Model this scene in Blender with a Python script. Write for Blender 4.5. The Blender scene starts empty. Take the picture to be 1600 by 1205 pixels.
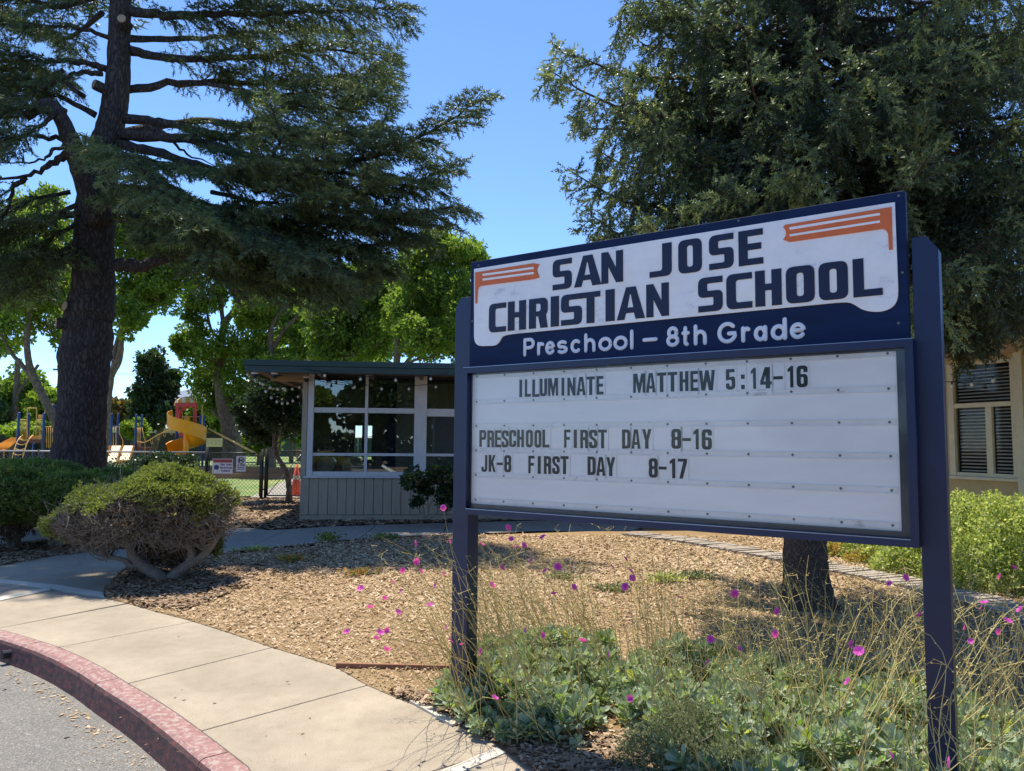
import bpy, math, random
import numpy as np
from mathutils import Vector, Matrix
random.seed(7)
RNG = np.random.default_rng(11)
S = bpy.context.scene
COL = S.collection
# ------------------------------------------------------------------ camera
F_PX, PITCH, ROLL, CH = 1187.0, 0.0765, 0.0074, 1.6
Fv = np.array([0, math.cos(PITCH), math.sin(PITCH)])
R0 = np.array([1.0, 0, 0]); U0 = np.array([0, -math.sin(PITCH), math.cos(PITCH)])
Rv = math.cos(ROLL)*R0 + math.sin(ROLL)*U0
Uv = -math.sin(ROLL)*R0 + math.cos(ROLL)*U0
C0 = np.array([0, 0, CH])
cd = bpy.data.cameras.new('camera'); cam = bpy.data.objects.new('camera', cd); COL.objects.link(cam)
cd.sensor_width = 36; cd.lens = 36*F_PX/1600; cd.clip_end = 6000; cd.clip_start = 0.05
M = Matrix(((Rv[0], Uv[0], -Fv[0], 0), (Rv[1], Uv[1], -Fv[1], 0), (Rv[2], Uv[2], -Fv[2], CH), (0, 0, 0, 1)))
cam.matrix_world = M
S.camera = cam
S.render.resolution_x = 1024; S.render.resolution_y = 771
# ------------------------------------------------------------------ light
SUN_AZ = math.atan2(-0.45, 0.89); SUN_EL = math.radians(67)
W = bpy.data.worlds.new('World'); S.world = W; W.use_nodes = True
nt = W.node_tree; nt.nodes.clear()
sky = nt.nodes.new('ShaderNodeTexSky'); sky.sky_type = 'NISHITA'; sky.sun_disc = False
sky.sun_elevation = SUN_EL; sky.sun_rotation = SUN_AZ
sky.air_density = 0.78; sky.dust_density = 0.0; sky.ozone_density = 9.0; sky.altitude = 200
bg = nt.nodes.new('ShaderNodeBackground'); bg.inputs['Strength'].default_value = 0.13
wo = nt.nodes.new('ShaderNodeOutputWorld')
nt.links.new(sky.outputs[0], bg.inputs[0]); nt.links.new(bg.outputs[0], wo.inputs[0])
sd = bpy.data.lights.new('sun', 'SUN'); sd.energy = 3.6; sd.angle = math.radians(0.5); sd.color = (1.0, 0.93, 0.80)
sun = bpy.data.objects.new('sun', sd); COL.objects.link(sun)
sdir = Vector((math.sin(SUN_AZ)*math.cos(SUN_EL), math.cos(SUN_AZ)*math.cos(SUN_EL), math.sin(SUN_EL)))
sun.rotation_euler = sdir.to_track_quat('Z', 'Y').to_euler(); sun.location = sdir*60
S.view_settings.view_transform = 'Standard'; S.view_settings.look = 'None'
S.view_settings.exposure = 1.04; S.view_settings.gamma = 1; S.view_settings.use_curve_mapping = False
S.render.engine = 'CYCLES'
S.cycles.max_bounces = 8; S.cycles.transparent_max_bounces = 12; S.cycles.diffuse_bounces = 4

# ------------------------------------------------------------------ geometry helpers
def ray(px, py):
    return Fv + Rv*(px-800)/F_PX - Uv*(py-602.5)/F_PX
def G(px, py, z=0.0):
    d = ray(px, py); return C0 + d*((z-CH)/d[2])
def D(px, py, Y):
    d = ray(px, py); return C0 + d*(Y/d[1])
def nrm(a): return a/np.maximum(np.linalg.norm(a, axis=-1, keepdims=True), 1e-9)
def origin(o):
    v = Vector((0, 0, 0))
    while o is not None:
        v = v + o.location; o = o.parent
    return v
def tag(o, label=None, cat=None, group=None, kind=None):
    for k, v in (('label', label), ('category', cat), ('group', group), ('kind', kind)):
        if v: o[k] = v
    return o
def empty(name, loc, label=None, cat=None, group=None):
    o = bpy.data.objects.new(name, None); COL.objects.link(o); o.location = Vector([float(x) for x in loc])
    o.empty_display_size = .1
    return tag(o, label, cat, group)
def mesh_np(name, verts, faces, tint=None, smooth=False):
    """faces: list of int arrays (n,k)"""
    me = bpy.data.meshes.new(name)
    verts = np.asarray(verts, dtype=np.float32)
    faces = [np.asarray(f, dtype=np.int32) for f in faces if len(f)]
    me.vertices.add(len(verts)); me.vertices.foreach_set('co', verts.ravel())
    nl = sum(f.size for f in faces); npoly = sum(len(f) for f in faces)
    me.loops.add(nl); me.polygons.add(npoly)
    me.loops.foreach_set('vertex_index', np.concatenate([f.ravel() for f in faces]))
    tot = np.concatenate([np.full(len(f), f.shape[1], dtype=np.int32) for f in faces])
    st = np.concatenate([[0], np.cumsum(tot)[:-1]]).astype(np.int32)
    me.polygons.foreach_set('loop_start', st); me.polygons.foreach_set('loop_total', tot)
    me.polygons.foreach_set('use_smooth', np.full(npoly, bool(smooth)))
    me.update(calc_edges=True); me.validate()
    if tint is not None:
        a = me.attributes.new('tint', 'FLOAT', 'POINT'); a.data.foreach_set('value', np.asarray(tint, dtype=np.float32))
    return me
def add(name, verts, faces, mat, parent=None, tint=None, smooth=False, bevel=0):
    verts = np.asarray(verts, dtype=np.float64)
    if parent is not None: off = np.array(origin(parent))
    else:
        lo, hi = verts.min(0), verts.max(0); off = np.array([(lo[0]+hi[0])/2, (lo[1]+hi[1])/2, lo[2]])
    me = mesh_np(name, verts-off, faces, tint, smooth)
    me.materials.append(mat)
    o = bpy.data.objects.new(name, me); COL.objects.link(o)
    if parent is not None: o.parent = parent
    else: o.location = off
    if bevel:
        m = o.modifiers.new('bevel', 'BEVEL'); m.width = bevel; m.segments = 2; m.limit_method = 'ANGLE'
    return o
def inst(me, name, loc, parent=None, rot=(0, 0, 0), scale=(1, 1, 1)):
    o = bpy.data.objects.new(name, me); COL.objects.link(o)
    if parent is not None:
        o.parent = parent; loc = np.array(loc)-np.array(origin(parent))
    o.location = Vector([float(x) for x in loc]); o.rotation_euler = rot; o.scale = scale
    return o
class Bag:
    def __init__(s): s.v = []; s.f = {}; s.n = 0; s.t = []
    def put(s, v, fs, t=None):
        v = np.asarray(v, dtype=np.float64)
        for f in fs:
            f = np.asarray(f, dtype=np.int64)
            if len(f): s.f.setdefault(f.shape[1], []).append(f+s.n)
        s.v.append(v); s.n += len(v)
        s.t.append(np.full(len(v), 0.5) if t is None else np.broadcast_to(np.asarray(t, dtype=float), (len(v),)))
        return s
    def out(s, name, mat, parent=None, **k):
        return add(name, np.vstack(s.v), [np.vstack(f) for f in s.f.values()], mat, parent, tint=np.concatenate(s.t), **k)
CUBE = np.array([[-1,-1,-1],[1,-1,-1],[1,1,-1],[-1,1,-1],[-1,-1,1],[1,-1,1],[1,1,1],[-1,1,1]])*0.5
CF = np.array([[0,3,2,1],[4,5,6,7],[0,1,5,4],[1,2,6,5],[2,3,7,6],[3,0,4,7]])
def boxv(c, s, rz=0.0, ax=None):
    v = CUBE*np.array(s)
    if ax is not None: v = v @ np.array(ax)
    elif rz:
        c_, s_ = math.cos(rz), math.sin(rz); v = v @ np.array([[c_, s_, 0], [-s_, c_, 0], [0, 0, 1]])
    return v+np.array(c)
def box(name, c, s, mat, parent=None, rz=0.0, ax=None, bevel=0):
    return add(name, boxv(c, s, rz, ax), [CF], mat, parent, bevel=bevel)
def catmull(P, n=6):
    P = np.asarray(P, dtype=float); Q = np.vstack([2*P[0]-P[1], P, 2*P[-1]-P[-2]]); o = []
    t = np.linspace(0, 1, n, endpoint=False)[:, None]
    for i in range(1, len(Q)-2):
        a, b, c, d = Q[i-1], Q[i], Q[i+1], Q[i+2]
        o.append(0.5*((2*b)+(-a+c)*t+(2*a-5*b+4*c-d)*t**2+(-a+3*b-3*c+d)*t**3))
    o.append(P[-1:]); return np.vstack(o)
def tube(P, r, k=6, cap=True, lump=0.0, rng=RNG):
    P = np.asarray(P, dtype=float); n = len(P); r = np.broadcast_to(np.asarray(r, dtype=float), (n,))
    T = nrm(np.gradient(P, axis=0)); up = np.array([0, 0, 1.0])
    if abs(T[0] @ up) > .9: up = np.array([1.0, 0, 0])
    A = []; a = nrm(np.cross(T[0], up))
    for i in range(n):
        a = nrm(a-T[i]*(a @ T[i])); A.append(a)
    A = np.array(A); B = np.cross(T, A)
    th = np.linspace(0, 2*math.pi, k, endpoint=False)
    rr = r[:, None]*np.ones((n, k))
    if lump: rr = rr*(1+lump*rng.normal(size=(n, k)))
    V = P[:, None]+(A[:, None]*np.cos(th)[None, :, None]+B[:, None]*np.sin(th)[None, :, None])*rr[..., None]
    V = V.reshape(-1, 3)
    i = np.arange(n-1)[:, None]*k; j = np.arange(k)[None]; j2 = (j+1) % k
    Fq = np.stack([i+j, i+j2, i+k+j2, i+k+j], -1).reshape(-1, 4)
    fs = [Fq]
    if cap:
        V = np.vstack([V, P[:1], P[-1:]]); a0 = n*k
        jj = np.arange(k); j2 = (jj+1) % k
        fs.append(np.stack([np.full(k, a0), j2, jj], -1)); fs.append(np.stack([np.full(k, a0+1), (n-1)*k+jj, (n-1)*k+j2], -1))
    return V, fs
def scatter(TV, TF, pos, axis, scale, tint, roll=None, up=None, rng=RNG):
    """place template (local z along axis) at many points"""
    n = len(pos); axis = nrm(axis)
    if up is None: up = rng.normal(size=(n, 3))
    a = nrm(np.cross(axis, up)); b = np.cross(axis, a)
    sc = np.broadcast_to(np.asarray(scale, dtype=float), (n,))
    V = (a[:, None]*TV[None, :, 0:1]+b[:, None]*TV[None, :, 1:2]+axis[:, None]*TV[None, :, 2:3])*sc[:, None, None]+pos[:, None]
    k = len(TV)
    Fs = [(np.asarray(TF)[None]+(np.arange(n)*k)[:, None, None]).reshape(-1, np.asarray(TF).shape[1])]
    return V.reshape(-1, 3), Fs, np.repeat(np.broadcast_to(tint, (n,)), k)
def poly_extrude(pts, z0, z1):
    pts = np.asarray(pts, dtype=float)[:, :2]; n = len(pts)
    ar = np.sum(pts[:, 0]*np.roll(pts[:, 1], -1)-np.roll(pts[:, 0], -1)*pts[:, 1])
    if ar < 0: pts = pts[::-1]
    V = np.vstack([np.c_[pts, np.full(n, z0)], np.c_[pts, np.full(n, z1)]])
    j = np.arange(n); j2 = (j+1) % n
    return V, [np.stack([j, j2, n+j2, n+j], -1), (n+j)[None], j[::-1][None]]

# ------------------------------------------------------------------ materials
def new_mat(name):
    m = bpy.data.materials.new(name); m.use_nodes = True; t = m.node_tree
    b = t.nodes['Principled BSDF']; return m, t, b
def ramp(t, stops, src):
    r = t.nodes.new('ShaderNodeValToRGB'); e = r.color_ramp.elements
    while len(e) < len(stops): e.new(0.5)
    for i, (p, c) in enumerate(stops):
        e[i].position = p; e[i].color = (*c, 1)
    t.links.new(src, r.inputs[0]); return r.outputs[0]
def noise(t, scale, detail=6, rough=.6, vec=None, dim=None):
    n = t.nodes.new('ShaderNodeTexNoise'); n.inputs['Scale'].default_value = scale
    n.inputs['Detail'].default_value = detail; n.inputs['Roughness'].default_value = rough
    if vec is not None: t.links.new(vec, n.inputs['Vector'])
    return n.outputs[0]
def coord(t, scale=(1, 1, 1), rot=(0, 0, 0)):
    c = t.nodes.new('ShaderNodeTexCoord'); m = t.nodes.new('ShaderNodeMapping')
    m.inputs['Scale'].default_value = scale; m.inputs['Rotation'].default_value = rot
    t.links.new(c.outputs['Object'], m.inputs[0]); return m.outputs[0]
def bump(t, b, h, strength, dist=.01):
    n = t.nodes.new('ShaderNodeBump'); n.inputs['Strength'].default_value = strength; n.inputs['Distance'].default_value = dist
    t.links.new(h, n.inputs['Height']); t.links.new(n.outputs[0], b.inputs['Normal'])
def mix(t, a, b_, fac, mode='MIX'):
    m = t.nodes.new('ShaderNodeMix'); m.data_type = 'RGBA'; m.blend_type = mode
    for inp, v in ((m.inputs[0], fac), (m.inputs[6], a), (m.inputs[7], b_)):
        if hasattr(v, 'links'): t.links.new(v, inp)
        else: inp.default_value = v if isinstance(v, float) else (*v, 1)
    return m.outputs[2]
def paint(name, c, rough=.5, var=.12, ns=8, bs=.15, bd=.002, bns=60, spec=.5, stretch=(1, 1, 1), metal=0.0, wear=None):
    m, t, b = new_mat(name); v = coord(t, stretch)
    n = noise(t, ns, 8, .65, v)
    lo = tuple(x*(1-var) for x in c); hi = tuple(min(1, x*(1+var)) for x in c)
    col = ramp(t, [(.3, lo), (.7, hi)], n)
    if wear:
        wn = noise(t, wear[1], 10, .7, v)
        f = ramp(t, [(wear[2], (0, 0, 0)), (wear[2]+.05, (1, 1, 1))], wn)
        col = mix(t, col, wear[0], f)
    t.links.new(col, b.inputs['Base Color'])
    b.inputs['Roughness'].default_value = rough; b.inputs['Specular IOR Level'].default_value = spec
    b.inputs['Metallic'].default_value = metal
    if bs: bump(t, b, noise(t, bns, 4, .6, v), bs, bd)
    return m
def leafmat(name, stops, trans=.35, rough=.5, spec=.35, tcol=1.3):
    m, t, b = new_mat(name)
    a = t.nodes.new('ShaderNodeAttribute'); a.attribute_name = 'tint'
    col = ramp(t, stops, a.outputs['Fac'])
    t.links.new(col, b.inputs['Base Color']); b.inputs['Roughness'].default_value = rough
    b.inputs['Specular IOR Level'].default_value = spec
    if trans:
        tr = t.nodes.new('ShaderNodeBsdfTranslucent')
        tc = mix(t, col, (tcol, tcol*1.05, tcol*.55), 1.0, 'MULTIPLY'); t.links.new(tc, tr.inputs[0])
        mx = t.nodes.new('ShaderNodeMixShader'); mx.inputs[0].default_value = trans
        t.links.new(b.outputs[0], mx.inputs[1]); t.links.new(tr.outputs[0], mx.inputs[2])
        t.links.new(mx.outputs[0], t.nodes['Material Output'].inputs[0])
    return m
def barkmat(name, c1, c2, sc=(1, 1, .22), ns=14, bd=.05, bs=1.0):
    m, t, b = new_mat(name); v = coord(t, sc)
    vo = t.nodes.new('ShaderNodeTexVoronoi'); vo.feature = 'DISTANCE_TO_EDGE'; vo.inputs['Scale'].default_value = ns
    nn = t.nodes.new('ShaderNodeTexNoise'); nn.inputs['Scale'].default_value = ns*.6; nn.inputs['Detail'].default_value = 8
    t.links.new(v, nn.inputs['Vector'])
    mv = t.nodes.new('ShaderNodeMix'); mv.data_type = 'VECTOR'; mv.inputs[0].default_value = .18
    t.links.new(v, mv.inputs[4]); t.links.new(nn.outputs['Color'], mv.inputs[5]); t.links.new(mv.outputs[1], vo.inputs['Vector'])
    n2 = noise(t, ns*2.3, 8, .7, v)
    mu = t.nodes.new('ShaderNodeMath'); mu.operation = 'MULTIPLY_ADD'; t.links.new(n2, mu.inputs[0]); mu.inputs[1].default_value = .55
    cl = t.nodes.new('ShaderNodeMath'); cl.operation = 'MINIMUM'; t.links.new(vo.outputs[0], cl.inputs[0]); cl.inputs[1].default_value = .3
    t.links.new(cl.outputs[0], mu.inputs[2])
    col = ramp(t, [(.2, c1), (.62, c2)], mu.outputs[0])
    t.links.new(col, b.inputs['Base Color']); b.inputs['Roughness'].default_value = .9; b.inputs['Specular IOR Level'].default_value = .15
    bump(t, b, mu.outputs[0], bs, bd); return m
def concrete(name, c, spk=.18, stain=.15):
    m, t, b = new_mat(name); v = coord(t)
    n1 = noise(t, 1.3, 8, .6, v); n2 = noise(t, 190, 3, .7, v); n3 = noise(t, 9, 10, .75, v)
    col = ramp(t, [(.3, tuple(x*(1-stain) for x in c)), (.7, tuple(x*(1+stain*.6) for x in c))], n1)
    f = ramp(t, [(.36, (1-spk*2, 1-spk*2, 1-spk*2)), (.5, (1, 1, 1)), (.68, (1+spk, 1+spk, 1+spk))], n2)
    col = mix(t, col, f, 1.0, 'MULTIPLY')
    f3 = ramp(t, [(.28, (.72, .70, .66)), (.42, (.93, .92, .9)), (.6, (1, 1, 1))], n3); col = mix(t, col, f3, 1.0, 'MULTIPLY')
    t.links.new(col, b.inputs['Base Color']); b.inputs['Roughness'].default_value = .88; b.inputs['Specular IOR Level'].default_value = .25
    bump(t, b, n2, .5, .002); return m
M_CONC = concrete('concrete_paving', (.40, .335, .25), .26, .24)
M_CONCG = concrete('concrete_path_grey', (.36, .33, .28))
M_BAND = concrete('pale_cement_band', (.62, .57, .47), .08)
def asphalt():
    m, t, b = new_mat('asphalt'); v = coord(t)
    vo = t.nodes.new('ShaderNodeTexVoronoi'); vo.inputs['Scale'].default_value = 150; t.links.new(v, vo.inputs['Vector'])
    n2 = noise(t, 2.2, 7, .65, v)
    c = ramp(t, [(0, (.11, .104, .094)), (.5, (.18, .17, .152)), (.8, (.25, .235, .21)), (1, (.46, .43, .38))], vo.outputs['Color'])
    c = mix(t, c, ramp(t, [(.3, (.86, .86, .86)), (.7, (1.1, 1.09, 1.07))], n2), 1.0, 'MULTIPLY')
    # hairline cracks
    v2 = t.nodes.new('ShaderNodeTexVoronoi'); v2.feature = 'DISTANCE_TO_EDGE'; v2.inputs['Scale'].default_value = .42
    nn = t.nodes.new('ShaderNodeTexNoise'); nn.inputs['Scale'].default_value = 3; nn.inputs['Detail'].default_value = 8; t.links.new(v, nn.inputs['Vector'])
    mv = t.nodes.new('ShaderNodeMix'); mv.data_type = 'VECTOR'; mv.inputs[0].default_value = .16
    t.links.new(v, mv.inputs[4]); t.links.new(nn.outputs['Color'], mv.inputs[5]); t.links.new(mv.outputs[1], v2.inputs['Vector'])
    cf = ramp(t, [(0, (.5, .5, .5)), (.0012, (.7, .7, .7)), (.0028, (1, 1, 1))], v2.outputs[0])
    c = mix(t, c, cf, 1.0, 'MULTIPLY')
    t.links.new(c, b.inputs['Base Color']); b.inputs['Roughness'].default_value = .85; b.inputs['Specular IOR Level'].default_value = .3
    bump(t, b, vo.outputs['Distance'], .6, .004); return m
M_ASPH = asphalt()
M_KERB = paint('red_kerb_paint', (.30, .16, .145), .75, .3, 22, .4, .003, 90, .25, wear=((.38, .29, .25), 24, .51))
def kerbface():
    m, t, b = new_mat('worn_red_kerb_face'); v = coord(t)
    n = noise(t, 14, 12, .8, coord(t, (1, 1, 2.2)))
    c = ramp(t, [(.38, (.04, .032, .028)), (.5, (.12, .06, .05)), (.6, (.26, .07, .055)), (.74, (.38, .16, .13))], n)
    t.links.new(c, b.inputs['Base Color']); b.inputs['Roughness'].default_value = .8
    bump(t, b, noise(t, 80, 4, .6, v), .5, .004); return m
M_KFACE = kerbface()
def soil(name, c1, c2, ns=60):
    m, t, b = new_mat(name); v = coord(t)
    n = noise(t, ns, 8, .75, v); n2 = noise(t, .9, 5, .6, v)
    c = ramp(t, [(.3, c1), (.7, c2)], n); c = mix(t, c, ramp(t, [(.3, (.75, .72, .68)), (.7, (1.1, 1.1, 1.1))], n2), 1.0, 'MULTIPLY')
    t.links.new(c, b.inputs['Base Color']); b.inputs['Roughness'].default_value = .95; b.inputs['Specular IOR Level'].default_value = .1
    bump(t, b, n, .9, .02); return m
M_MULCH = soil('wood_mulch_bed', (.25, .165, .085), (.46, .33, .18))
M_SOIL = soil('dry_soil', (.12, .085, .055), (.26, .2, .14), 20)
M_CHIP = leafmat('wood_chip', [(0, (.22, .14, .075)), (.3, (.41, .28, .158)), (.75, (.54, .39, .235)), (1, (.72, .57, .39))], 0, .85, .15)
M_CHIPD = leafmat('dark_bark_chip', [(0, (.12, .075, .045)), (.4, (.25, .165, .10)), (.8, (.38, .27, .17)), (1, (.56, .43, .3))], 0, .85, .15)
def lawn():
    m, t, b = new_mat('lawn'); v = coord(t); n = noise(t, 30, 8, .8, v); n2 = noise(t, .35, 5, .6, v)
    c = ramp(t, [(.3, (.10, .17, .035)), (.7, (.22, .32, .07))], n)
    c = mix(t, c, (.38, .36, .13), ramp(t, [(.45, (0, 0, 0)), (.7, (.7, .7, .7))], n2))
    t.links.new(c, b.inputs['Base Color']); b.inputs['Roughness'].default_value = .9; bump(t, b, n, 1, .03); return m
M_LAWN = lawn()
M_NAVY = paint('navy_sign_paint', (.009, .019, .066), .38, .18, 4, .25, .0015, 70, .5, wear=((.07, .09, .14), 38, .70))
M_NAVYW = paint('navy_painted_wood', (.005, .018, .068), .6, .25, 5, .35, .002, 40, .22, stretch=(.25, 1, 3), wear=((.2, .24, .32), 30, .73))
def signwhite():
    m, t, b = new_mat('weathered_white_sign_paint'); v = coord(t, (.6, 1, 9))
    n = noise(t, 7, 10, .7, v); n2 = noise(t, 2.5, 6, .6, coord(t))
    c = ramp(t, [(.30, (.50, .54, .63)), (.42, (.86, .87, .89)), (.6, (.93, .93, .92))], n)
    c = mix(t, c, (.80, .72, .56), ramp(t, [(.5, (0, 0, 0)), (.75, (.45, .45, .45))], n2))
    t.links.new(c, b.inputs['Base Color']); b.inputs['Roughness'].default_value = .55
    bump(t, b, n, .35, .002); return m
M_SWHITE = signwhite()
M_CREAM = paint('cream_routed_edge', (.78, .66, .48), .6, .1, 20)
M_ORANGE = paint('orange_sign_paint', (.72, .16, .045), .5, .12, 10, .2, .001, 60, .4, wear=((.75, .7, .66), 40, .71))
M_LNAVY = paint('navy_letter_paint', (.008, .014, .05), .45, .2, 20, .2, .001, 60, .4, wear=((.5, .52, .58), 50, .76))
M_LWHITE = paint('white_letter_paint', (.78, .8, .85), .5, .06, 20)
M_PANEL = paint('white_plastic_panel', (.93, .93, .915), .35, .05, 3, .05, .001, 30, .4, stretch=(.5, 1, 3), wear=((.70, .70, .67), 3.5, .66))
M_TRACK = paint('clear_letter_track', (.84, .845, .84), .25, .06, 8, 0, spec=.5, wear=((.55, .55, .53), 9, .62))
M_TILE = paint('letter_tile_plastic', (.87, .875, .87), .25, .05, 12, 0, spec=.6)
M_TILEW = paint('new_white_tile', (.88, .88, .88), .25, .03, 12, 0, spec=.6)
M_BLACK = paint('black_letter_ink', (.012, .014, .014), .35, .2, 10, 0)
M_GASKET = paint('dark_grey_inner_trim', (.05, .065, .085), .25, .25, 3, 0, spec=.6)
M_ALU = paint('bare_aluminium_edge', (.30, .36, .48), .3, .1, 12, 0, metal=.7)
M_SCREW = paint('steel_screw', (.16, .155, .145), .35, .2, 30, 0, metal=.6)
def glass(name, rough=.0, tint=(1, 1, 1), boost=0.0, ior=1.5):
    m, t, b = new_mat(name); t.nodes.remove(b)
    tr = t.nodes.new('ShaderNodeBsdfTransparent'); tr.inputs[0].default_value = (*tint, 1)
    gl = t.nodes.new('ShaderNodeBsdfGlossy'); gl.inputs['Roughness'].default_value = rough
    fr = t.nodes.new('ShaderNodeFresnel'); fr.inputs[0].default_value = ior
    ad = t.nodes.new('ShaderNodeMath'); ad.operation = 'ADD'; ad.use_clamp = True; ad.inputs[1].default_value = boost
    t.links.new(fr.outputs[0], ad.inputs[0])
    mx = t.nodes.new('ShaderNodeMixShader'); t.links.new(ad.outputs[0], mx.inputs[0])
    t.links.new(tr.outputs[0], mx.inputs[1]); t.links.new(gl.outputs[0], mx.inputs[2])
    t.links.new(mx.outputs[0], t.nodes['Material Output'].inputs[0]); return m
M_GLASS = glass('window_glass', 0, (.78, .82, .8), .08)
M_SGLASS = glass('sign_cover_glass', .03, (1, 1, 1), 0.0, 1.22)
M_GREENP = paint('dark_green_fascia_paint', (.035, .075, .075), .5, .2, 3, .3, .002, 40, .4, stretch=(.3, 1, 4))
M_TAUPE = paint('taupe_board_paint', (.43, .36, .26), .7, .12, 5, .4, .003, 60, .3, stretch=(4, 1, .5))
M_TRIMW = paint('white_window_paint', (.66, .63, .60), .5, .1, 6, .2, .001, 60, wear=((.35, .28, .2), 30, .7))
M_BEAM = paint('natural_beam_paint', (.42, .27, .15), .6, .15, 5, .2, .002, 40)
M_SOFF = paint('soffit_boards', (.16, .11, .08), .8, .2, 5, .2, .002, 40)
M_ROOF = paint('gravel_roofing', (.2, .2, .2), .9, .3, 40, .6, .01, 80)
M_TAN = paint('tan_stucco', (.52, .39, .20), .85, .1, 6, .5, .004, 120, .2)
M_CREAMT = paint('cream_trim_paint', (.66, .57, .37), .6, .1, 6, .2, .001, 50)
M_BLIND = paint('venetian_blind_slat', (.66, .58, .44), .5, .1, 10, 0)
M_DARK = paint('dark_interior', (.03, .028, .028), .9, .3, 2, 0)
M_INT = paint('light_interior_wall', (.62, .58, .50), .9, .2, 2, 0)
M_BULB = paint('frosted_bulb', (.75, .72, .62), .15, .05, 10, 0)
M_BLK = paint('black_coated_steel', (.015, .016, .016), .4, .2, 20, 0)
M_GALV = paint('black_chain_wire', (.03, .032, .03), .5, .2, 20, 0)
M_RAIL = paint('galvanised_rail', (.42, .42, .4), .4, .1, 20, 0, metal=.4)
M_PBLUE = paint('blue_play_post', (.02, .06, .25), .35, .15, 5, 0)
M_PTAN = paint('tan_play_rail', (.75, .42, .12), .4, .12, 5, 0)
M_PYEL = paint('yellow_orange_slide', (.92, .34, .006), .35, .08, 2, 0)
M_PORG = paint('orange_slide_plastic', (.85, .30, .03), .35, .08, 2, 0)
M_PRED = paint('red_play_panel', (.55, .035, .02), .4, .12, 2, 0)
M_PCREAM = paint('cream_plastic', (.80, .66, .42), .4, .1, 2, 0)
M_PBROWN = paint('maroon_deck', (.16, .045, .03), .6, .1, 4, 0)
M_CONE = paint('orange_cone', (.85, .10, .03), .5, .1, 5, 0)
M_WOODR = paint('reddish_timber', (.30, .15, .085), .8, .3, 6, .5, .004, 60, .2, stretch=(.3, 3, 3))
M_WOODG = paint('weathered_grey_timber', (.36, .31, .25), .85, .35, 9, .6, .004, 60, .2, stretch=(3, 3, 3))
M_SIGNP = paint('white_metal_sign', (.68, .70, .76), .4, .05, 5, 0)
M_SRED = paint('red_print', (.42, .07, .07), .5, .08, 5, 0)
M_SBLUE = paint('blue_print', (.04, .05, .18), .5, .08, 5, 0)
M_FENCEG = paint('green_windscreen', (.05, .085, .075), .8, .25, 2, 0)
M_FENCEB = paint('dark_board_fence', (.045, .038, .032), .9, .3, 3, .3, .01, 20)
M_HROOF = paint('grey_shingle_roof', (.34, .31, .29), .9, .15, 12, 0)
M_HWALL = paint('pale_house_wall', (.55, .52, .48), .9, .08, 3, 0)
M_HILL = paint('haze_tinted_hill', (.22, .25, .30), 1, .1, .002, 0)  # distance haze is put into the bluish grey colour; no air is modelled
M_ROCK = paint('pale_edging_stone', (.58, .54, .46), .85, .15, 14, .6, .006, 40)
B_CEDAR = barkmat('cedar_bark', (.022, .018, .018), (.105, .09, .085), (1, 1, .3), 16, .05)
B_SPRUCE = barkmat('spruce_bark', (.03, .024, .02), (.20, .155, .125), (1, 1, .5), 34, .02)
B_PALE = barkmat('pale_smooth_bark', (.10, .075, .055), (.26, .19, .14), (1, 1, .5), 8, .02, .5)
B_JUNI = barkmat('grey_juniper_wood', (.11, .088, .07), (.44, .39, .33), (1, 1, .2), 60, .008, .8)
B_CUT = paint('sawn_wood', (.34, .25, .17), .8, .2, 10, 0)
L_CEDAR = leafmat('cedar_needles', [(0, (.03, .046, .027)), (.4, (.066, .096, .050)), (.75, (.14, .185, .082)), (1, (.27, .31, .12))], .27)
L_SPRUCE = leafmat('spruce_needles', [(0, (.09, .065, .045)), (.12, (.04, .058, .038)), (.5, (.082, .118, .068)), (.8, (.175, .225, .105)), (1, (.38, .42, .16))], .24)
L_DEC = leafmat('green_leaves', [(0, (.05, .09, .02)), (.5, (.15, .23, .04)), (1, (.34, .40, .07))], .55)
L_DECY = leafmat('yellow_green_leaves', [(0, (.06, .11, .02)), (.5, (.19, .28, .045)), (1, (.46, .49, .09))], .55)
L_DARK = leafmat('dark_glossy_leaves', [(0, (.018, .036, .016)), (.6, (.05, .09, .034)), (1, (.15, .20, .08))], .3, .35, .5)
L_RUST = leafmat('rust_tinted_leaves', [(0, (.08, .10, .03)), (.5, (.22, .15, .05)), (1, (.38, .2, .07))], .4)
L_JUN = leafmat('juniper_scale_foliage', [(0, (.045, .07, .018)), (.45, (.115, .15, .034)), (1, (.29, .32, .075))], .33)
L_JUND = leafmat('shaded_juniper_foliage', [(0, (.05, .08, .022)), (.5, (.13, .18, .04)), (1, (.25, .30, .07))], .35)
L_DEAD = leafmat('dead_juniper_twig', [(0, (.10, .07, .05)), (.6, (.22, .175, .125)), (1, (.42, .36, .28))], .1)
L_HEDGE = leafmat('variegated_small_leaves', [(0, (.14, .19, .05)), (.5, (.38, .44, .14)), (1, (.70, .70, .34))], .45)
L_AUT = leafmat('autumn_tinged_leaves', [(0, (.22, .20, .06)), (.7, (.5, .38, .10)), (1, (.5, .16, .05))], .4)
L_SUCC = leafmat('grey_green_succulent_leaf', [(0, (.12, .16, .07)), (.25, (.27, .34, .21)), (.78, (.42, .49, .35)), (.88, (.26, .42, .08)), (1, (.62, .62, .12))], .3, .5, .4)
L_ROSEM = leafmat('fine_grey_foliage', [(0, (.08, .095, .045)), (.6, (.19, .23, .12)), (1, (.36, .38, .2))], .25)
M_STALK = leafmat('straw_green_stalk', [(0, (.30, .20, .08)), (.5, (.62, .50, .18)), (1, (.82, .70, .36))], .2)
M_PETAL = leafmat('magenta_petal', [(0, (.45, .02, .25)), (.25, (.60, .04, .45)), (1, (.80, .13, .62))], .45, .5, .3, 1.0)
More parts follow.
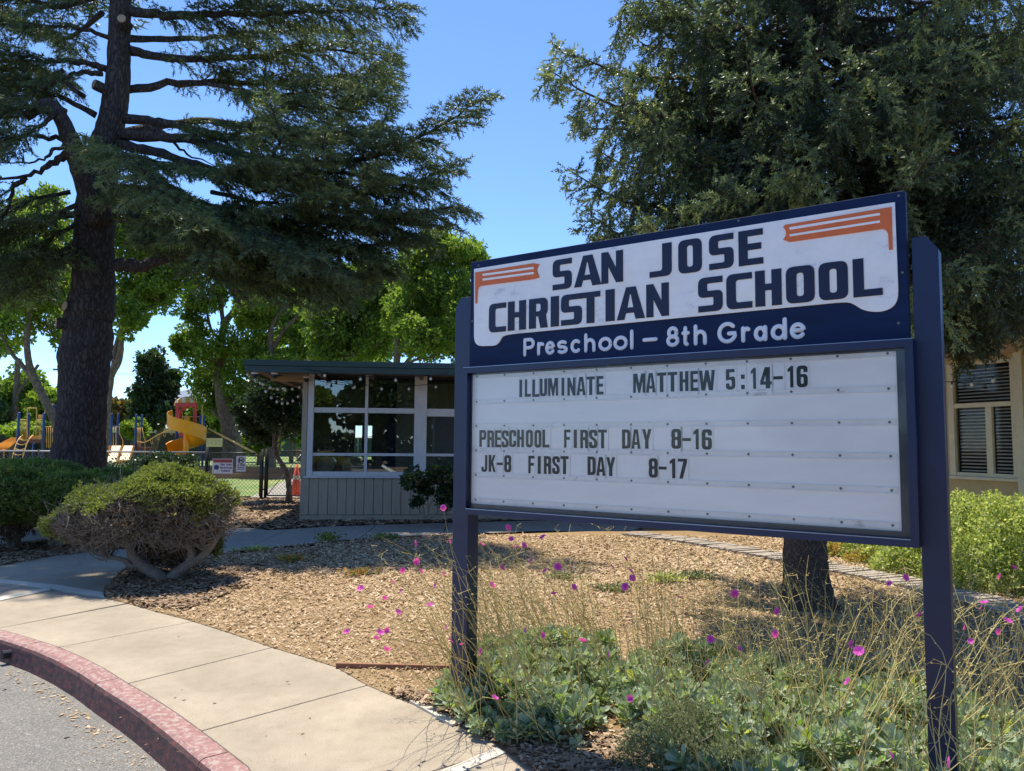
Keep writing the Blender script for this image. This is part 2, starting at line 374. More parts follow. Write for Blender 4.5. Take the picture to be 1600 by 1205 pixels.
M_GRASS = leafmat('grass_blades', [(0, (.08, .13, .03)), (.5, (.16, .24, .05)), (1, (.32, .36, .1))], .35)
M_MAROON = paint('maroon_drum_shell', (.2, .05, .05), .3, .2, 4, 0)
M_FLAGW = paint('flag_white', (.6, .55, .55), .8, .05, 5, 0)
M_BROWNB = paint('brown_box', (.36, .23, .13), .7, .2, 5, 0)

# ------------------------------------------------------------------ ground, kerb, pavement
def gp(L, z=0.0): return np.array([G(x, y, z)[:2] for x, y in L])
curb_in = np.vstack([[(-34, 8.3), (-9, 8.15), (-6.6, 7.6), (-5.3, 6.95)],
    gp([(0, 984), (40, 995), (87, 1010), (125, 1026), (162, 1045), (197, 1067), (230, 1086), (262, 1106), (295, 1129), (328, 1154), (362, 1180), (394, 1205)]),
    [(-.95, 3.15), (-.72, 2.6), (-.58, 1.9), (-.5, 1.0), (-.48, -30)]])
KW = 0.155
tn = nrm(np.gradient(curb_in, axis=0)); nl = np.c_[tn[:, 1], -tn[:, 0]]   # towards the road
if nl[6] @ np.array([-1, -1]) < 0: nl = -nl
curb_out = curb_in+nl*(KW+.03)
# base terrain
far = np.array([(420, -30.), (420, 900), (-420, 900), (-420, 8.3)])
gv = np.vstack([curb_in, far]); gv3 = np.c_[gv, np.full(len(gv), -.03)]
g = add('ground', gv3, [np.arange(len(gv3))[::-1][None]], M_SOIL); tag(g, kind='structure')
rv = np.vstack([curb_out+nl*(-.06), [(-.48, -300), (-420, -300), (-420, 8.3)]]); rv3 = np.c_[rv, np.full(len(rv), -.155)]
o = add('road', rv3, [np.arange(len(rv3))[None]], M_ASPH); tag(o, kind='structure')
bv = np.array([(-.6, -30, -.045), (420, -30, -.045), (420, -300, -.045), (-.6, -300, -.045)])
o = add('ground', bv, [np.array([[0, 3, 2, 1]])], M_SOIL); tag(o, kind='structure')
kr = empty('kerb', (*curb_in[8], 0)); tag(kr, kind='structure')
def arclen(P): return np.concatenate([[0], np.cumsum(np.linalg.norm(np.diff(P, axis=0), axis=1))])
def resample(P, s0, s1, n, L=None):
    L = arclen(P); s = np.linspace(s0, s1, n); return np.c_[np.interp(s, L, P[:, 0]), np.interp(s, L, P[:, 1])]
def s_of(P, q):
    L = arclen(P); best = (1e9, 0)
    for i in range(len(P)-1):
        d = P[i+1]-P[i]; t = np.clip((q-P[i]) @ d/(d @ d), 0, 1); e = np.linalg.norm(P[i]+d*t-q)
        if e < best[0]: best = (e, L[i]+t*np.linalg.norm(d))
    return best[1]
cj = [s_of(curb_in, G(x, y)[:2]) for x, y in ((62, 1003), (185, 1060), (355, 1176))]
step = cj[1]-cj[0]
cuts = [cj[0]-8*step-.001*0, *[cj[0]-k*step for k in range(7, 0, -1)], cj[0], cj[1], cj[2], cj[2]+1.5, cj[2]+3, cj[2]+4.5]
cuts = [max(0, c) for c in cuts]
prof = [(0.0, -.02, 0), (0.0, .0, 0), (KW-.035, .002, 0), (KW-.012, -.008, 0), (KW, -.03, 1), (KW+.028, -.165, 1)]
Lc = arclen(curb_in)
for a, b in zip(cuts[:-1], cuts[1:]):
    if b-a < .2: continue
    n = 14; s = np.linspace(a+.005, b-.005, n)
    P = np.c_[np.interp(s, Lc, curb_in[:, 0]), np.interp(s, Lc, curb_in[:, 1])]
    N = nrm(np.c_[np.interp(s, Lc, nl[:, 0]), np.interp(s, Lc, nl[:, 1])])
    m = len(prof); V = []
    for p, q in zip(P, N):
        for (o_, z, _) in prof: V.append((*(p+q*o_), z+.001+random.uniform(-.0012, .0012)))
    idx = lambda i, j: i*m+j
    f0 = [[idx(i, j), idx(i+1, j), idx(i+1, j+1), idx(i, j+1)] for i in range(n-1) for j in range(3)]
    f1 = [[idx(i, j), idx(i+1, j), idx(i+1, j+1), idx(i, j+1)] for i in range(n-1) for j in range(3, m-1)]
    ends = [[idx(0, j) for j in range(m)], [idx(n-1, j) for j in range(m)][::-1]]
    k = add('kerb_segment', V, [np.array(f0+f1), np.array(ends)], M_KERB, kr, smooth=False)
    k.data.materials.append(M_KFACE)
    for i in range(len(f0), len(f0)+len(f1)): k.data.polygons[i].material_index = 1
# drain hole in kerb
hp = G(16, 1021, -.08)
V, fs = tube([hp+np.array([.10, .10, 0]), hp+np.array([-.03, -.05, 0])], .033, 12); 
add('drain_outlet', V, fs, M_DARK, kr)
# pavement
mulch_edge = gp([(166, 936), (190, 941), (219, 949), (258, 960), (297, 970), (360, 990), (424, 1012), (475, 1027), (525, 1043), (549, 1057), (573, 1071), (610, 1087), (647, 1102), (700, 1126), (761, 1154), (789, 1175), (838, 1205), (900, 1250)])
mulch_edge = np.vstack([mulch_edge, [(.75, 2.2), (.95, 1.0), (1.0, -12)]])
sw = empty('sidewalk', (-2, 5, 0)); tag(sw, kind='structure')
def slab(pts, mat=M_CONC, parent=sw, z=0.0, name='slab', th=.06, bevel=.006):
    V, fs = poly_extrude(pts, z-th, z); return add(name, V, fs, mat, parent, bevel=bevel)
joints = [((-4, 982), (184, 946)), ((88, 1012), (302, 971)), ((200, 1068), (424, 1012)), ((307, 1144), (573, 1071)), ((465, 1275), (745, 1180))]
js = [(s_of(curb_in, G(*a)[:2]), s_of(mulch_edge, G(*b)[:2])) for a, b in joints]
js.append((js[-1][0]+1.6, js[-1][1]+1.6)); js.append((js[-1][0]+1.6, js[-1][1]+1.6)); js.append((js[-1][0]+3, js[-1][1]+3))
for i, ((a0, b0), (a1, b1)) in enumerate(zip(js[:-1], js[1:])):
    g_ = .005 if i in (1, 2) else .003
    A = resample(curb_in, a0+g_, a1-g_, 9)-0; nA = nrm(np.gradient(A, axis=0)); 
    B = resample(mulch_edge, b0+g_, b1-g_, 9)
    inward = nrm(B-A)
    slab(np.vstack([A+inward*.008, (B+inward*.10)[::-1]]), M_CONC)
# sub base (dark joint floor)
sb = np.vstack([curb_in[:-1], [(1.2, -12), (1.2, 3)], gp([(900, 1180), (640, 1080), (424, 1000), (200, 930), (240, 840), (700, 812), (1000, 808)]), gp([(-400, 800)])])
# left forecourt slabs
sA = s_of(curb_in, G(-4, 982)[:2])
lc = resample(curb_in, sA-3.2, sA-.003, 10)
slab(np.vstack([lc, gp([(184, 945), (215, 940), (190, 928), (160, 933), (76, 922), (-8, 937), (-190, 972)])]))
slab(gp([(-12, 911), (74, 920), (-10, 934), (-210, 968), (-340, 950), (-300, 905)]))
slab(gp([(-300, 903), (-12, 909), (78, 919), (163, 932), (163, 922), (205, 888), (345, 858), (345, 838), (150, 845), (80, 866), (0, 882), (-200, 905)]))
# pale bands
o = slab(gp([(-300, 903), (-12, 909.5), (78, 919.5), (163, 934), (159, 926), (90, 914.5), (0, 905.5), (-300, 899)]), M_BAND, sw, .005, 'cement_band', .02, 0)
o = slab(gp([(0, 933), (74, 919), (80, 922.5), (-2, 940)]), M_BAND, sw, .009, 'cement_band', .02, 0)
o = slab(gp([(687, 1207), (776, 1170), (791, 1177), (722, 1207)]), M_BAND, sw, .006, 'cement_band', .02, 0)
# rear walkway slabs
wu = gp([(-200, 835), (0, 822), (110, 818), (250, 822), (390, 822), (515, 820), (706, 815), (850, 811), (1010, 806)])
wl = gp([(-200, 880), (0, 868), (110, 862), (250, 880), (345, 868), (490, 853), (706, 838), (850, 833), (1010, 828)])
ww = empty('walkway', (*wl[4], 0)); tag(ww, kind='structure')
def cut(P, x): 
    i = np.argsort(P[:, 0]); return np.array([x, np.interp(x, P[i, 0], P[i, 1])])
xs = [-15, -11.2, -9.2, -7.4, -5.6, -4.1, -2.63, -1.3, 0.1, 1.3, 2.4]
for x0, x1 in zip(xs[:-1], xs[1:]):
    sk = .12
    slab([cut(wl, x0+.006+sk), cut(wl, x1-.006+sk), cut(wu, x1-.006), cut(wu, x0+.006)], M_CONCG, ww, .004)
# mulch beds
def bed(name, pts, z=.004, mat=M_MULCH):
    pts = np.asarray(pts); V = np.c_[pts, np.full(len(pts), z)]
    ar = np.sum(pts[:, 0]*np.roll(pts[:, 1], -1)-np.roll(pts[:, 0], -1)*pts[:, 1])
    ix = np.arange(len(V)); 
    if ar < 0: ix = ix[::-1]
    o = add(name, V, [ix[None]], mat); tag(o, kind='structure'); return o
M1 = np.vstack([mulch_edge[:-1], [(9, 1.0), (14, 12.5)], gp([(1300, 812), (1010, 822), (985, 831), (850, 830), (706, 835), (589, 840), (490, 849), (420, 856), (340, 864), (260, 878), (202, 890), (163, 923)])])
M2 = gp([(-260, 906), (0, 884), (84, 869), (150, 862), (220, 856), (300, 849), (200, 841), (109, 841), (84, 843), (0, 853), (-260, 871)])
M3 = np.vstack([gp([(-420, 838), (0, 824), (110, 822), (250, 825), (390, 825), (420, 829), (515, 823), (706, 817), (900, 812), (1000, 812)]), [(6, 14), (6, 21), (-6, 21.9), (-14, 22), (-26, 22)]])
M1 = M1; bed('mulch_bed', M1); bed('mulch_bed', M2); bed('bark_bed', M3, .004, M_SOIL)
LW = np.array([(-60, 22.6), (-6.2, 22.6), (-5.2, 22.6), (10, 22.6), (60, 22.6), (60, 70), (-60, 70)])
bed('lawn', LW, .0, M_LAWN)
bed('path', np.array([(-7.5, 22.0), (-5.6, 22.0), (-6.6, 33.1), (-9.6, 33.1)]), .02, M_CONCG)
def inside(P, pts):
    P = np.asarray(P); x, y = pts[:, 0], pts[:, 1]; r = np.zeros(len(pts), bool); n = len(P)
    for i in range(n):
        x0, y0 = P[i]; x1, y1 = P[(i+1) % n]
        c = ((y0 > y) != (y1 > y)) & (x < (x1-x0)*(y-y0)/((y1-y0) if y1 != y0 else 1e-9)+x0); r ^= c
    return r
CHIPV = np.array([[-.5, -.22, .02], [.5, -.3, 0], [.42, .3, .03], [-.55, .2, 0], [0, 0, .09]]); CHIPF = np.array([[0, 1, 4], [1, 2, 4], [2, 3, 4], [3, 0, 4]])
CHIPQ = np.array([[-.5, -.15, .02], [.5, -.2, 0], [.45, .2, .03], [-.55, .15, 0]]); CHIPQF = np.array([[0, 1, 2, 3]])
def chips(poly, n, near, farY, size, mat, name, bias=1.0, bounds=None, z=.006):
    P = np.asarray(poly); lo = P.min(0); hi = P.max(0)
    if bounds: lo = np.maximum(lo, bounds[0]); hi = np.minimum(hi, bounds[1])
    lo[1] = max(lo[1], near); hi[1] = min(hi[1], farY)
    pts = np.empty((0, 2))
    while len(pts) < n:
        q = RNG.random((n*4, 2)); 
        # more chips close to the camera: 1/Y sampling
        y = lo[1]*(hi[1]/lo[1])**q[:, 1]; x = lo[0]+(hi[0]-lo[0])*q[:, 0]
        k = RNG.random(len(x)) < np.clip((y/hi[1])*bias+.25, 0, 1); p = np.c_[x, y][k]
        px = np.abs(p[:, 0])/p[:, 1] < .85; p = p[px]
        pts = np.vstack([pts, p[inside(P, p)]])
    pts = pts[:n]; d = pts[:, 1]
    sc = size*(.4+RNG.random(n)**2*1.9)*np.clip(d/7, .75, 1.5)
    ax = nrm(np.c_[RNG.normal(0, .28, n), RNG.normal(0, .28, n), np.ones(n)])
    pos = np.c_[pts, z+RNG.random(n)*.018]
    pt_ = np.sin(pts[:, 0]*2.1+np.sin(pts[:, 1]*1.7)*1.3)*np.sin(pts[:, 1]*1.4+pts[:, 0]*.9+1)+.6*np.sin(pts[:, 0]*5.3+pts[:, 1]*3.1)*np.sin(pts[:, 1]*4.7-pts[:, 0]*2.2)
    V, fs, t = scatter(CHIPQ, CHIPQF, pos, ax, sc, np.clip(RNG.beta(2.2, 1.8, n)+.13*pt_, 0, 1)); b = Bag(); b.put(V, fs, t)
    o = b.out(name, mat); tag(o, kind='stuff'); return o
o = chips(M1, 180000, 3.2, 13.5, .0205, M_CHIP, 'wood_chips'); tag(o, 'pale tan wood chips covering the planting bed around the sign', 'wood chips')
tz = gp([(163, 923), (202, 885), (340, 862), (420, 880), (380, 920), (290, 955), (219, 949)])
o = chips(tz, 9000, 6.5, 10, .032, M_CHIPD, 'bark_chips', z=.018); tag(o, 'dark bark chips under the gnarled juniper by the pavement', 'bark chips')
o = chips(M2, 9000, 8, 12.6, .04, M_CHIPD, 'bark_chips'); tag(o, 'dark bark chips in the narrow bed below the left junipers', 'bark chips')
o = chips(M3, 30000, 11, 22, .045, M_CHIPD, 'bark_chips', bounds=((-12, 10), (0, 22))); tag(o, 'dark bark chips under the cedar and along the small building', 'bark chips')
lit = gp([(525, 1050), (690, 1050), (700, 1120), (790, 1172), (850, 1205), (1150, 1300), (1000, 1130), (760, 1080), (700, 1040)])
o = chips(gp([(530, 1046), (720, 1047), (830, 1150), (1050, 1150), (1250, 1290), (870, 1240), (789, 1173), (700, 1124), (573, 1069)]), 6500, 2.6, 5, .036, M_CHIPD, 'bark_litter', z=.018); tag(o, 'coarse brown bark litter at the foot of the flower bed', 'bark litter')
# fallen bits on the asphalt edge and pavement
q = resample(curb_out, s_of(curb_out, G(0, 1020)[:2]), s_of(curb_out, G(330, 1205)[:2]), 700)
n = 380; ii = RNG.integers(0, 700, n); off = np.abs(RNG.normal(0, .10, n))+.03
nlo = nrm(np.gradient(q, axis=0)); nlo = np.c_[nlo[:, 1], -nlo[:, 0]]
if nlo[300] @ np.array([-1, -1]) < 0: nlo = -nlo
pp = q[ii]+nlo[ii]*off[:, None]
V, fs, t = scatter(CHIPV, CHIPF, np.c_[pp, np.full(n, -.150)], nrm(np.c_[RNG.normal(0, .2, n), RNG.normal(0, .2, n), np.ones(n)]), .008+RNG.random(n)**3*.028, RNG.random(n))
b = Bag(); b.put(V, fs, t); o = b.out('gutter_litter', M_CHIP); tag(o, 'small dry leaves and grit along the foot of the red kerb', 'leaf litter', kind='stuff')
pp = gp(list(zip(RNG.uniform(150, 760, 130), RNG.uniform(960, 1200, 130)))); pp = pp[~inside(M1, pp)]; n = len(pp)
V, fs, t = scatter(CHIPV, CHIPF, np.c_[pp, np.full(n, .003)], nrm(np.c_[RNG.normal(0, .2, n), RNG.normal(0, .2, n), np.ones(n)]), .004+RNG.random(n)**3*.02, RNG.random(n)*.6)
b = Bag(); b.put(V, fs, t); o = b.out('pavement_debris', M_CHIPD); tag(o, 'scattered specks of bark on the concrete pavement', 'debris', kind='stuff')

# timber edging and stones
a, c = G(525, 1044), G(708, 1048)
e = box('timber_edging', (a+c)/2+np.array([0, 0, .012]), (np.linalg.norm(c-a), .025, .05), M_WOODR, rz=math.atan2(c[1]-a[1], c[0]-a[0]), bevel=.004)
tag(e, 'thin reddish timber edging board half buried in the mulch left of the sign', 'edging board')
slab(gp([(640, 1098), (650, 1092), (722, 1131), (706, 1136)]), M_BAND, sw, .014, 'cement_band', .03, 0)
# plank path
pc = catmull([G(985, 836), G(1080, 848), G(1180, 866), G(1300, 890), G(1440, 919), G(1600, 962), G(1720, 1010)], 8)[:, :2]
L_ = arclen(pc); npk = int(L_[-1]/.125)
pr = empty('plank_path', (*pc[len(pc)//2], 0)); tag(pr, 'weathered grey timber plank path curving through the mulch behind the sign', 'plank path')
pme = None
for i in range(npk):
    s = (i+.5)*.125; c_ = np.array([np.interp(s, L_, pc[:, 0]), np.interp(s, L_, pc[:, 1])]); d_ = np.array([np.interp(s+.05, L_, pc[:, 0]), np.interp(s+.05, L_, pc[:, 1])])-c_
    if pme is None:
        pme = mesh_np('plank', CUBE*np.array([.085, .52, .04]), [CF]); pme.materials.append(M_WOODG)
    inst(pme, 'plank', (c_[0]+random.uniform(-.01, .01), c_[1], .028+random.uniform(-.006, .006)), pr, (random.uniform(-.02, .02), random.uniform(-.04, .04), math.atan2(d_[1], d_[0])+random.uniform(-.04, .04)), (random.uniform(.85, 1.05), random.uniform(.9, 1.08), 1))

# ------------------------------------------------------------------ glyphs
def rp(pts, w, h, rr):
    """polygon with rounded corners; pts (x,y,[r]) in unit box"""
    P = [np.array((p[0]*w, p[1]*h)) for p in pts]; R = [(p[2] if len(p) > 2 else 0)*rr for p in pts]; o = []; n = len(P)
    for i in range(n):
        a, b_, c = P[i-1], P[i], P[(i+1) % n]; r = R[i]
        if r <= 0: o.append(b_); continue
        d1 = (a-b_); l1 = np.linalg.norm(d1); d2 = (c-b_); l2 = np.linalg.norm(d2); d1 /= l1; d2 /= l2
        r1 = min(r, l1*.48); r2 = min(r, l2*.48); p0, p2 = b_+d1*r1, b_+d2*r2
        for t in np.linspace(0, 1, 5): o.append((1-t)**2*p0+2*t*(1-t)*b_+t*t*p2)
    return o
def glyph(ch, w, h, a, b, R, flat=False):
    """a: stem / width, b: bar / height, R: outer radius; returns list of loops"""
    r = .45; A = 1-a; B = 1-b; m = .5+a/2; k = .5-a/2
    d = {
     'I': [[(0,0),(1,0),(1,1),(0,1)]], '-': [[(0,.42),(1,.42),(1,.56),(0,.56)]],
     ':': [[(0,0),(1,0),(1,.2),(0,.2)], [(0,.5),(1,.5),(1,.7),(0,.7)]],
     'L': [[(0,0),(1,0),(1,b),(a,b),(a,1),(0,1)]],
     'T': [[(k,0),(m,0),(m,B),(1,B),(1,1),(0,1),(0,B),(k,B)]],
     'F': [[(0,0),(a,0),(a,.44),(.9,.44),(.9,.44+b),(a,.44+b),(a,B),(1,B),(1,1),(0,1)]],
     'E': [[(0,0),(1,0),(1,b),(a,b),(a,.43),(.93,.43),(.93,.43+b),(a,.43+b),(a,B),(1,B),(1,1),(0,1)]],
     'H': [[(0,0),(a,0),(a,.44),(A,.44),(A,0),(1,0),(1,1),(A,1),(A,.44+b),(a,.44+b),(a,1),(0,1)]],
     'O': [[(0,0,1),(1,0,1),(1,1,1),(0,1,1)], [(a,b,r),(a,B,r),(A,B,r),(A,b,r)]],
     'D': [[(0,0),(1,0,1),(1,1,1),(0,1)], [(a,b),(a,B),(A,B,r),(A,b,r)]],
     'U': [[(0,0,1),(1,0,1),(1,1),(A,1),(A,b,r),(a,b,r),(a,1),(0,1)]],
     'J': [[(0,0,1),(1,0,1),(1,1),(A,1),(A,b,r),(a,b,r),(a,.3),(0,.3)]],
     'P': [[(0,0),(a,0),(a,.42),(1,.42,1),(1,1,1),(0,1)], [(a,.42+b),(a,B),(A,B,r),(A,.42+b,r)]],
     'R': [[(0,0),(a,0),(a,.44),(A-.02,.44,.5),(A,0),(1,0),(1,.5,.6),(.9,.52,.3),(1,.6,.6),(1,1,1),(0,1)], [(a,.44+b),(a,B),(A,B,r),(A,.44+b,r)]],
     'C': [[(1,.36),(A,.36),(A,b,r),(a,b,r),(a,B,r),(A,B,r),(A,.64),(1,.64),(1,1,1),(0,1,1),(0,0,1),(1,0,1)]],
     'S': [[(1,.67),(A,.67),(A,B,r),(a,B,r),(a,.64,r),(1,.44,1),(1,0,1),(0,0,1),(0,.33),(a,.33),(a,b,r),(A,b,r),(A,.38,r),(0,.57,1),(0,1,1),(1,1,1)]],
     'A': [[(0,0),(a*.85,0),(.31,.2),(.69,.2),(1-a*.85,0),(1,0),(.72,1),(.28,1)], [(.36,.34),(.48,.82),(.52,.82),(.64,.34)]],
     'N': [[(0,0),(a*.85,0),(a*.85,.55),(1-a*.85,0),(1,0),(1,1),(1-a*.85,1),(1-a*.85,.45),(a*.85,1),(0,1)]],
     'M': [[(0,0),(a*.7,0),(a*.7,.66),(.5-a*.25,0),(.5+a*.25,0),(1-a*.7,.66),(1-a*.7,0),(1,0),(1,1),(.68,1),(.5,.45),(.32,1),(0,1)]],
     'W': [[(.14,0),(.38,0),(.5,.52),(.62,0),(.86,0),(1,1),(1-a*.66,1),(.74,.36),(.60,1),(.40,1),(.26,.36),(a*.66,1),(0,1)]],
     'Y': [[(k,0),(m,0),(m,.42),(1,1),(1-a*.9,1),(.5,.62),(a*.9,1),(0,1),(k,.42)]],
     'K': [[(0,0),(a,0),(a,.33),(a+.08,.42),(1-a*.9,0),(1,0),(a*.75+.35,.58),(.98,1),(1-a,1),(a,.60),(a,1),(0,1)]],
     '8': [[(0,0,1),(1,0,1),(1,.45,.6),(.93,.52,.4),(1,.6,.6),(1,1,1),(0,1,1),(0,.6,.6),(.07,.52,.4),(0,.45,.6)], [(a,b,r),(a,.46,r),(A,.46,r),(A,b,r)], [(a,.58,r),(a,B,r),(A,B,r),(A,.58,r)]],
     '6': [[(0,0,1),(1,0,1),(1,.60,1),(a,.60),(a,B,r),(A,B,r),(A,.70),(1,.70),(1,1,1),(0,1,1)], [(a,b,r),(a,.48,r),(A,.48,r),(A,b,r)]],
     '5': [[(0,.3),(0,0,1),(1,0,1),(1,.66,1),(a,.60),(a,B),(.95,B),(.95,1),(0,1),(0,.46),(A,.50,.6),(A,b,r),(a,b,r),(a,.3)]],
     '4': [[(.48,0),(.86,0),(.86,.18),(1,.18),(1,.32),(.86,.32),(.86,1),(.42,1),(0,.34),(0,.18),(.48,.18)], [(.28,.32),(.48,.70),(.48,.32)]],
     '1': [[(.45,0),(1,0),(1,1),(.6,1),(0,.86),(0,.72),(.45,.78)]],
     '7': [[(.15,0),(.52,0),(1,.84),(1,1),(0,1),(0,.86),(.62,.86)]],
    }
    if flat:
        d['C'] = [[(1,0),(1,b),(a,b,r),(a,B,r),(1,B),(1,1),(0,1,1),(0,0,1)]]
        d['S'] = [[(0,0),(1,0,1),(1,.6,.8),(a,.6,r*.5),(a,B,r*.6),(1,B),(1,1),(0,1,1),(0,.42,.8),(A,.42,r*.5),(A,b,r*.6),(0,b)]]
        d['J'] = [[(0,0),(1,0,1),(1,1),(1-a,1),(1-a,b,r),(0,b)]]
        d['R'] = [[(0,0),(a,0),(a,.40),(.5,.40),(.62,0),(1,0),(.9,.44,.5),(1,.52,.6),(1,1,1),(0,1)], [(a,.40+b*.9),(a,B),(A,B,r),(A,.40+b*.9,r)]]
        d['A'] = [[(0,0),(.27,0),(.33,.2),(.62,.2),(.68,0),(1,0),(.68,1),(.34,1)], [(.38,.36),(.47,.78),(.51,.78),(.60,.36)]]
    return [rp(lp, w, h, R) for lp in d[ch]]
def shape_mesh(loops, depth, name, bev=0.0):
    """filled 2D outline (x,z plane, facing -y after mapping) extruded by depth"""
    cu = bpy.data.curves.new(name, 'CURVE'); cu.dimensions = '2D'; cu.fill_mode = 'BOTH'; cu.extrude = depth/2; cu.bevel_depth = bev
    for lp in loops:
        sp = cu.splines.new('POLY'); sp.points.add(len(lp)-1)
        for i, p in enumerate(lp): sp.points[i].co = (p[0], p[1], 0, 1)
        sp.use_cyclic_u = True
    ob = bpy.data.objects.new('tmp', cu); COL.objects.link(ob)
    dg = bpy.context.evaluated_depsgraph_get(); me = bpy.data.meshes.new_from_object(ob.evaluated_get(dg)); me.name = name
    bpy.data.objects.remove(ob); bpy.data.curves.remove(cu)
    return me
class Plane:
    """vertical plane through P0 (world), u along dir, v up; face normal towards viewer"""
    def __init__(s, P0, d): 
        s.P0 = np.array([P0[0], P0[1], 0.0]); s.d = nrm(np.array([d[0], d[1], 0.0])); s.n = np.array([s.d[1], -s.d[0], 0.0])
    def shift(s, k): return Plane(s.P0+s.n*k, s.d)
    def uv(s, px, py):
        r = ray(px, py); t = ((s.P0-C0) @ s.n)/(r @ s.n); p = C0+r*t-s.P0; return np.array([p @ s.d, p[2]])
    def w(s, u, v, k=0.0): return s.P0+s.d*u+s.n*k+np.array([0, 0, v])
    def mat(s, u, v, k=0.0):
        p = s.w(u, v, k); return Matrix(((s.d[0], 0, s.n[0], p[0]), (s.d[1], 0, s.n[1], p[1]), (0, 1, 0, p[2]), (0, 0, 0, 1)))
    def place(s, me, name, u, v, k, parent, mat):
        me.materials.clear(); me.materials.append(mat)
        o = bpy.data.objects.new(name, me); COL.objects.link(o)
        o.matrix_world = s.mat(u, v, k)
        if parent is not None:
            off = origin(parent); o.parent = parent; m_ = s.mat(u, v, k); m_.translation -= off; o.matrix_basis = m_
        return o
    def box(s, name, u0, u1, v0, v1, k0, k1, mat, parent, bevel=0):
        ax = np.array([s.d, -s.n, [0, 0, 1.0]]); c = s.w((u0+u1)/2, (v0+v1)/2, (k0+k1)/2)
        return box(name, c, (u1-u0, k1-k0, v1-v0), mat, parent, ax=ax, bevel=bevel)

# ------------------------------------------------------------------ the sign
YAW = 0.6121
SP = Plane((-0.2973, 4.6039), (math.cos(YAW), -math.sin(YAW)))   # cabinet front plane
sign = empty('school_sign', SP.w(1.22, 0, -.1), 'navy double post school sign with painted white header and changeable letter panel', 'sign board')
CW, CB, CT, HT = 2.44, 1.180, 2.058, 2.703
HP = SP.shift(-.06)      # header face
# posts
PT = SP.shift(-.075)
def post(u0, u1, chl, parent):
    w = u1-u0; top = PT.uv(1430, 372)[1]; c = .03
    lp = [(0, 0), (w, 0), (w, top-c*0), (0, top)]
    if chl: lp = [(0, 0), (w, 0), (w, top), (.042, top), (0, top-.06)]
    else: lp = [(0, 0), (w, 0), (w, top-.06), (w-.045, top), (0, top)]
    me = shape_mesh([[np.array(p) for p in lp]], .1, 'post', .003)
    o = PT.place(me, 'post', u0, 0, -.05, parent, M_NAVY); return o
lu0, lu1 = PT.uv(708, 850)[0], PT.uv(727.5, 900)[0]
ru0, ru1 = PT.uv(1426, 450)[0], PT.uv(1467, 450)[0]
post(lu0, lu1+.012, True, sign); post(ru0+.004, ru1, False, sign)
# header board
hu0, hu1 = HP.uv(735, 480)[0], HP.uv(1417.5, 400)[0]
HP.box('header_board', hu0, hu1, CT-.03, HP.uv(1416, 297)[1], -.045, 0, M_NAVYW, sign, .003)
def hpoly(name, px, k, depth, mat, bev=.001, off=0.0, P=HP):
    pts = [P.uv(x, y) for x, y in px]; u0, v0 = pts[0]
    me = shape_mesh([[p-np.array([u0, v0]) for p in pts]], depth, name, bev); return P.place(me, name, u0, v0, k, sign, mat)
def smooth_px(px, r=.02):
    pts = [HP.uv(x, y) for x, y, *_ in px]; R = [(p[2] if len(p) > 2 else 0) for p in px]
    return rp([(p[0], p[1], q) for p, q in zip(pts, R)], 1, 1, r)
wh = smooth_px([(742, 421), (1398, 317), (1404, 474, 3), (1381, 488, 4), (1350, 486, 3), (1332, 473, 2), (1318, 472, 2), (800, 522, 2), (786, 525, 1), (778, 540, 2), (742, 541, 3)])
me = shape_mesh([wh], .006, 'white_field', .0015); u0 = HP
o = HP.place(me, 'white_field', 0, 0, .003, sign, M_SWHITE)
def z6(L): return [(1060+x/3.81, 290+y/3.81) for x, y in L]
def z5(L): return [(700+x/4.444, 380+y/4.444) for x, y in L]
hpoly('orange_bracket', z6([(640,238),(1270,132),(1276,383),(1257,385),(1252,290),(1240,270),(1220,260),(665,338),(628,325),(642,305),(645,285),(642,268),(628,250)]), .0085, .004, M_ORANGE)
hpoly('orange_bracket', z5([(195,207),(600,143),(640,150),(627,172),(624,195),(640,240),(600,252),(235,298),(219,308),(213,325),(208,420),(197,420)]), .0085, .004, M_ORANGE)
for L in (z6([(665,253),(1200,168),(1204,180),(668,267)]), z6([(665,295),(1200,212),(1204,224),(668,306)]), z5([(248,217),(600,168),(604,182),(250,230)]), z5([(248,250),(602,203),(604,217),(250,263)])):
    hpoly('white_stripe', L, .0115, .003, M_SWHITE, .0005)
# header letters
def zz1(x, y): return (700+x/2, 280+y/2)
r1t = [HP.uv(*zz1(335, 254))[1], HP.uv(*zz1(983, 156))[1]]; r1b = [HP.uv(*zz1(335, 346))[1], HP.uv(*zz1(983, 267))[1]]
r2t = [HP.uv(*zz1(140, 392))[1], HP.uv(*zz1(1290, 249))[1]]; r2b = [HP.uv(*zz1(150, 476))[1], HP.uv(*zz1(1355, 367))[1]]
def letter_on(P, ch, u0, u1, v0, v1, k, parent, mat, a, b, R, depth=.004, flat=False, name='letter'):
    me = shape_mesh(glyph(ch, u1-u0, v1-v0, a, b, R, flat), depth, name, 0.0004)
    return P.place(me, name, u0, v0, k, parent, mat)
hr1 = [('S',330,389),('A',397,481),('N',482,549),('J',632,701),('O',722,795),('S',818,894),('E',910,986)]
hr2 = [('C',131,184),('H',190,246),('R',256,314),('I',324,349),('S',356,421),('T',418,478),('I',495,523),('A',530,617),('N',622,692),('S',784,860),('C',872,952),('H',962,1044),('O',1058,1147),('O',1160,1251),('L',1267,1358)]
def lerpv(p, x, x0, x1): return p[0]+(p[1]-p[0])*(x-x0)/(x1-x0)
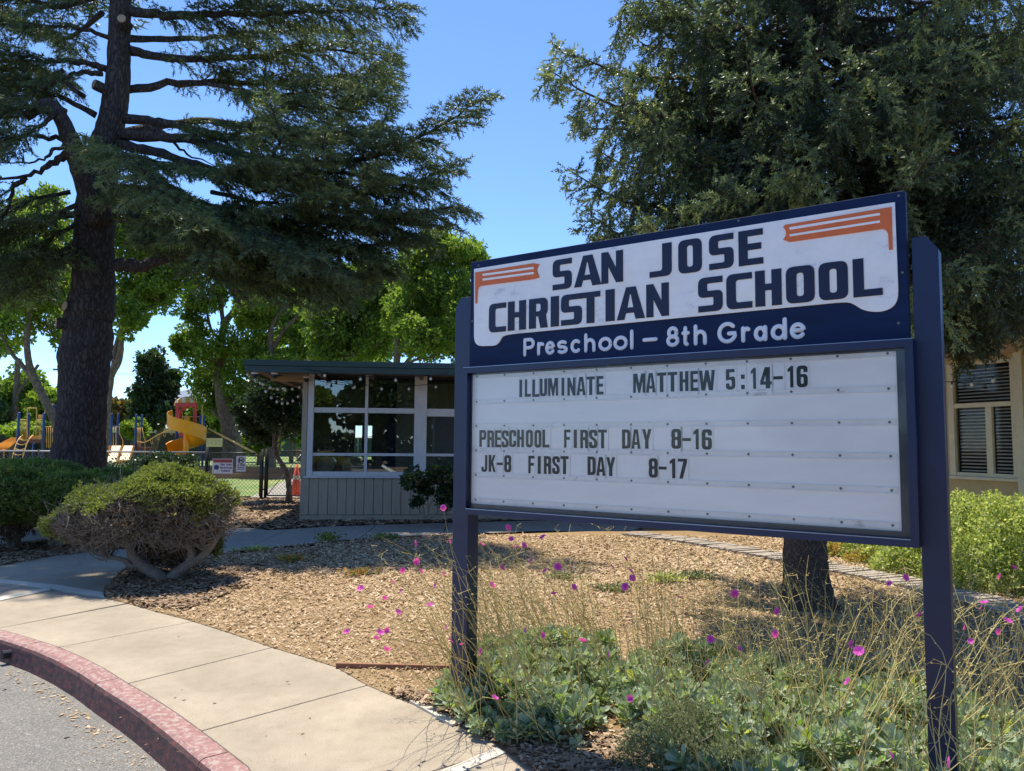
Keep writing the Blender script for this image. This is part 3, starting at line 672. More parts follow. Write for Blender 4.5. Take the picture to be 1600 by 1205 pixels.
for row, (rt, rb), (xa, xb) in ((hr1, (r1t, r1b), (335, 983)), (hr2, (r2t, r2b), (140, 1300))):
    for ch, x0, x1 in row:
        xm = (x0+x1)/2; ym = 0
        v1, v0 = sum(rt)/2, sum(rb)/2
        pyc = (254-(xm-335)*.151+346-(xm-335)*.122)/2 if row is hr1 else (392-(xm-140)*.1243+476-(xm-140)*.0905)/2
        ua = HP.uv(*zz1(x0, pyc))[0]; ub = HP.uv(*zz1(x1, pyc))[0]
        a = {'I': 1, 'J': .42, 'T': .40, 'A': .35}.get(ch, .37)
        letter_on(HP, ch, ua, ub, v0, v1, .0085, sign, M_LNAVY, a, .175, .035, .004, True)
        lo_ = glyph(ch, ub-ua, v1-v0, a, .175, .035, True)
        # routed cream halo just proud of the white field
        me = shape_mesh(lo_, .0006, 'letter_edge', .0045); HP.place(me, 'letter_edge', ua, v0, .0032, sign, M_CREAM)
# rounded lower-case line: strokes
def arc(cx, cy, rx, ry, a0, a1, n=14):
    t = np.radians(np.linspace(a0, a1, n)); return [(cx+rx*math.cos(x), cy+ry*math.sin(x)) for x in t]
STR = {
 'P': [[(0,0),(0,1)], [(0,1),(.55,1)]+arc(.6,.73,.4,.27,90,-90)+[(0,.46)]],
 'r': [[(0,0),(0,.68)], [(0,.42)]+arc(.6,.30,.6,.36,160,60,7)],
 'e': [[(.05,.36),(1,.36)]+arc(.5,.34,.5,.34,3,320,18)],
 's': [arc(.5,.51,.42,.17,40,180,8)+arc(.5,.51,.42,.17,180,270,5)+arc(.5,.17,.45,.17,90,-140,10)],
 'c': [arc(.55,.34,.5,.34,50,310,16)],
 'h': [[(0,0),(0,1)], [(0,.4)]+arc(.5,.36,.5,.32,165,0,9)+[(1,0)]],
 'o': [arc(.5,.34,.5,.34,0,360,22)], 'l': [[(.5,0),(.5,1)]],
 'n': [[(0,0),(0,.68)], [(0,.4)]+arc(.5,.36,.5,.32,165,0,9)+[(1,0)]],
 '_': [[(0,.42),(1,.42)]],
 '8': [arc(.5,.74,.4,.26,0,360,20), arc(.5,.26,.5,.26,0,360,20)],
 't': [[(.4,.95),(.4,.15)]+arc(.7,.15,.3,.15,180,270,5), [(0,.66),(.9,.66)]],
 'G': [arc(.5,.5,.5,.5,45,340,22)+[(1,.45),(.6,.45)]],
 'a': [arc(.5,.32,.45,.32,0,360,20), [(.97,.66),(.97,0)]],
 'd': [arc(.47,.33,.46,.33,0,360,20), [(.97,1),(.97,0)]],
 'i': [[(.5,0),(.5,.66)], [(.5,.88),(.5,.9)]], 'S': [arc(.5,.75,.45,.25,40,270,10)+arc(.5,.25,.45,.25,90,-140,10)],
 'J': [[(.8,1),(.8,.25)]+arc(.45,.25,.35,.25,0,-160,8)], 'C': [arc(.55,.5,.5,.5,50,310,16)],
 'N': [[(0,0),(0,1),(1,0),(1,1)]], 'D': [[(0,0),(0,1),(.4,1)]+arc(.4,.5,.6,.5,90,-90,10)+[(0,0)]],
 'g': [arc(.5,.34,.45,.34,0,360,16), [(.97,.66),(.97,-.1)]+arc(.5,-.1,.47,.2,0,-150,6)],
 'O': [arc(.5,.5,.5,.5,0,360,18)], 'W': [[(0,1),(.25,0),(.5,.9),(.75,0),(1,1)]], 'E': [[(1,1),(0,1),(0,0),(1,0)], [(0,.5),(.8,.5)]],
 'R': [[(0,0),(0,1),(.6,1)]+arc(.6,.75,.4,.25,90,-90,8)+[(0,.5)], [(.5,.5),(1,0)]], 'L': [[(0,1),(0,0),(1,0)]], 'I': [[(.5,0),(.5,1)]],
}
def stroke_letter(P, ch, u0, u1, v0, h, rad, k, parent, mat, name='letter', flat=.3):
    b = Bag(); ii = rad
    for st in STR[ch]:
        pts = np.array(st, dtype=float); w = max(u1-u0-2*ii, .0); 
        uu = pts[:, 0]*w+ii; vv = pts[:, 1]*(h-2*ii)+ii
        Q = np.c_[uu, vv, np.zeros(len(pts))]
        # extend ends with a small hemispherical taper
        if len(Q) > 1 and np.linalg.norm(Q[0]-Q[-1]) > rad*.5:
            d0 = nrm(Q[0]-Q[1])*rad; d1 = nrm(Q[-1]-Q[-2])*rad
            Q2 = np.vstack([Q[0]+d0*1.0, Q[0]+d0*.7, Q, Q[-1]+d1*.7, Q[-1]+d1*1.0]); rr = np.concatenate([[rad*.1, rad*.72], np.full(len(Q), rad), [rad*.72, rad*.1]])
        else: Q2 = Q; rr = np.full(len(Q), rad)
        V, fs = tube(Q2, rr, 8); V[:, 2] *= flat; b.put(V, fs)
    me = mesh_np(name, np.vstack(b.v), [np.vstack(f) for f in b.f.values()], smooth=True)
    return P.place(me, name, u0, v0, k, parent, mat)
vb = (HP.uv(820, 557.5)[1]+HP.uv(1255, 530)[1])/2; vt_ = HP.uv(820, 528.5)[1]; hh = max(.10, min(.13, vt_-HP.uv(820, 557.5)[1]))
low = [('P',818,836),('r',839.5,851.5),('e',852,868),('s',869.5,888.5),('c',891,908.5),('h',913,931),('o',935,957),('o',958.5,981.5),('l',983.5,991.5),('_',1004,1028),('8',1041,1062),('t',1065,1079),('h',1084,1105),('G',1121,1153),('r',1158,1174),('a',1177,1200),('d',1204,1231),('e',1234,1260)]
vA, vB = HP.uv(820, 557.5)[1], HP.uv(1250, 530.5)[1]
for ch, x0, x1 in low:
    y = 545-(x0-818)*.062
    ua, ub = HP.uv(x0, y)[0], HP.uv(x1, y)[0]
    stroke_letter(HP, ch, ua, ub, vA+(vB-vA)*(x0-818)/440, hh, .0108, .002, sign, M_LWHITE)
# board screws
def screw_mesh(r=.0062):
    V, fs = tube([(0, 0, 0), (0, 0, .002)], r, 8); return mesh_np('screw', V, fs)
scm = screw_mesh(); scm.materials.append(M_SCREW)
for x, y in ((1404, 306), (1410, 426), (748, 415), (738, 502), (1154, 345), (1404, 505)):
    u, v = HP.uv(x, y); o = HP.place(scm, 'screw', u, v, .0, sign, M_SCREW)
# cabinet
fw = .031
iu0, iu1, iv0, iv1 = SP.uv(737.5, 690)[0], SP.uv(1405.5, 700)[0], SP.uv(1100, 784)[1], SP.uv(1100, 566.5)[1]
iv0 = (SP.uv(737, 786)[1]+SP.uv(1412, 829)[1])/2; iv1 = (SP.uv(738, 586)[1]+SP.uv(1400, 550)[1])/2
def mitre(name, pts, k0, k1, mat):
    me = shape_mesh([[np.array(p)-np.array(pts[0]) for p in pts]], k1-k0, name, .0012)
    return SP.place(me, name, pts[0][0], pts[0][1], (k0+k1)/2, sign, mat)
g2 = .0012
o0, o1, p0, p1 = 0, CW, CB, CT; a0, a1, b0, b1 = fw, CW-fw, CB+fw*1.05, CT-fw*1.05
mitre('cabinet_frame', [(o0, p0+g2), (a0, b0+g2), (a0, b1-g2), (o0, p1-g2)], -.075, 0, M_NAVY)
mitre('cabinet_frame', [(o1, p0+g2), (o1, p1-g2), (a1, b1-g2), (a1, b0+g2)], -.075, 0, M_NAVY)
mitre('cabinet_frame', [(o0+g2, p0), (o1-g2, p0), (a1-g2, b0), (a0+g2, b0)], -.075, 0, M_NAVY)
mitre('cabinet_frame', [(o0+g2, p1), (a0+g2, b1), (a1-g2, b1), (o1-g2, p1)], -.075, 0, M_NAVY)
SP.box('cabinet_back', .01, CW-.01, CB+.01, CT-.01, -.16, -.055, M_NAVY, sign, .004)
# thin bright aluminium edge
for (u0_, u1_, v0_, v1_) in ((a0, a1, b0-.003, b0+.001), (0.0, CW, CT, CT+.0025)):
    SP.box('metal_edge', u0_, u1_, v0_, v1_, -.004, .0022, M_ALU, sign)
# inner dark trim and panel
K = -.046; IP = SP.shift(K)
def onp(P, x, y): return P.uv(x, y)
iu0, iu1 = IP.uv(737.5, 690)[0], IP.uv(1405.5, 700)[0]
iv0 = (IP.uv(737, 787)[1]+IP.uv(1412, 830)[1])/2; iv1 = (IP.uv(738, 586)[1]+IP.uv(1400, 550)[1])/2
for (u0_, u1_, v0_, v1_) in ((a0-.002, iu0, b0-.002, b1+.002), (iu1, a1+.002, b0-.002, b1+.002), (iu0, iu1, b0-.002, iv0), (iu0, iu1, iv1, b1+.002)):
    SP.box('inner_trim', u0_, u1_, v0_, v1_, K-.01, K+.012, M_GASKET, sign)
IP.box('letter_panel', iu0-.003, iu1+.003, iv0-.003, iv1+.003, -.012, 0, M_PANEL, sign)
tv = [ (IP.uv(720+100/4.444, 540+y/4.444)[1]) for y in (200, 385, 552, 722, 890, 1065)]
tv2 = [ (IP.uv(1080+1070/3.544, 520+y/3.544)[1]) for y in (124, 308, 493, 680, 870, 1060)]
tv = [(p+q)/2 for p, q in zip(tv, tv2)]
for v in tv:
    for k_, dv in ((0, -.018), (1, .006)):
        IP.box('letter_track', iu0+.01, iu1-.01, v+dv, v+dv+.004, .0, .006, M_TRACK, sign)
    IP.box('letter_track', iu0+.008, iu1-.008, v-.014, v+.006, .0, .0022, M_TRACK, sign)
    for i in range(12):
        u = iu0+.035+(iu1-iu0-.07)*i/11
        o = IP.place(scm, 'screw', u, v-.004, .0022, sign, M_SCREW)
def q1(x, y): return (720+x/4.444, 540+y/4.444)
rows = []
R1 = [('I',410,428),('L',448,488),('L',500,548),('U',552,600),('M',610,677),('I',702,720),('N',743,797),('A',808,867),('T',877,932),('E',945,992)]
R1 = [(c, 720+a_/4.444, 720+b_/4.444) for c, a_, b_ in R1]
R1 += [(c, 700+a_/2, 700+b_/2) for c, a_, b_ in [('M',580,617),('A',620,649),('T',654,683),('T',688,717),('H',725,752),('E',759,782),('W',786,835),('5',870,898),(':',917,928),('1',948,963),('4',977,1012),('-',1018,1047),('1',1063,1080),('6',1091,1125)]]
R3 = [('P',132,178),('R',188,232),('E',241,281),('S',287,333),('C',340,385),('H',395,440),('O',455,502),('O',515,560),('L',570,617),('F',720,763),('I',787,808),('R',832,885),('S',893,950),('T',958,1015),('D',1122,1180),('A',1188,1248),('Y',1262,1325)]
R3 = [(c, 720+a_/4.444, 720+b_/4.444) for c, a_, b_ in R3]+[(c, 700+a_/2, 700+b_/2) for c, a_, b_ in [('8',699,729),('-',733,759),('1',768,784),('6',794,825)]]
R4 = [('J',147,185),('K',197,243),('-',253,293),('8',305,352),('F',472,513),('I',537,557),('R',580,628),('S',638,688),('T',695,750),('D',883,937),('A',945,1005),('Y',1013,1073),('8',1308,1368),('-',1378,1430),('1',1453,1490),('7',1510,1572)]
R4 = [(c, 720+a_/4.444, 720+b_/4.444) for c, a_, b_ in R4]
lt = [[IP.uv(812, 593.5)[1], IP.uv(1255, 572)[1]], [IP.uv(812, 620)[1], IP.uv(1255, 606)[1]]]
vv = {0: ((lt[0][0]+lt[0][1])/2, (lt[1][0]+lt[1][1])/2),
      1: ((IP.uv(*q1(155, 588))[1]+IP.uv(*q1(1500, 582))[1])/2, (IP.uv(*q1(155, 702))[1]+IP.uv(*q1(1500, 721))[1])/2),
      2: ((IP.uv(*q1(165, 762))[1]+IP.uv(*q1(1540, 783))[1])/2, (IP.uv(*q1(165, 878))[1]+IP.uv(*q1(1540, 920))[1])/2)}
for ri, row in ((0, R1), (1, R3), (2, R4)):
    v1, v0 = vv[ri]; yc = {0: 603, 1: 686, 2: 729}[ri]
    for ci, (ch, x0, x1) in enumerate(row):
        ua, ub = IP.uv(x0, yc)[0], IP.uv(x1, yc)[0]; jit = random.uniform(-.0015, .0015)
        h = v1-v0; g_ = .009
        tm = M_TILEW if (ri == 2 and ci == 3) else M_TILE
        tl = IP.box('letter_tile', ua-g_, ub+g_, v0-.018+jit, v1+.014+jit, (.0024 if True else 0), .0030, tm, sign)
        a = {'I': 1, 'T': .36, 'M': .3, 'W': .3, 'A': .36, 'N': .34, 'Y': .36}.get(ch, .36)
        letter_on(IP, ch, ua, ub, v0+jit, v1+jit, .0038, tl, M_BLACK, a, .15, .02, .0012, name='letter')
SP.box('cover_glass', a0-.001, a1+.001, b0-.001, b1+.001, K+.018, K+.021, M_SGLASS, sign)

# ------------------------------------------------------------------ small building (left)
BA = G(466, 814); BB = G(700, 806.5)
bd_ = nrm(np.array([1.0, .11])); BP = Plane(BA, bd_)
H1 = BP.uv(560, 590)[1]
kb = empty('school_office_building', BP.w(1.5, 0, -2), 'low taupe board building with dark green fascia and wide white framed windows', 'building')
BL = 7.5
def bu(x, y=700): return BP.uv(x, y)[0]
def bv_(x, y): return BP.uv(x, y)[1]
uL = bu(470.5, 700); zS = bv_(560, 745); zB = bv_(480, 805)
# siding boards
w_ = bu(507.5, 770)-bu(493, 770); u = uL; i = 0
BP.box('skirt', uL+.0, BL, -.05, zB, -.10, -.02, M_TAUPE, kb, .004)
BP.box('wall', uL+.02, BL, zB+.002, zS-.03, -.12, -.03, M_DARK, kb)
bm_ = None
while u < BL-.01:
    ww_ = min(w_*random.uniform(.96, 1.04), BL-u)
    BP.box('siding_board', u+.005, u+ww_-.005, zB+.006, zS-.032, -.03, .0+random.uniform(-.003, .003), M_TAUPE, kb, .003); u += ww_; i += 1
zF = BP.uv(560, 586)[1]+.30
BP.box('corner_post', uL, bu(478.5), zS-.03, zF, -.14, -.002, M_TAUPE, kb, .004)
BP.box('window_sill', bu(475.5), BL-.3, zS-.028, zS+.012, -.10, .045, M_TRIMW, kb, .004)
# window frames: vertical members (u0,u1) in px at mid height; and rows
def bay(x_list, rows, name='window', mb=None):
    pass
zt = zF-.02; z1 = (bv_(530, 637)); z2 = bv_(530, 645); z3 = bv_(530, 708); z4 = bv_(530, 712.3); z5_ = bv_(530, 737)
wf = empty('window_frame', BP.w(bu(560), zS, -.04)); wf.parent = kb; wf.location = wf.location-origin(kb)
vm = [(479.5, 488.5), (569, 573.7), (646.5, 666)]
ver = [(bu(a_), bu(b_)) for a_, b_ in vm]
bw = ver[2][0]-ver[0][1]; period = (ver[2][0]+ver[2][1])/2-(ver[0][0]+ver[0][1])/2
for k_ in (1, 2):
    for a_, b_ in ver[1:]:
        ver.append((a_+period*k_*1.04, b_+period*k_*1.04))
ver = [v_ for v_ in ver if v_[1] < BL-.2]
for j_, (a_, b_) in enumerate(ver):
    BP.box('window_post', a_, b_, zS+.013, zt, -.085, .012 if (b_-a_) > .1 else -.006, M_TRIMW, wf, .004)
for j_, ((a_, b_), (c_, d_)) in enumerate(zip(ver[:-1], ver[1:])):
    dd = 0 if j_ < 2 else .055
    for v0_, v1_ in ((zS+.013, z5_*0+zS+.06), (z3, z4), (z1-dd*0, z1*0+z2*0+ (z1+ (z1-z2)*0)),):
        pass
    rails = [(zS+.013, z5_), (z3, z4) if z3 < z4 else (z4, z3), (min(z1, z2)-dd, max(z1, z2))]
    for v0_, v1_ in rails: BP.box('window_rail', b_+.001, c_-.001, v0_, v1_, -.075, -.012, M_TRIMW, wf, .003)
    ys = [(z5_, min(z3, z4)), (max(z3, z4), min(z1, z2)-dd), (max(z1, z2), zt)]
    for v0_, v1_ in ys: BP.box('window_pane', b_+.001, c_-.001, v0_, v1_, -.046, -.040, M_GLASS, wf)
# shell
DEP = 4.6
for (u0_, u1_, k0, k1) in ((uL+.02, uL+.14, -DEP, -.15), (BL-.14, BL, -DEP, -.15)):
    BP.box('side_wall', u0_, u1_, .0, zF, k0, k1, M_TAUPE, kb)
BP.box('floor', uL+.15, BL-.15, .05, .12, -DEP+.1, -.16, M_BROWNB, kb)
# rear wall with an opening (greenery visible through)
ru = [uL+.15, bu(522), bu(556), BL-.15]
BP.box('rear_wall', uL+.15, ru[1], .13, zF, -DEP+.02, -DEP+.12, M_INT, kb)
BP.box('rear_wall', ru[2], BL-.15, .13, zF, -DEP+.02, -DEP+.12, M_INT, kb)
BP.box('rear_wall', ru[1], ru[2], .13, 1.15, -DEP+.02, -DEP+.12, M_INT, kb)
BP.box('rear_wall', ru[1], ru[2], 2.05, zF, -DEP+.02, -DEP+.12, M_INT, kb)
BP.box('rear_window_post', (ru[1]+ru[2])/2-.04, (ru[1]+ru[2])/2+.04, 1.152, 2.048, -DEP+.04, -DEP+.10, M_BEAM, kb)
BP.box('partition', bu(595), bu(610), .13, zF-.1, -2.4, -2.3, M_SBLUE, kb)
BP.box('partition', bu(612), bu(612)+2.6, .13, zF-.1, -2.2, -2.1, M_INT, kb)
# roof and fascia
FP = BP.shift(.85)
fu0, fu1 = FP.uv(384, 570)[0], BL+.9
ft = (FP.uv(400, 561.5)[1]+FP.uv(700, 569)[1])/2; fm = (FP.uv(400, 570)[1]+FP.uv(700, 577.5)[1])/2; fb = (FP.uv(400, 579.5)[1]+FP.uv(700, 588)[1])/2
rf = FP.box('roof', fu0+.03, fu1, fb+.05, ft-.015, -DEP-1.7, -.04, M_SOFF, kb)
FP.box('fascia_board', fu0, fu1, fm+.002, ft, -.045, .03, M_GREENP, rf, .004)
FP.box('fascia_board', fu0, fu1, fb, fm-.002, -.045, .0, M_GREENP, rf, .004)
FP.box('fascia_board', fu0-.02, fu0+.02, fb, fm-.002, -DEP-1.7, -.05, M_GREENP, rf, .004)
FP.box('fascia_board', fu0-.05, fu0+.02, fm+.002, ft, -DEP-1.7, -.05, M_GREENP, rf, .004)
FP.box('roof_gravel', fu0+.02, fu1-.02, ft-.014, ft+.012, -DEP-1.6, -.06, M_ROOF, rf)
for i in range(9):
    u_ = fu0+.35+i*1.0
    FP.box('rafter', u_, u_+.08, fb-.04, fb+.045, -DEP-1.6, -.08, M_SOFF, rf)
BP.box('beam', fu0+.3, uL-.01, fb-.10, fb-.0, -.14, -.02, M_BEAM, rf, .004)
# things seen through the glass
def flag():
    V = []; n = 9; me_b = Bag()
    r = empty('flag', BP.w(bu(490)+.05, .9, -.6), 'small striped flag leaning inside the left window of the low building', 'flag')
    for k_ in range(7):
        pts0 = []
        for i in range(n):
            s_ = i/(n-1); x = bu(489)+.02+.32*s_*.6; z = 1.52-.30*s_-.045*k_*1.0
            pts0.append((x+.02*math.sin(5*s_+k_*.2)*0+k_*.006, z, -.6+.03*math.sin(6*s_)))
        vv_ = [BP.w(a_, b_, c_) for a_, b_, c_ in pts0]+[BP.w(a_, b_-.043, c_) for a_, b_, c_ in pts0]
        f_ = [[i, i+1, n+i+1, n+i] for i in range(n-1)]
        add('stripe', vv_, [np.array(f_)], M_SRED if k_ % 2 else M_FLAGW, r)
    V, fs = tube([BP.w(bu(489), .9, -.62), BP.w(bu(489)+.02, 1.65, -.6)], .008, 6); add('pole', V, fs, M_BEAM, r)
flag()
def drum(u_, v_, k_, r_, lab, ph):
    r = empty('drum', BP.w(u_, v_-r_, k_), lab, 'drum', 'drums behind the window')
    V, fs = tube([BP.w(u_, v_, k_-.2), BP.w(u_, v_, k_+.15)], r_, 20); add('drum_shell', V, fs, M_MAROON, r)
    V, fs = tube([BP.w(u_, v_, k_+.151), BP.w(u_, v_, k_+.165)], r_*.93, 20); add('drum_head', V, fs, M_INT, r)
    V, fs = tube([BP.w(u_, v_-r_, k_), BP.w(u_-.05, .125, k_)], .012, 6); add('leg', V, fs, M_SCREW, r)
drum(bu(504), 1.12, -.7, .2, 'maroon drum standing inside at the left of the low window', 0)
drum(bu(548), 1.06, -.7, .24, 'larger maroon drum inside beside the window mullion', 1)
for (x_, h_, lab) in ((598, .75, 'brown cardboard box on the floor inside the second window bay'), (625, .6, 'wide brown box beside the white post inside the window')):
    r = empty('storage_box', BP.w(bu(x_), .12, -.8), lab, 'box', 'boxes inside the window')
    BP.box('carton', bu(x_)-.2, bu(x_)+.22, .121, .12+h_, -1.1, -.6, M_BROWNB, r, .01); BP.box('flap', bu(x_)-.21, bu(x_)+.23, .121+h_, .135+h_, -1.11, -.84, M_BROWNB, r, .004)
# security cameras under the eave
for x_, y_, lab in ((396, 586, 'white and black dome camera at the roof corner, outermost of three'), (427, 586, 'dome camera in the middle of the eave over the mulch'), (477.5, 586, 'black dome camera fixed beside the corner post of the low building')):
    p = FP.w(FP.uv(x_, y_)[0], fb, -.12) if x_ < 470 else BP.w(bu(477), fb-.015, .10)
    r = empty('security_camera', p, lab, 'camera', 'dome cameras under the eave')
    V, fs = tube([p+[0, 0, .0], p+[0, 0, -.035]], [.075, .065], 14); add('base', V, fs, M_TRIMW, r)
    V, fs = tube([p+np.array([0, 0, -.036]), p+np.array([0, 0, -.07]), p+np.array([0, 0, -.10]), p+np.array([0, 0, -.115])], [.058, .055, .035, .008], 14); add('dome', V, fs, M_BLK, r, smooth=True)
# string lights
def bulbme():
    V, fs = tube([(0, 0, 0), (0, 0, -.035)], .012, 7); b = Bag(); b.put(V, fs)
    return mesh_np('socket', V, fs), mesh_np('bulb', *tube([(0, 0, -.036), (0, 0, -.05), (0, 0, -.07), (0, 0, -.09), (0, 0, -.098)], [.012, .026, .03, .02, .004], 8), smooth=True)
SOCK, BULB = bulbme(); SOCK.materials.append(M_BLK); BULB.materials.append(M_BULB)
def strand(P0, P1, sag, n, lab, ends=True):
    P0 = np.array(P0); P1 = np.array(P1); s = np.linspace(0, 1, 24)[:, None]
    P = P0+(P1-P0)*s; P[:, 2] -= (4*s*(1-s))[:, 0]*sag
    r = empty('string_light', P0, lab, 'string lights', 'string lights under the eaves')
    V, fs = tube(P, .006, 4); add('cord', V, fs, M_BLK, r)
    for i in range(n):
        q = (i+.5)/n; p = P0+(P1-P0)*q; p[2] -= 4*q*(1-q)*sag
        inst(SOCK, 'socket', p, r); inst(BULB, 'bulb', p, r)
FF = FP.shift(.04)
e0, e1 = FP.w(FP.uv(500, 583)[0], fb+.05, .04), FP.w(BL*.62, fb+.03, .04)
strand(FP.w(FP.uv(480, 583)[0], fb+.06, .045), FP.w(FP.uv(700, 588)[0], fb+.02, .045), .10, 4, 'black cord of bulbs drooping in front of the white framed windows')
strand(BP.w(bu(490), fb-.05, .3), BP.w(bu(700), fb-.1, .35), .12, 5, 'second bulb cord sagging just under the soffit behind the fascia')
strand(FP.w(fu0-.1, fb+.10, -.3), FP.w(FP.uv(470, 590)[0], fb-.03, -1.2), .25, 9, 'tangle of frosted bulbs hanging below the left roof corner')
strand(FP.w(fu0+.1, fb-.0, -.6), FP.w(FP.uv(450, 590)[0], fb-.05, -2.2), .45, 9, 'lower loop of frosted bulbs in front of the dark small tree')

# ------------------------------------------------------------------ tan building on the right
TA = D(1486, 742, 12.1)[:2]; TB = D(1600, 750, 11.0)[:2]
TP = Plane(TA, nrm(TB-TA))
tb = empty('tan_building', TP.w(0, 0, -1), 'tan stucco building with cream framed blind covered window behind the low hedge', 'building')
def tu(x): return TP.uv(x, 690)[0]
wb = (TP.uv(1500, 744)[1]); wt = TP.uv(1520, 566)[1]; wm = TP.uv(1545, 632)[1]
u0w, u1w = tu(1484), tu(1591)
TP.box('wall', -9, u0w, -.05, 3.6, -.2, 0, M_TAN, tb); TP.box('wall', u1w, 6, -.05, 3.6, -.2, 0, M_TAN, tb)
TP.box('wall', u0w, u1w, -.05, wb-.03, -.2, -.001, M_TAN, tb); TP.box('wall', u0w, u1w, wt, 3.6, -.2, -.001, M_TAN, tb)
TP.box('corner_trim', tu(1593), tu(1606), -.04, 3.4, .002, .07, M_CREAMT, tb, .004)
TP.box('roof', -9.4, 6.4, 3.3, 3.5, -3, 1.0, M_SOFF, tb); TP.box('fascia_board', -9.4, 6.4, 3.28, 3.56, 1.001, 1.04, M_GREENP, tb)
TP.box('beam', u0w-.3, u1w+.1, 2.98, 3.1, .0, .12, M_BEAM, tb)
wn = empty('window', TP.w((u0w+u1w)/2, wb, -.05)); wn.parent = tb; wn.location = wn.location-origin(tb)
uc = tu(1546)
TP.box('window_sill', u0w-.04, u1w+.05, wb-.045, wb, -.1, .06, M_CREAMT, wn, .004)
for a_, b_ in ((u0w, u0w+.10), (u1w-.08, u1w)): TP.box('window_frame', a_, b_, wb+.001, wt, -.05, .015, M_CREAMT, wn, .004)
TP.box('window_frame', u0w+.101, u1w-.081, wm-.035, wm+.035, -.05, .008, M_CREAMT, wn, .004)
TP.box('window_frame', u0w+.101, u1w-.081, wt-.05, wt, -.05, .008, M_CREAMT, wn, .004)
TP.box('window_frame', u0w+.101, u1w-.081, wb+.001, wb+.06, -.05, .004, M_CREAMT, wn, .004)
TP.box('window_frame', uc-.05, uc+.05, wb+.061, wm-.036, -.05, .006, M_CREAMT, wn, .004)
TP.box('window_pane', u0w+.1, u1w-.08, wb+.06, wt-.05, -.044, -.040, M_SGLASS, wn)
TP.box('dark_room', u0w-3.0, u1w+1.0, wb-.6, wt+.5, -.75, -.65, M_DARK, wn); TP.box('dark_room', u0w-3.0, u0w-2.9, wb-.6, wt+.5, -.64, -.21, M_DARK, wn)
v_ = wb+.09; n_ = 0
while v_ < wt-.07:
    if abs(v_-wm) > .05:
        ax = np.array([TP.d, -TP.n*math.cos(.5)+np.array([0, 0, math.sin(.5)]), np.cross(TP.d, -TP.n*math.cos(.5)+np.array([0, 0, math.sin(.5)]))])
        for (a_, b_) in (((u0w+.14, uc-.06), (uc+.06, u1w-.09)) if v_ < wm else ((u0w+.13, u1w-.09),)):
            box('blind_slat', TP.w((a_+b_)/2, v_, -.072), (b_-a_, .036, .004), M_BLIND, wn, ax=ax)
    v_ += .052
strand(TP.w(tu(1468), 2.66, .3), TP.w(tu(1600), 2.66, .35), .06, 4, 'bulb cord strung across the tan building window')
# teal eave glimpsed under the spruce
# ------------------------------------------------------------------ vegetation builders
def orient_rand(n, zbias=0.0, rng=RNG):
    v = rng.normal(size=(n, 3)); v[:, 2] += zbias; return nrm(v)
LEAFQ = np.array([[0, 0, 0], [.28, 0.02, .45], [0, -.04, 1], [-.28, .02, .45]]); LEAFQF = np.array([[0, 1, 2, 3]])
# small tuft of three leaves
def tuft(nl_, spread, wd, ln=1.0, seed=1):
    r = np.random.default_rng(seed); V = []; Fc = []
    for i in range(nl_):
        th = 2*math.pi*i/nl_+r.uniform(-.4, .4); tl = spread*r.uniform(.6, 1.2)
        d = np.array([math.sin(tl)*math.cos(th), math.sin(tl)*math.sin(th), math.cos(tl)]); s_ = nrm(np.cross(d, r.normal(size=3)))
        L = ln*r.uniform(.7, 1.1); b0 = len(V)
        V += [d*.05, d*L*.5+s_*wd, d*L, d*L*.5-s_*wd]; Fc.append([b0, b0+1, b0+2, b0+3])
    return np.array(V), np.array(Fc)
# needle sprays: thin triangles along a twig
def spray(nn, ln, nlen, wd, tilt, seed=1, flat=1.0):
    r = np.random.default_rng(seed); V = []; Fc = []
    for i in range(nn):
        s = ln*(i+.3)/nn; th = i*2.4+r.uniform(-.3, .3)
        d = nrm(np.array([math.cos(th)*math.sin(tilt), math.sin(th)*math.sin(tilt)*flat, math.cos(tilt)])); p = np.array([0, 0, s])
        sd_ = nrm(np.cross(d, [r.normal(), r.normal(), .2]))*wd; L = nlen*r.uniform(.75, 1.15); b0 = len(V)
        V += [p-sd_, p+sd_, p+d*L]; Fc.append([b0, b0+1, b0+2])
    return np.array(V), np.array(Fc)
CED = spray(5, .075, .072, .0092, .72, 3, .6)
SPR = spray(11, .085, .034, .0078, .84, 5)
JUN = spray(6, .05, .04, .009, .55, 8)
def twig_points(P, step):
    L = np.concatenate([[0], np.cumsum(np.linalg.norm(np.diff(P, axis=0), axis=1))]); s = np.arange(step*.5, L[-1], step)
    Q = np.stack([np.interp(s, L, P[:, k]) for k in range(3)], -1); T = nrm(np.gradient(P, axis=0)); TT = np.stack([np.interp(s, L, T[:, k]) for k in range(3)], -1)
    return Q, nrm(TT), s/L[-1]
class Plant:
    """collects wood tubes and foliage points"""
    def __init__(s): s.wood = Bag(); s.pos = []; s.ax = []; s.sc = []; s.t = []; s.segs = []
    def tube(s, P, r, k=5, lump=0): V, f = tube(P, r, k, True, lump); s.wood.put(V, f)
    def leaves(s, p, a, sc, t): s.pos.append(p); s.ax.append(a); s.sc.append(np.broadcast_to(sc, (len(p),))); s.t.append(np.broadcast_to(t, (len(p),)))
    def crown(s, name, tmpl, mat, parent, up=None):
        p = np.vstack(s.pos); a = np.vstack(s.ax); V, fs, t = scatter(tmpl[0], tmpl[1], p, a, np.concatenate(s.sc), np.concatenate(s.t)); b = Bag(); b.put(V, fs, t)
        o = b.out(name, mat, parent); return o

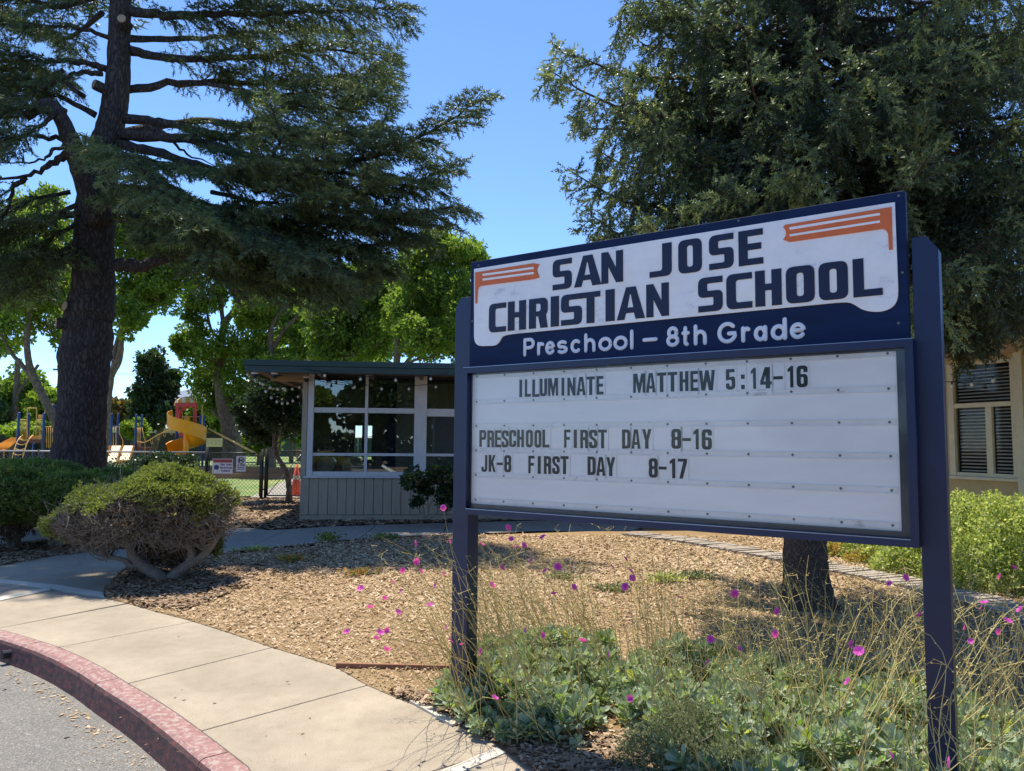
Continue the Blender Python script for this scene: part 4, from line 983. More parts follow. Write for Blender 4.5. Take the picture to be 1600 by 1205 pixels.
# ------------------------------------------------------------------ cedar
CY = 15.5
def trunk_from_px(L, Y, k=20, lump=.03, n=5):
    P = []; R_ = []
    for (cx, py, wd) in L:
        p = D(cx, py, Y); P.append(p); R_.append(wd/2/F_PX*((p-C0) @ Fv)*math.cos(math.atan2(abs(p[0]), p[1]))*.98)
    P = catmull(P, n); x = np.linspace(0, 1, len(R_)); R_ = np.interp(np.linspace(0, 1, len(P)), x, R_)
    return P, R_
ced = empty('cedar_tree', (*D(124, 800, CY)[:2], 0), 'huge dark cedar with layered drooping limbs and thick furrowed trunk left of the low building', 'tree')
tp = [(121, 812, 122), (121, 775, 108), (122, 735, 97), (124, 690, 86), (128, 640, 80), (131, 590, 82), (133, 555, 88), (138, 525, 82), (137, 500, 78), (141, 485, 84), (146, 455, 72), (147, 415, 70), (147, 370, 66), (150, 335, 70), (152, 300, 62), (158, 260, 56), (165, 225, 52), (172, 200, 46), (180, 160, 44), (185, 120, 40), (186, 70, 37), (188, 20, 36), (190, -60, 34), (194, -200, 28), (196, -330, 20), (197, -470, 10)]
P, R_ = trunk_from_px(tp, CY)
V, fs = tube(P, R_, 28, True, .022); add('trunk', V, fs, B_CEDAR, ced, smooth=True)
# knots / sawn stubs on the trunk
for (x, y, w__, dx, dy) in ((101, 478, 17, -.5, .35), (88, 505, 16, -.95, .1), (190, 29, 15, .1, .1), (146, 133, 13, -.7, .4), (72+6, 165, 13, -.5, .6), (147, 130, 13, -.5, .5)):
    c_ = D(x, y, CY-.42); d = nrm(np.array([dx, -.75, dy*.3])); r_ = w__/2/F_PX*CY
    V, fs = tube([c_-d*.30, c_-d*.05, c_], [r_*1.25, r_*1.1, r_], 14, True, .03); add('limb_stub', V, fs, B_CEDAR, ced, smooth=False)
    V, fs = tube([c_+d*.001, c_+d*.012], [r_*.9, r_*.85], 14); add('sawn_face', V, fs, B_CUT, ced)
V, fs = tube([D(143, 532, CY-.62), D(143, 532, CY-.50)], [.07, .06], 9, True, .15); add('hollow', V, fs, M_DARK, ced)
cp = Plant()
def cedar_limb(px, r0, dens=1.0, start=.22, wid=1.0, droop=.0, bare=False, sp=.17, tint=.45):
    P = catmull([D(x, y, Y) for x, y, Y in px], 7); n = len(P)
    P[2:-1] += RNG.normal(0, .017, (n-3, 3))
    rr = r0*(.78 if r0 > .06 else 1)*np.linspace(1, .12, n)**1.1; V, fs = tube(P, rr, 8, True, .07); add('limb', V, fs, B_CEDAR, ced, smooth=True)
    if bare: return
    Q, T, s = twig_points(P, sp/dens)
    side = 1
    Lt = np.sum(np.linalg.norm(np.diff(P, axis=0), axis=1))
    for q, t, u_ in zip(Q, T, s):
        if u_ < start*.55 or (u_ < start and random.random() < .35): continue
        side = -side
        h = nrm(np.cross(t, [0, 0, 1.0]))*side
        L2 = wid*(1 if u_ > start else .55)*(.35+.95*math.sqrt(max(0, 1-u_))*min(1, max(0, u_-start)*4+.45))*random.uniform(.6, 1.15)*min(1.25, .35+Lt*.16)
        d = nrm(t*random.uniform(.45, 1.0)+h*random.uniform(.5, 1.0)+np.array([0, 0, random.uniform(-.25, .28)]))
        m = 6; ss = np.linspace(0, 1, m)[:, None]
        P2 = q+d*L2*ss+np.array([0, 0, -1.0])*(L2*(.22+droop)*ss**2)+RNG.normal(0, .012, (m, 3))*ss
        V, fs = tube(P2, np.linspace(.013, .003, m)*(1+L2*.4), 3, False); cp.wood.put(V, fs)
        Q3, T3, s3 = twig_points(P2, .062)
        for q3, t3, u3 in zip(Q3, T3, s3):
            for sd2 in (-1, 1):
                if random.random() < .12: continue
                h3 = nrm(np.cross(t3, [0, 0, 1.0]))*sd2
                L3 = (.10+.26*(1-u3)**.6)*random.uniform(.5, 1.2)
                d3 = nrm(t3*random.uniform(.5, 1)+h3*random.uniform(.5, 1)+np.array([0, 0, random.uniform(-.35, .25)]))
                k3 = max(2, int(L3/.055)); s4 = (np.arange(k3)+.3)/k3
                pp_ = q3+d3*L3*s4[:, None]+np.array([0, 0, -.25])*L3*(s4**2)[:, None]
                aa = nrm(d3+np.array([0, 0, -.35])*s4[:, None]+RNG.normal(0, .25, (k3, 3)))
                cp.leaves(pp_, aa, RNG.uniform(.8, 1.4, k3), np.clip(RNG.normal(tint+(.12 if random.random() < .2 else 0), .17, k3), 0, 1))
# right side limbs
cedar_limb([(188, 14, 15.5), (270, 24, 15.3), (370, 22, 14.9), (500, 18, 14.4), (635, 12, 14.0)], .15, 1.1)
cedar_limb([(190, -60, 15.5), (300, -70, 15.2), (430, -60, 14.5), (590, -40, 14.0)], .13, 1.0)
cedar_limb([(200, 78, 15.6), (260, 90, 15.7), (360, 92, 15.8), (490, 78, 16), (612, 88, 16.2)], .14, 1.1)
cedar_limb([(200, 140, 15.7), (310, 128, 16.3), (440, 130, 16.8), (560, 120, 17.2), (612, 92, 17.4)], .12, 1.1)
cedar_limb([(192, 185, 15.5), (260, 192, 15.3), (350, 216, 15.1), (470, 210, 14.8), (590, 215, 14.5), (665, 238, 14.4)], .14, 1.25)
cedar_limb([(190, 210, 15.4), (300, 220, 14.8), (420, 250, 14.2), (560, 250, 13.7), (660, 212, 13.3), (757, 154, 13.0)], .15, 1.3, start=.3)
cedar_limb([(185, 225, 15.4), (280, 248, 15.0), (350, 268, 14.7), (470, 280, 14.3), (600, 300, 14.1), (704, 262, 13.9)], .14, 1.3, start=.3)
cedar_limb([(230, 198, 15.2), (262, 212, 15.1), (292, 240, 15.0), (352, 264, 14.9)], .055, bare=True)
cedar_limb([(183, 300, 15.5), (300, 322, 14.7), (440, 345, 14.0), (580, 345, 13.5), (706, 325, 13.1)], .13, 1.35, start=.25, wid=1.1)
cedar_limb([(183, 414, 15.3), (225, 415, 15.1), (265, 402, 14.8), (370, 385, 14.4), (500, 385, 14.0), (625, 380, 13.8)], .19, 1.3, start=.3, wid=1.15)
cedar_limb([(186, 250, 15), (270, 300, 14), (360, 340, 13.2), (440, 380, 12.6), (520, 420, 12.2)], .12, 1.4, start=.25, wid=1.0, tint=.5)
cedar_limb([(186, 330, 15.3), (300, 360, 15), (400, 400, 14.7), (500, 440, 14.5), (570, 428, 14.4)], .11, 1.35, start=.3, wid=1.1)
cedar_limb([(186, 290, 15.8), (300, 330, 16.4), (420, 390, 16.8), (480, 450, 17)], .10, 1.3, start=.3)
cedar_limb([(180, 240, 15), (300, 265, 13.6), (400, 262, 12.9), (440, 215, 12.6), (420, 168, 12.5)], .09, 1.5, start=.45, wid=.75, tint=.68)
cedar_limb([(400, 300, 13.2), (470, 270, 12.7), (510, 225, 12.5), (508, 200, 12.5)], .05, 1.5, start=.1, wid=.7, tint=.66)
cedar_limb([(320, 360, 14), (430, 330, 13), (540, 300, 12.8), (600, 262, 12.7)], .06, 1.4, start=.1, wid=.8, tint=.62)
cedar_limb([(170, 210, 16), (330, 190, 18), (480, 210, 19.5), (545, 160, 20), (545, 132, 20)], .12, 1.2, start=.4, wid=.9)
cedar_limb([(330, 190, 18), (500, 215, 19.5), (600, 190, 20.5), (602, 110, 20.8)], .09, 1.3, start=.4, wid=.8)
cedar_limb([(188, 60, 15.8), (300, 60, 17.2), (420, 50, 18), (560, 50, 19)], .11, 1.0, start=.4)
cedar_limb([(150, 330, 14.9), (230, 300, 13.6), (280, 330, 12.6), (340, 390, 12)], .09, 1.4, start=.15, wid=.85, tint=.55)
cedar_limb([(125, 250, 14.6), (190, 240, 13.2), (260, 300, 12.3), (330, 350, 11.7)], .08, 1.4, start=.15, wid=.8, tint=.7)
cedar_limb([(400, 360, 14.5), (450, 400, 14.2), (520, 430, 14), (600, 420, 13.9)], .06, 1.4, start=.1, wid=.9)
cedar_limb([(480, 330, 13.9), (560, 350, 13.7), (630, 362, 13.6), (668, 372, 13.5)], .05, 1.4, start=.1, wid=.9)
# forked grey stub towards the left
P = catmull([D(x, y, Y) for x, y, Y in [(150, 345, 15.2), (135, 290, 14.8), (118, 240, 14.5), (100, 195, 14.3), (78, 163, 14.2), (40, 182, 14.0)]], 6)
V, fs = tube(P, np.linspace(.24, .09, len(P)), 12, True, .05); add('limb', V, fs, B_CEDAR, ced, smooth=True)
for L_ in ([(186, 330, 15.6), (240, 350, 15.4), (330, 400, 15.2), (400, 440, 15)], [(186, 345, 15.2), (240, 350, 14.2), (300, 380, 13.4), (350, 440, 13)], [(300, 320, 14.5), (400, 330, 14), (520, 380, 13.6), (610, 410, 13.4)],
           [(330, 300, 15.4), (430, 320, 15.2), (560, 330, 15), (655, 345, 14.8)], [(250, 395, 15), (330, 420, 15), (430, 455, 15), (520, 462, 15)],
           [(350, 220, 15), (450, 170, 15), (540, 165, 15), (615, 120, 15)], [(420, 250, 14.2), (520, 270, 14), (620, 280, 13.8), (690, 295, 13.6)], [(400, 390, 13.8), (470, 430, 13.6), (540, 440, 13.5), (590, 415, 13.4)],
           [(320, 130, 15.8), (420, 150, 15.4), (520, 140, 15.2), (600, 150, 15)]):
    cedar_limb([tuple(q) for q in L_], .05, 1.05, start=.2, wid=1.0, tint=.55)
# left side limbs
for L_ in ([(120, 350, 15), (70, 380, 14.8), (20, 430, 14.6), (-40, 470, 14.5)], [(120, 400, 15.6), (70, 430, 15.6), (20, 460, 15.6), (-60, 470, 15.6)], [(110, 300, 15.4), (60, 310, 15.2), (10, 330, 15), (-60, 350, 15)],
           [(90, 175, 14), (50, 205, 13.8), (0, 220, 13.6), (-60, 240, 13.5)], [(100, 110, 15), (60, 130, 15), (10, 110, 15), (-60, 110, 15)], [(120, 320, 14.6), (60, 345, 14.2), (-10, 350, 14), (-70, 380, 14)]):
    cedar_limb([tuple(q) for q in L_], .05, 1.1, start=.15, wid=.95, tint=.5)
cedar_limb([(172, -20, 15.5), (100, 10, 15.2), (40, 0, 15), (-60, 5, 14.8)], .12, 1.0, start=.2)
cedar_limb([(172, 60, 15.5), (140, 48, 15.3), (90, 42, 15), (-10, 40, 14.6), (-90, 60, 14.3)], .07, .9, start=.3)
cedar_limb([(166, 108, 15.4), (135, 98, 15.2), (80, 95, 15), (0, 85, 14.6), (-120, 90, 14)], .10, 1.1, start=.25)
cedar_limb([(160, 115, 15.3), (120, 115, 15), (92, 125, 14.8), (40, 150, 14.5), (-40, 150, 14.3)], .08, 1.1, start=.4)
cedar_limb([(150, 180, 15.3), (90, 150, 15), (30, 135, 14.8), (-80, 145, 14.5)], .09, 1.2, start=.3)
cedar_limb([(110, 215, 14.6), (70, 215, 14.4), (30, 213, 14.2), (-60, 225, 14)], .06, 1.1, start=.45)
cedar_limb([(112, 238, 14.6), (80, 255, 14.5), (40, 275, 14.4), (-60, 282, 14.2)], .12, .9, start=.6)
cedar_limb([(112, 226, 14.6), (85, 235, 14.4), (55, 252, 14.3), (-40, 254, 14.1)], .05, bare=True)
cedar_limb([(40, 277, 14.4), (20, 295, 14.4), (10, 330, 14.4), (-20, 365, 14.4)], .06, 1.1, start=.2, wid=.7)
cedar_limb([(140, 330, 15.2), (80, 340, 14.9), (20, 360, 14.6), (-80, 395, 14.2)], .11, 1.35, start=.15, wid=1.05)
cedar_limb([(140, 370, 15.5), (90, 395, 15.6), (40, 420, 15.7), (-40, 440, 15.8)], .09, 1.35, start=.1)
cedar_limb([(140, 375, 15.3), (100, 400, 14.9), (50, 395, 14.5), (-30, 410, 14.2)], .06, 1.3, start=.1)
cedar_limb([(100, 190, 14.3), (60, 170, 14), (20, 170, 13.8), (-60, 180, 13.6)], .08, 1.4, start=.1, wid=1.0)
cedar_limb([(130, 150, 16), (60, 110, 17), (0, 160, 18), (-80, 170, 18)], .08, 1.1, start=.2)
cedar_limb([(160, 20, 16), (100, 60, 17), (30, 30, 17.6), (-60, 20, 18)], .08, 1.1, start=.2)
# upper crown beyond the frame (casts the shade)
for i in range(26):
    h = random.uniform(12.2, 16.5); az = i*2.4+random.uniform(-.3, .3); L = (17.5-h)*.45+random.uniform(.8, 1.6); L = min(L, 1.5) if math.sin(az) < -.2 else L
    c_ = D(190, -80, CY)[:2]; p0 = np.array([c_[0], c_[1], h]); d = np.array([math.cos(az), math.sin(az), 0])
    pts = [p0, p0+d*L*.4+[0, 0, .15], p0+d*L*.75+[0, 0, .1], p0+d*L-[0, 0, .15]]
    n_ = len(catmull(pts, 5)); P = catmull(pts, 5); V, fs = tube(P, np.linspace(.09, .02, n_), 5); cp.wood.put(V, fs)
    Q, T, s = twig_points(P, .3)
    for q, t, u_ in zip(Q, T, s):
        if u_ < .2: continue
        k3 = 26; pp_ = q+np.c_[RNG.normal(0, .38, k3), RNG.normal(0, .38, k3), RNG.normal(-.08, .10, k3)]
        cp.leaves(pp_, nrm(np.c_[RNG.normal(0, 1, k3), RNG.normal(0, 1, k3), RNG.normal(-.3, .4, k3)]), 3.0, .4)
cp.wood.out('twigs', B_CEDAR, ced)['kind'] = 'stuff'
o = cp.crown('crown', CED, L_CEDAR, ced); print('cedar sprays', sum(len(p) for p in cp.pos))

# ------------------------------------------------------------------ spruce
SB = G(1262, 948); SY = SB[1]
spz = empty('spruce_tree', (*SB[:2], 0), 'tall blue green spruce with hanging branchlets right behind the school sign', 'tree')
tp = [(1262, 962, 118), (1262, 945, 96), (1261, 925, 84), (1259, 900, 75), (1258, 860, 70), (1257, 800, 66), (1258, 700, 62), (1260, 560, 58), (1262, 400, 52), (1262, 240, 46), (1262, 60, 40)]
P, R_ = trunk_from_px(tp, SY)
P = np.vstack([P, [P[-1]+np.array([0, 0, k]) for k in (1.5, 3, 4.5)]]); R_ = np.concatenate([R_, [.10, .07, .03]])
V, fs = tube(P, R_, 26, True, .03); add('trunk', V, fs, B_SPRUCE, spz, smooth=True)
spn = Plant(); nlimb = 0
def spruce_branch(p0, az, L, dip, tip, dens=1.0, tint=.5, r0=.035):
    global nlimb
    d = np.array([math.cos(az), math.sin(az), 0]); n = 9; s = np.linspace(0, 1, n)
    P = p0+d*(L*s)[:, None]+np.array([0, 0, 1.0])*(-dip*L*np.sin(s*math.pi*.62)+tip*L*s**3)[:, None]
    P[1:] += RNG.normal(0, .025, (n-1, 3))
    V, fs = tube(P, r0*np.linspace(1, .15, n), 6, True, .06); add('limb', V, fs, B_SPRUCE, spz, smooth=True); nlimb += 1
    Q, T, s = twig_points(P, .070/dens); side = 1
    for q, t, u_ in zip(Q, T, s):
        if u_ < .18: continue
        side = -side; h = nrm(np.cross(t, [0, 0, 1.0]))*side
        hang = random.random() < (.72 if u_ < .85 else .25)*(.35 if dens == 1.1 else 1)
        L2 = (random.uniform(.3, .85) if hang else random.uniform(.2, .55))*(1.08-.55*u_)
        d2 = nrm(h*random.uniform(.5, 1)+t*random.uniform(.2, .8)+[0, 0, random.uniform(-.5, .15) if not hang else -.5]); m = 5; ss = np.linspace(0, 1, m)[:, None]
        dr = np.array([0, 0, -1.0])*(L2*(.85 if hang else .3)*ss**1.5)
        P2 = q+d2*L2*(.55 if hang else 1)*ss+dr+RNG.normal(0, .01, (m, 3))*ss
        V, fs = tube(P2, np.linspace(.007, .002, m), 3, False); spn.wood.put(V, fs)
        Q3, T3, s3 = twig_points(P2, .034 if u_ > .45 else .060); k3 = len(Q3)
        if not k3: continue
        dead = .25 if u_ < .45 and random.random() < .45 else 0
        tt = tint-dead*1.9+random.gauss(0, .14)+(.10 if u_ > .78 else 0)  # outer branch tips tinted lighter, sunlight put into the needle colour
        a3 = nrm(T3+RNG.normal(0, .32, (k3, 3))); spn.leaves(Q3+RNG.normal(0, .006, (k3, 3)), a3, RNG.uniform(.8, 1.25, k3), np.clip(tt+RNG.normal(0, .13, k3), 0, 1))
        # side shoots
        for sd2 in (-1, 1):
            hh3 = nrm(np.cross(T3, RNG.normal(size=(k3, 3))))*sd2; sel = RNG.random(k3) < .75; kk = sel.sum()
            l3 = RNG.uniform(.015, .075, kk); p3 = Q3[sel]+hh3[sel]*l3[:, None]*.5
            spn.leaves(p3, nrm(hh3[sel]+T3[sel]*.8+[0, 0, -.15]), RNG.uniform(.8, 1.25, kk), np.clip(tt+.05+RNG.normal(0, .14, kk), 0, 1))
tx, ty = SB[0], SB[1]
for (px, py, Y, L_h) in ((858, 108, 7.0, .25), (870, 75, 7.6, .3), (880, 262, 7.0, .2), (890, 180, 7.9, .2), (918, 335, 6.9, .15), (935, 372, 7.3, .1), (975, 15, 7.0, .2), (985, -30, 6.8, .2), (1000, 340, 6.4, 0), (960, 140, 6.5, .1), (1050, 330, 6.2, 0), (1130, 300, 6.0, 0)):
    e = D(px, py, Y); L = math.hypot(e[0]-tx, e[1]-ty); az = math.atan2(e[1]-ty, e[0]-tx)
    dip = .16; tip = .14
    z0 = e[2]+L*(dip*math.sin(math.pi*.62)-tip)
    spruce_branch(np.array([tx, ty, z0]), az, L, dip, tip, 1.1, .56)
for i in range(142):
    f = (i+.5)/142; h = 3.0+f*6.0; az = i*2.399+random.uniform(-.25, .25)
    L = random.uniform(2.1, 2.9)*(1-.3*max(0, f-.3)); 
    toward = -math.sin(az)
    if toward > .3: L = min(L, 2.35)
    if math.cos(az) < -.6: L = min(L, 2.1 if h > 4.2 else 2.0)
    if math.cos(az) < -.3 and h > 5.0: L = min(L, 1.75)
    if h > 6.8 and i % 2: continue
    if h > 6.8: L *= .95
    spruce_branch(np.array([tx, ty, h]), az, L, random.uniform(.10, .26), random.uniform(.05, .2), .9 if h < 6.6 else .45, random.uniform(.38, .62))
# right-hand, low hanging skirts and the bright upright shoot
for (az, h, L) in ((-.5, 3.0, 2.3), (-.15, 3.3, 2.4), (.2, 3.1, 2.3), (-.8, 3.5, 2.1), (.5, 3.3, 2.4), (-.35, 4.0, 2.5), (-.1, 2.85, 2.1), (-1.1, 4.2, 2.2), (-.6, 4.8, 2.3), (-.3, 2.7, 2.3), (.0, 2.75, 2.5), (-.7, 2.9, 2.2), (.3, 3.6, 2.7), (-.2, 3.6, 2.6), (-.45, 4.4, 2.5), (.1, 4.2, 2.8), (-.9, 3.2, 2.0), (.15, 5.2, 2.8), (-.3, 5.4, 2.7)):
    spruce_branch(np.array([tx, ty, h+.62]), az, L, .16, .08, 1.15, .36)
p = D(1420, 290, 5.9)
for j in range(10):
    a_ = random.uniform(0, 6.28); b0 = p+np.array([.02*j, 0, .06*j]); L2 = .42*(1-j/12)
    e_ = b0+np.array([math.cos(a_)*L2*.8, math.sin(a_)*L2*.5, .10+L2*.15]); P2 = np.linspace(b0, e_, 5); Q3, T3, s3 = twig_points(P2, .02)
    spn.leaves(Q3, nrm(T3+RNG.normal(0, .55, Q3.shape)), 1.05, np.clip(RNG.normal(.85, .08, len(Q3)), 0, 1))
V, fs = tube([np.array([tx, ty, 3.7]), D(1340, 330, 6.6), D(1410, 300, 6.0), D(1440, 190, 5.8)], [.03, .02, .012, .004], 5); spn.wood.put(V, fs)
Q3, T3, s3 = twig_points(np.array([D(1410, 300, 6.0), D(1440, 190, 5.8)]), .02); spn.leaves(Q3, nrm(T3+RNG.normal(0, .5, Q3.shape)), 1.0, .88)
for i_ in range(len(spn.pos)):
    k_ = spn.pos[i_][:, 2] > 2.25+.18*np.sin(spn.pos[i_][:, 0]*9)*np.cos(spn.pos[i_][:, 1]*8)
    spn.pos[i_], spn.ax[i_], spn.sc[i_], spn.t[i_] = spn.pos[i_][k_], spn.ax[i_][k_], spn.sc[i_][k_], spn.t[i_][k_]
spn.wood.out('twigs', B_SPRUCE, spz)['kind'] = 'stuff'
o = spn.crown('crown', SPR, L_SPRUCE, spz); print('spruce shoots', sum(len(p) for p in spn.pos), 'limbs', nlimb)

# ------------------------------------------------------------------ broadleaf trees of the background
TUFT = tuft(2, .9, .27, 1.05, 4)
def px_tube(L, Y, k=10, lump=.05, n=6):
    """L: (px, py, width_px[, dY])"""
    P = catmull([D(q[0], q[1], Y+(q[3] if len(q) > 3 else 0)) for q in L], n); w_ = [q[2] for q in L]
    r_ = np.interp(np.linspace(0, 1, len(P)), np.linspace(0, 1, len(L)), w_)*.5/F_PX*Y*.92
    return P, tube(P, r_, k, True, lump)
def broad_tree(name, label, Y, trunks, clumps, n, size, mat, bark=B_PALE, cat='tree', group=None, dY=2.0, lobes=16, solid=False, rng=RNG):
    if name == 'sycamore_tree': n = int(n*1.45); lobes = 22; clumps = [(a, b, c*1.08, d*1.1) for a, b, c, d in clumps]
    base = D(trunks[0][0][0], 600, Y) if trunks else D(clumps[0][0], 600, Y)
    r = empty(name, (base[0], Y, 0), label, cat, group)
    for i, L in enumerate(trunks):
        P, (V, fs) = px_tube(L, Y)
        if i == 0 and P[0][2] > 0 and not solid:
            P = np.vstack([[P[0][0], P[0][1], -.05], P]); 
            w0 = L[0][2]*.5/F_PX*Y; rr = np.concatenate([[w0*1.25], np.interp(np.linspace(0, 1, len(P)-1), np.linspace(0, 1, len(L)), [q[2] for q in L])*.5/F_PX*Y]); V, fs = tube(P, rr, 10, True, .05)
        add('trunk' if i == 0 else 'limb', V, fs, bark, r, smooth=True)
    area = sum(c[2]*c[3] for c in clumps); pl = Plant()
    for (cx, cy, rx, ry) in clumps:
        m = int(n*rx*ry/area); c = D(cx, cy, Y+rng.uniform(-dY, dY)*.5); R_ = np.array([rx, max(rx, ry)*.9, ry])/F_PX*Y; R_[1] = min(R_[1], dY*1.3)
        nl_ = max(5, int(lobes*rx*ry/area*len(clumps)))
        lc_ = rng.normal(size=(nl_, 3)); lc_ = nrm(lc_)*rng.uniform(.35, .88, (nl_, 1)); lr = rng.uniform(.22, .42, nl_)
        k = rng.integers(0, nl_, m); d = nrm(rng.normal(size=(m, 3))); rad = rng.uniform(.45, 1.08, m)**.7
        q = lc_[k]+d*(lr[k]*rad)[:, None]; pos = c+q*R_
        tt = np.clip(rng.normal(.42, .15, m)+(rng.random(nl_)-.5)[k]*.25+.22*d[:, 2]*0, 0, 1)
        ax = nrm(d*.8+rng.normal(0, .6, (m, 3))+[0, 0, -.25]); pl.leaves(pos, ax, size*rng.uniform(.65, 1.3, m), tt)
        # fine branches to lobes
        for j in range(nl_):
            e = c+lc_[j]*R_; s_ = c+np.array([0, 0, -R_[2]*.7])*.6
            mid = (e+s_)/2+rng.normal(0, .12, 3)*R_; P = catmull([s_, mid, e], 4); pl.tube(P, np.linspace(.016, .005, len(P))*max(1, Y/20)*1.3, 4)
    pl.wood.out('twigs', bark, r)['kind'] = 'stuff'; pl.crown('crown', TUFT, mat, r); return r
# big pale multi-trunk trees beyond the fence
broad_tree('sycamore_tree', 'yellow green tree with curved brown trunk left of the huge cedar', 33,
  [[(105, 728, 15), (98, 690, 14), (82, 650, 13), (60, 605, 12), (46, 570, 10), (42, 530, 9), (48, 480, 8), (50, 440, 6)], [(58, 602, 9), (38, 575, 8), (18, 552, 6), (0, 520, 4)]],
  [(30, 400, 62, 80), (70, 350, 60, 60), (10, 490, 60, 60), (85, 500, 40, 60), (75, 430, 50, 50), (-40, 400, 60, 90), (60, 320, 50, 30)], 9500, .21, L_DECY)
broad_tree('sycamore_tree', 'yellow green tree forking just right of the cedar trunk', 31,
  [[(158, 728, 16), (166, 640, 14), (172, 590, 13), (186, 562, 11), (190, 530, 8), (200, 505, 6), (232, 480, 5), (262, 476, 3)], [(176, 585, 8), (180, 545, 7), (188, 515, 6), (196, 480, 4)]],
  [(215, 370, 60, 60), (220, 445, 52, 50), (195, 490, 30, 42), (265, 400, 55, 60), (250, 350, 50, 30), (250, 460, 42, 28)], 8500, .20, L_DECY)
broad_tree('sycamore_tree', 'tree with thick pale forked trunk beside the spiral slide', 39.5,
  [[(362, 742, 36), (363, 700, 32), (360, 670, 30), (348, 620, 24), (342, 580, 17), (345, 540, 13), (352, 505, 12), (370, 480, 9), (382, 450, 7)], [(350, 515, 8), (346, 480, 7), (343, 440, 6), (340, 400, 5)], [(344, 530, 6), (330, 515, 5), (322, 480, 4)], [(362, 680, 10), (350, 660, 8), (330, 640, 5)]],
  [(300, 520, 34, 30), (340, 560, 60, 34), (395, 540, 46, 40), (330, 610, 40, 42), (310, 460, 44, 34), (380, 430, 50, 40), (385, 600, 40, 40), (285, 540, 26, 22), (345, 395, 60, 35)], 11500, .21, L_DECY)
broad_tree('sycamore_tree', 'tree with dark forked limbs rising behind the left end of the green fascia', 38,
  [[(424, 720, 14), (424, 610, 12), (424, 560, 11), (423, 515, 9), (436, 490, 7), (455, 472, 5), (464, 460, 3)], [(426, 545, 8), (445, 515, 7), (468, 490, 6), (478, 470, 4)], [(423, 510, 6), (424, 480, 5), (418, 465, 4)]],
  [(430, 430, 60, 34), (470, 540, 40, 32), (405, 490, 34, 30), (490, 470, 40, 34), (440, 580, 44, 24), (395, 560, 26, 30)], 6500, .22, L_DECY)
broad_tree('sycamore_tree', 'leafy tree with two leaning trunks behind the middle of the low roof', 33,
  [[(540, 700, 13), (538, 590, 12), (534, 555, 10), (528, 520, 8), (534, 490, 7), (542, 470, 5)], [(551, 620, 10), (552, 560, 8), (558, 520, 7), (560, 480, 6), (556, 450, 4)], [(528, 545, 6), (510, 515, 5), (484, 488, 4)]],
  [(520, 480, 50, 46), (560, 430, 50, 44), (585, 520, 46, 48), (500, 540, 40, 36), (545, 545, 44, 30), (600, 460, 40, 40)], 9500, .19, L_DEC)
broad_tree('sycamore_tree', 'bright rounded tree rising just left of the navy sign post', 28,
  [[(621, 700, 12), (620, 570, 11), (622, 545, 10), (618, 510, 7), (617, 490, 5)], [(622, 555, 8), (640, 530, 7), (655, 505, 5)], [(626, 575, 6), (650, 562, 5), (680, 556, 4), (700, 540, 3)]],
  [(700, 392, 52, 34), (738, 410, 34, 34), (660, 415, 44, 44), (640, 480, 48, 50), (700, 460, 50, 50), (670, 530, 50, 36), (728, 480, 34, 50), (735, 540, 34, 40), (690, 372, 30, 14)], 14500, .155, L_DECY)
broad_tree('shade_tree', 'deep green tree filling the gap low behind the spiral slide and the fascia end', 50, [[(470, 720, 14), (470, 620, 12), (465, 540, 9)], [(468, 600, 8), (500, 540, 6), (520, 510, 4)]],
  [(440, 520, 56, 50), (500, 545, 56, 40), (400, 470, 50, 44), (480, 450, 60, 40), (555, 540, 50, 40)], 9000, .30, L_DEC)
broad_tree('shade_tree', 'deep green tree filling the skyline behind the right half of the low roof', 44, [[(600, 720, 14), (598, 620, 12), (600, 540, 9)], [(600, 600, 8), (640, 560, 6), (660, 520, 4)]],
  [(600, 470, 60, 50), (650, 520, 60, 50), (585, 540, 50, 36), (690, 500, 50, 56), (640, 430, 46, 40), (720, 530, 40, 36)], 10000, .27, L_DEC)
broad_tree('shade_tree', 'deep green tree low behind the left half of the cedar', 46, [[(20, 720, 12), (24, 640, 10), (28, 560, 7)], [(24, 620, 6), (60, 570, 5)]],
  [(10, 470, 60, 50), (60, 460, 50, 46), (90, 400, 50, 50), (-20, 540, 50, 40)], 7000, .28, L_DEC)
broad_tree('elm_tree', 'dark bushy tree between the two playground structures', 44,
  [[(232, 735, 12), (240, 700, 10), (252, 670, 9), (260, 640, 7), (262, 610, 5)], [(240, 715, 8), (245, 685, 8), (256, 655, 5)]],
  [(235, 595, 32, 46), (225, 630, 30, 34), (255, 640, 32, 40), (262, 600, 24, 28), (240, 560, 26, 22), (215, 650, 18, 22)], 7500, .26, L_DARK)
broad_tree('small_tree', 'small dark leaved tree with crooked thin trunk left of the low building', 20.5,
  [[(452, 768, 9), (450, 748, 9), (446, 735, 8), (436, 718, 7), (430, 708, 6), (430, 690, 5), (426, 660, 4), (422, 630, 3)], [(431, 715, 5), (428, 700, 5), (427, 680, 3), (428, 650, 3)], [(433, 712, 4), (438, 690, 4), (437, 660, 3), (440, 630, 2)]],
  [(425, 628, 42, 40), (400, 655, 36, 40), (450, 640, 28, 46), (385, 635, 26, 30), (430, 675, 34, 26), (438, 600, 34, 22)], 12000, .10, L_DARK, bark=B_PALE)
broad_tree('distant_tree', 'rust tinted distant tree seen just right of the cedar trunk', 62, [[(186, 700, 8), (186, 660, 7), (188, 640, 5)]],
  [(185, 640, 24, 24), (205, 655, 14, 20), (172, 650, 18, 30)], 1800, .42, L_RUST)
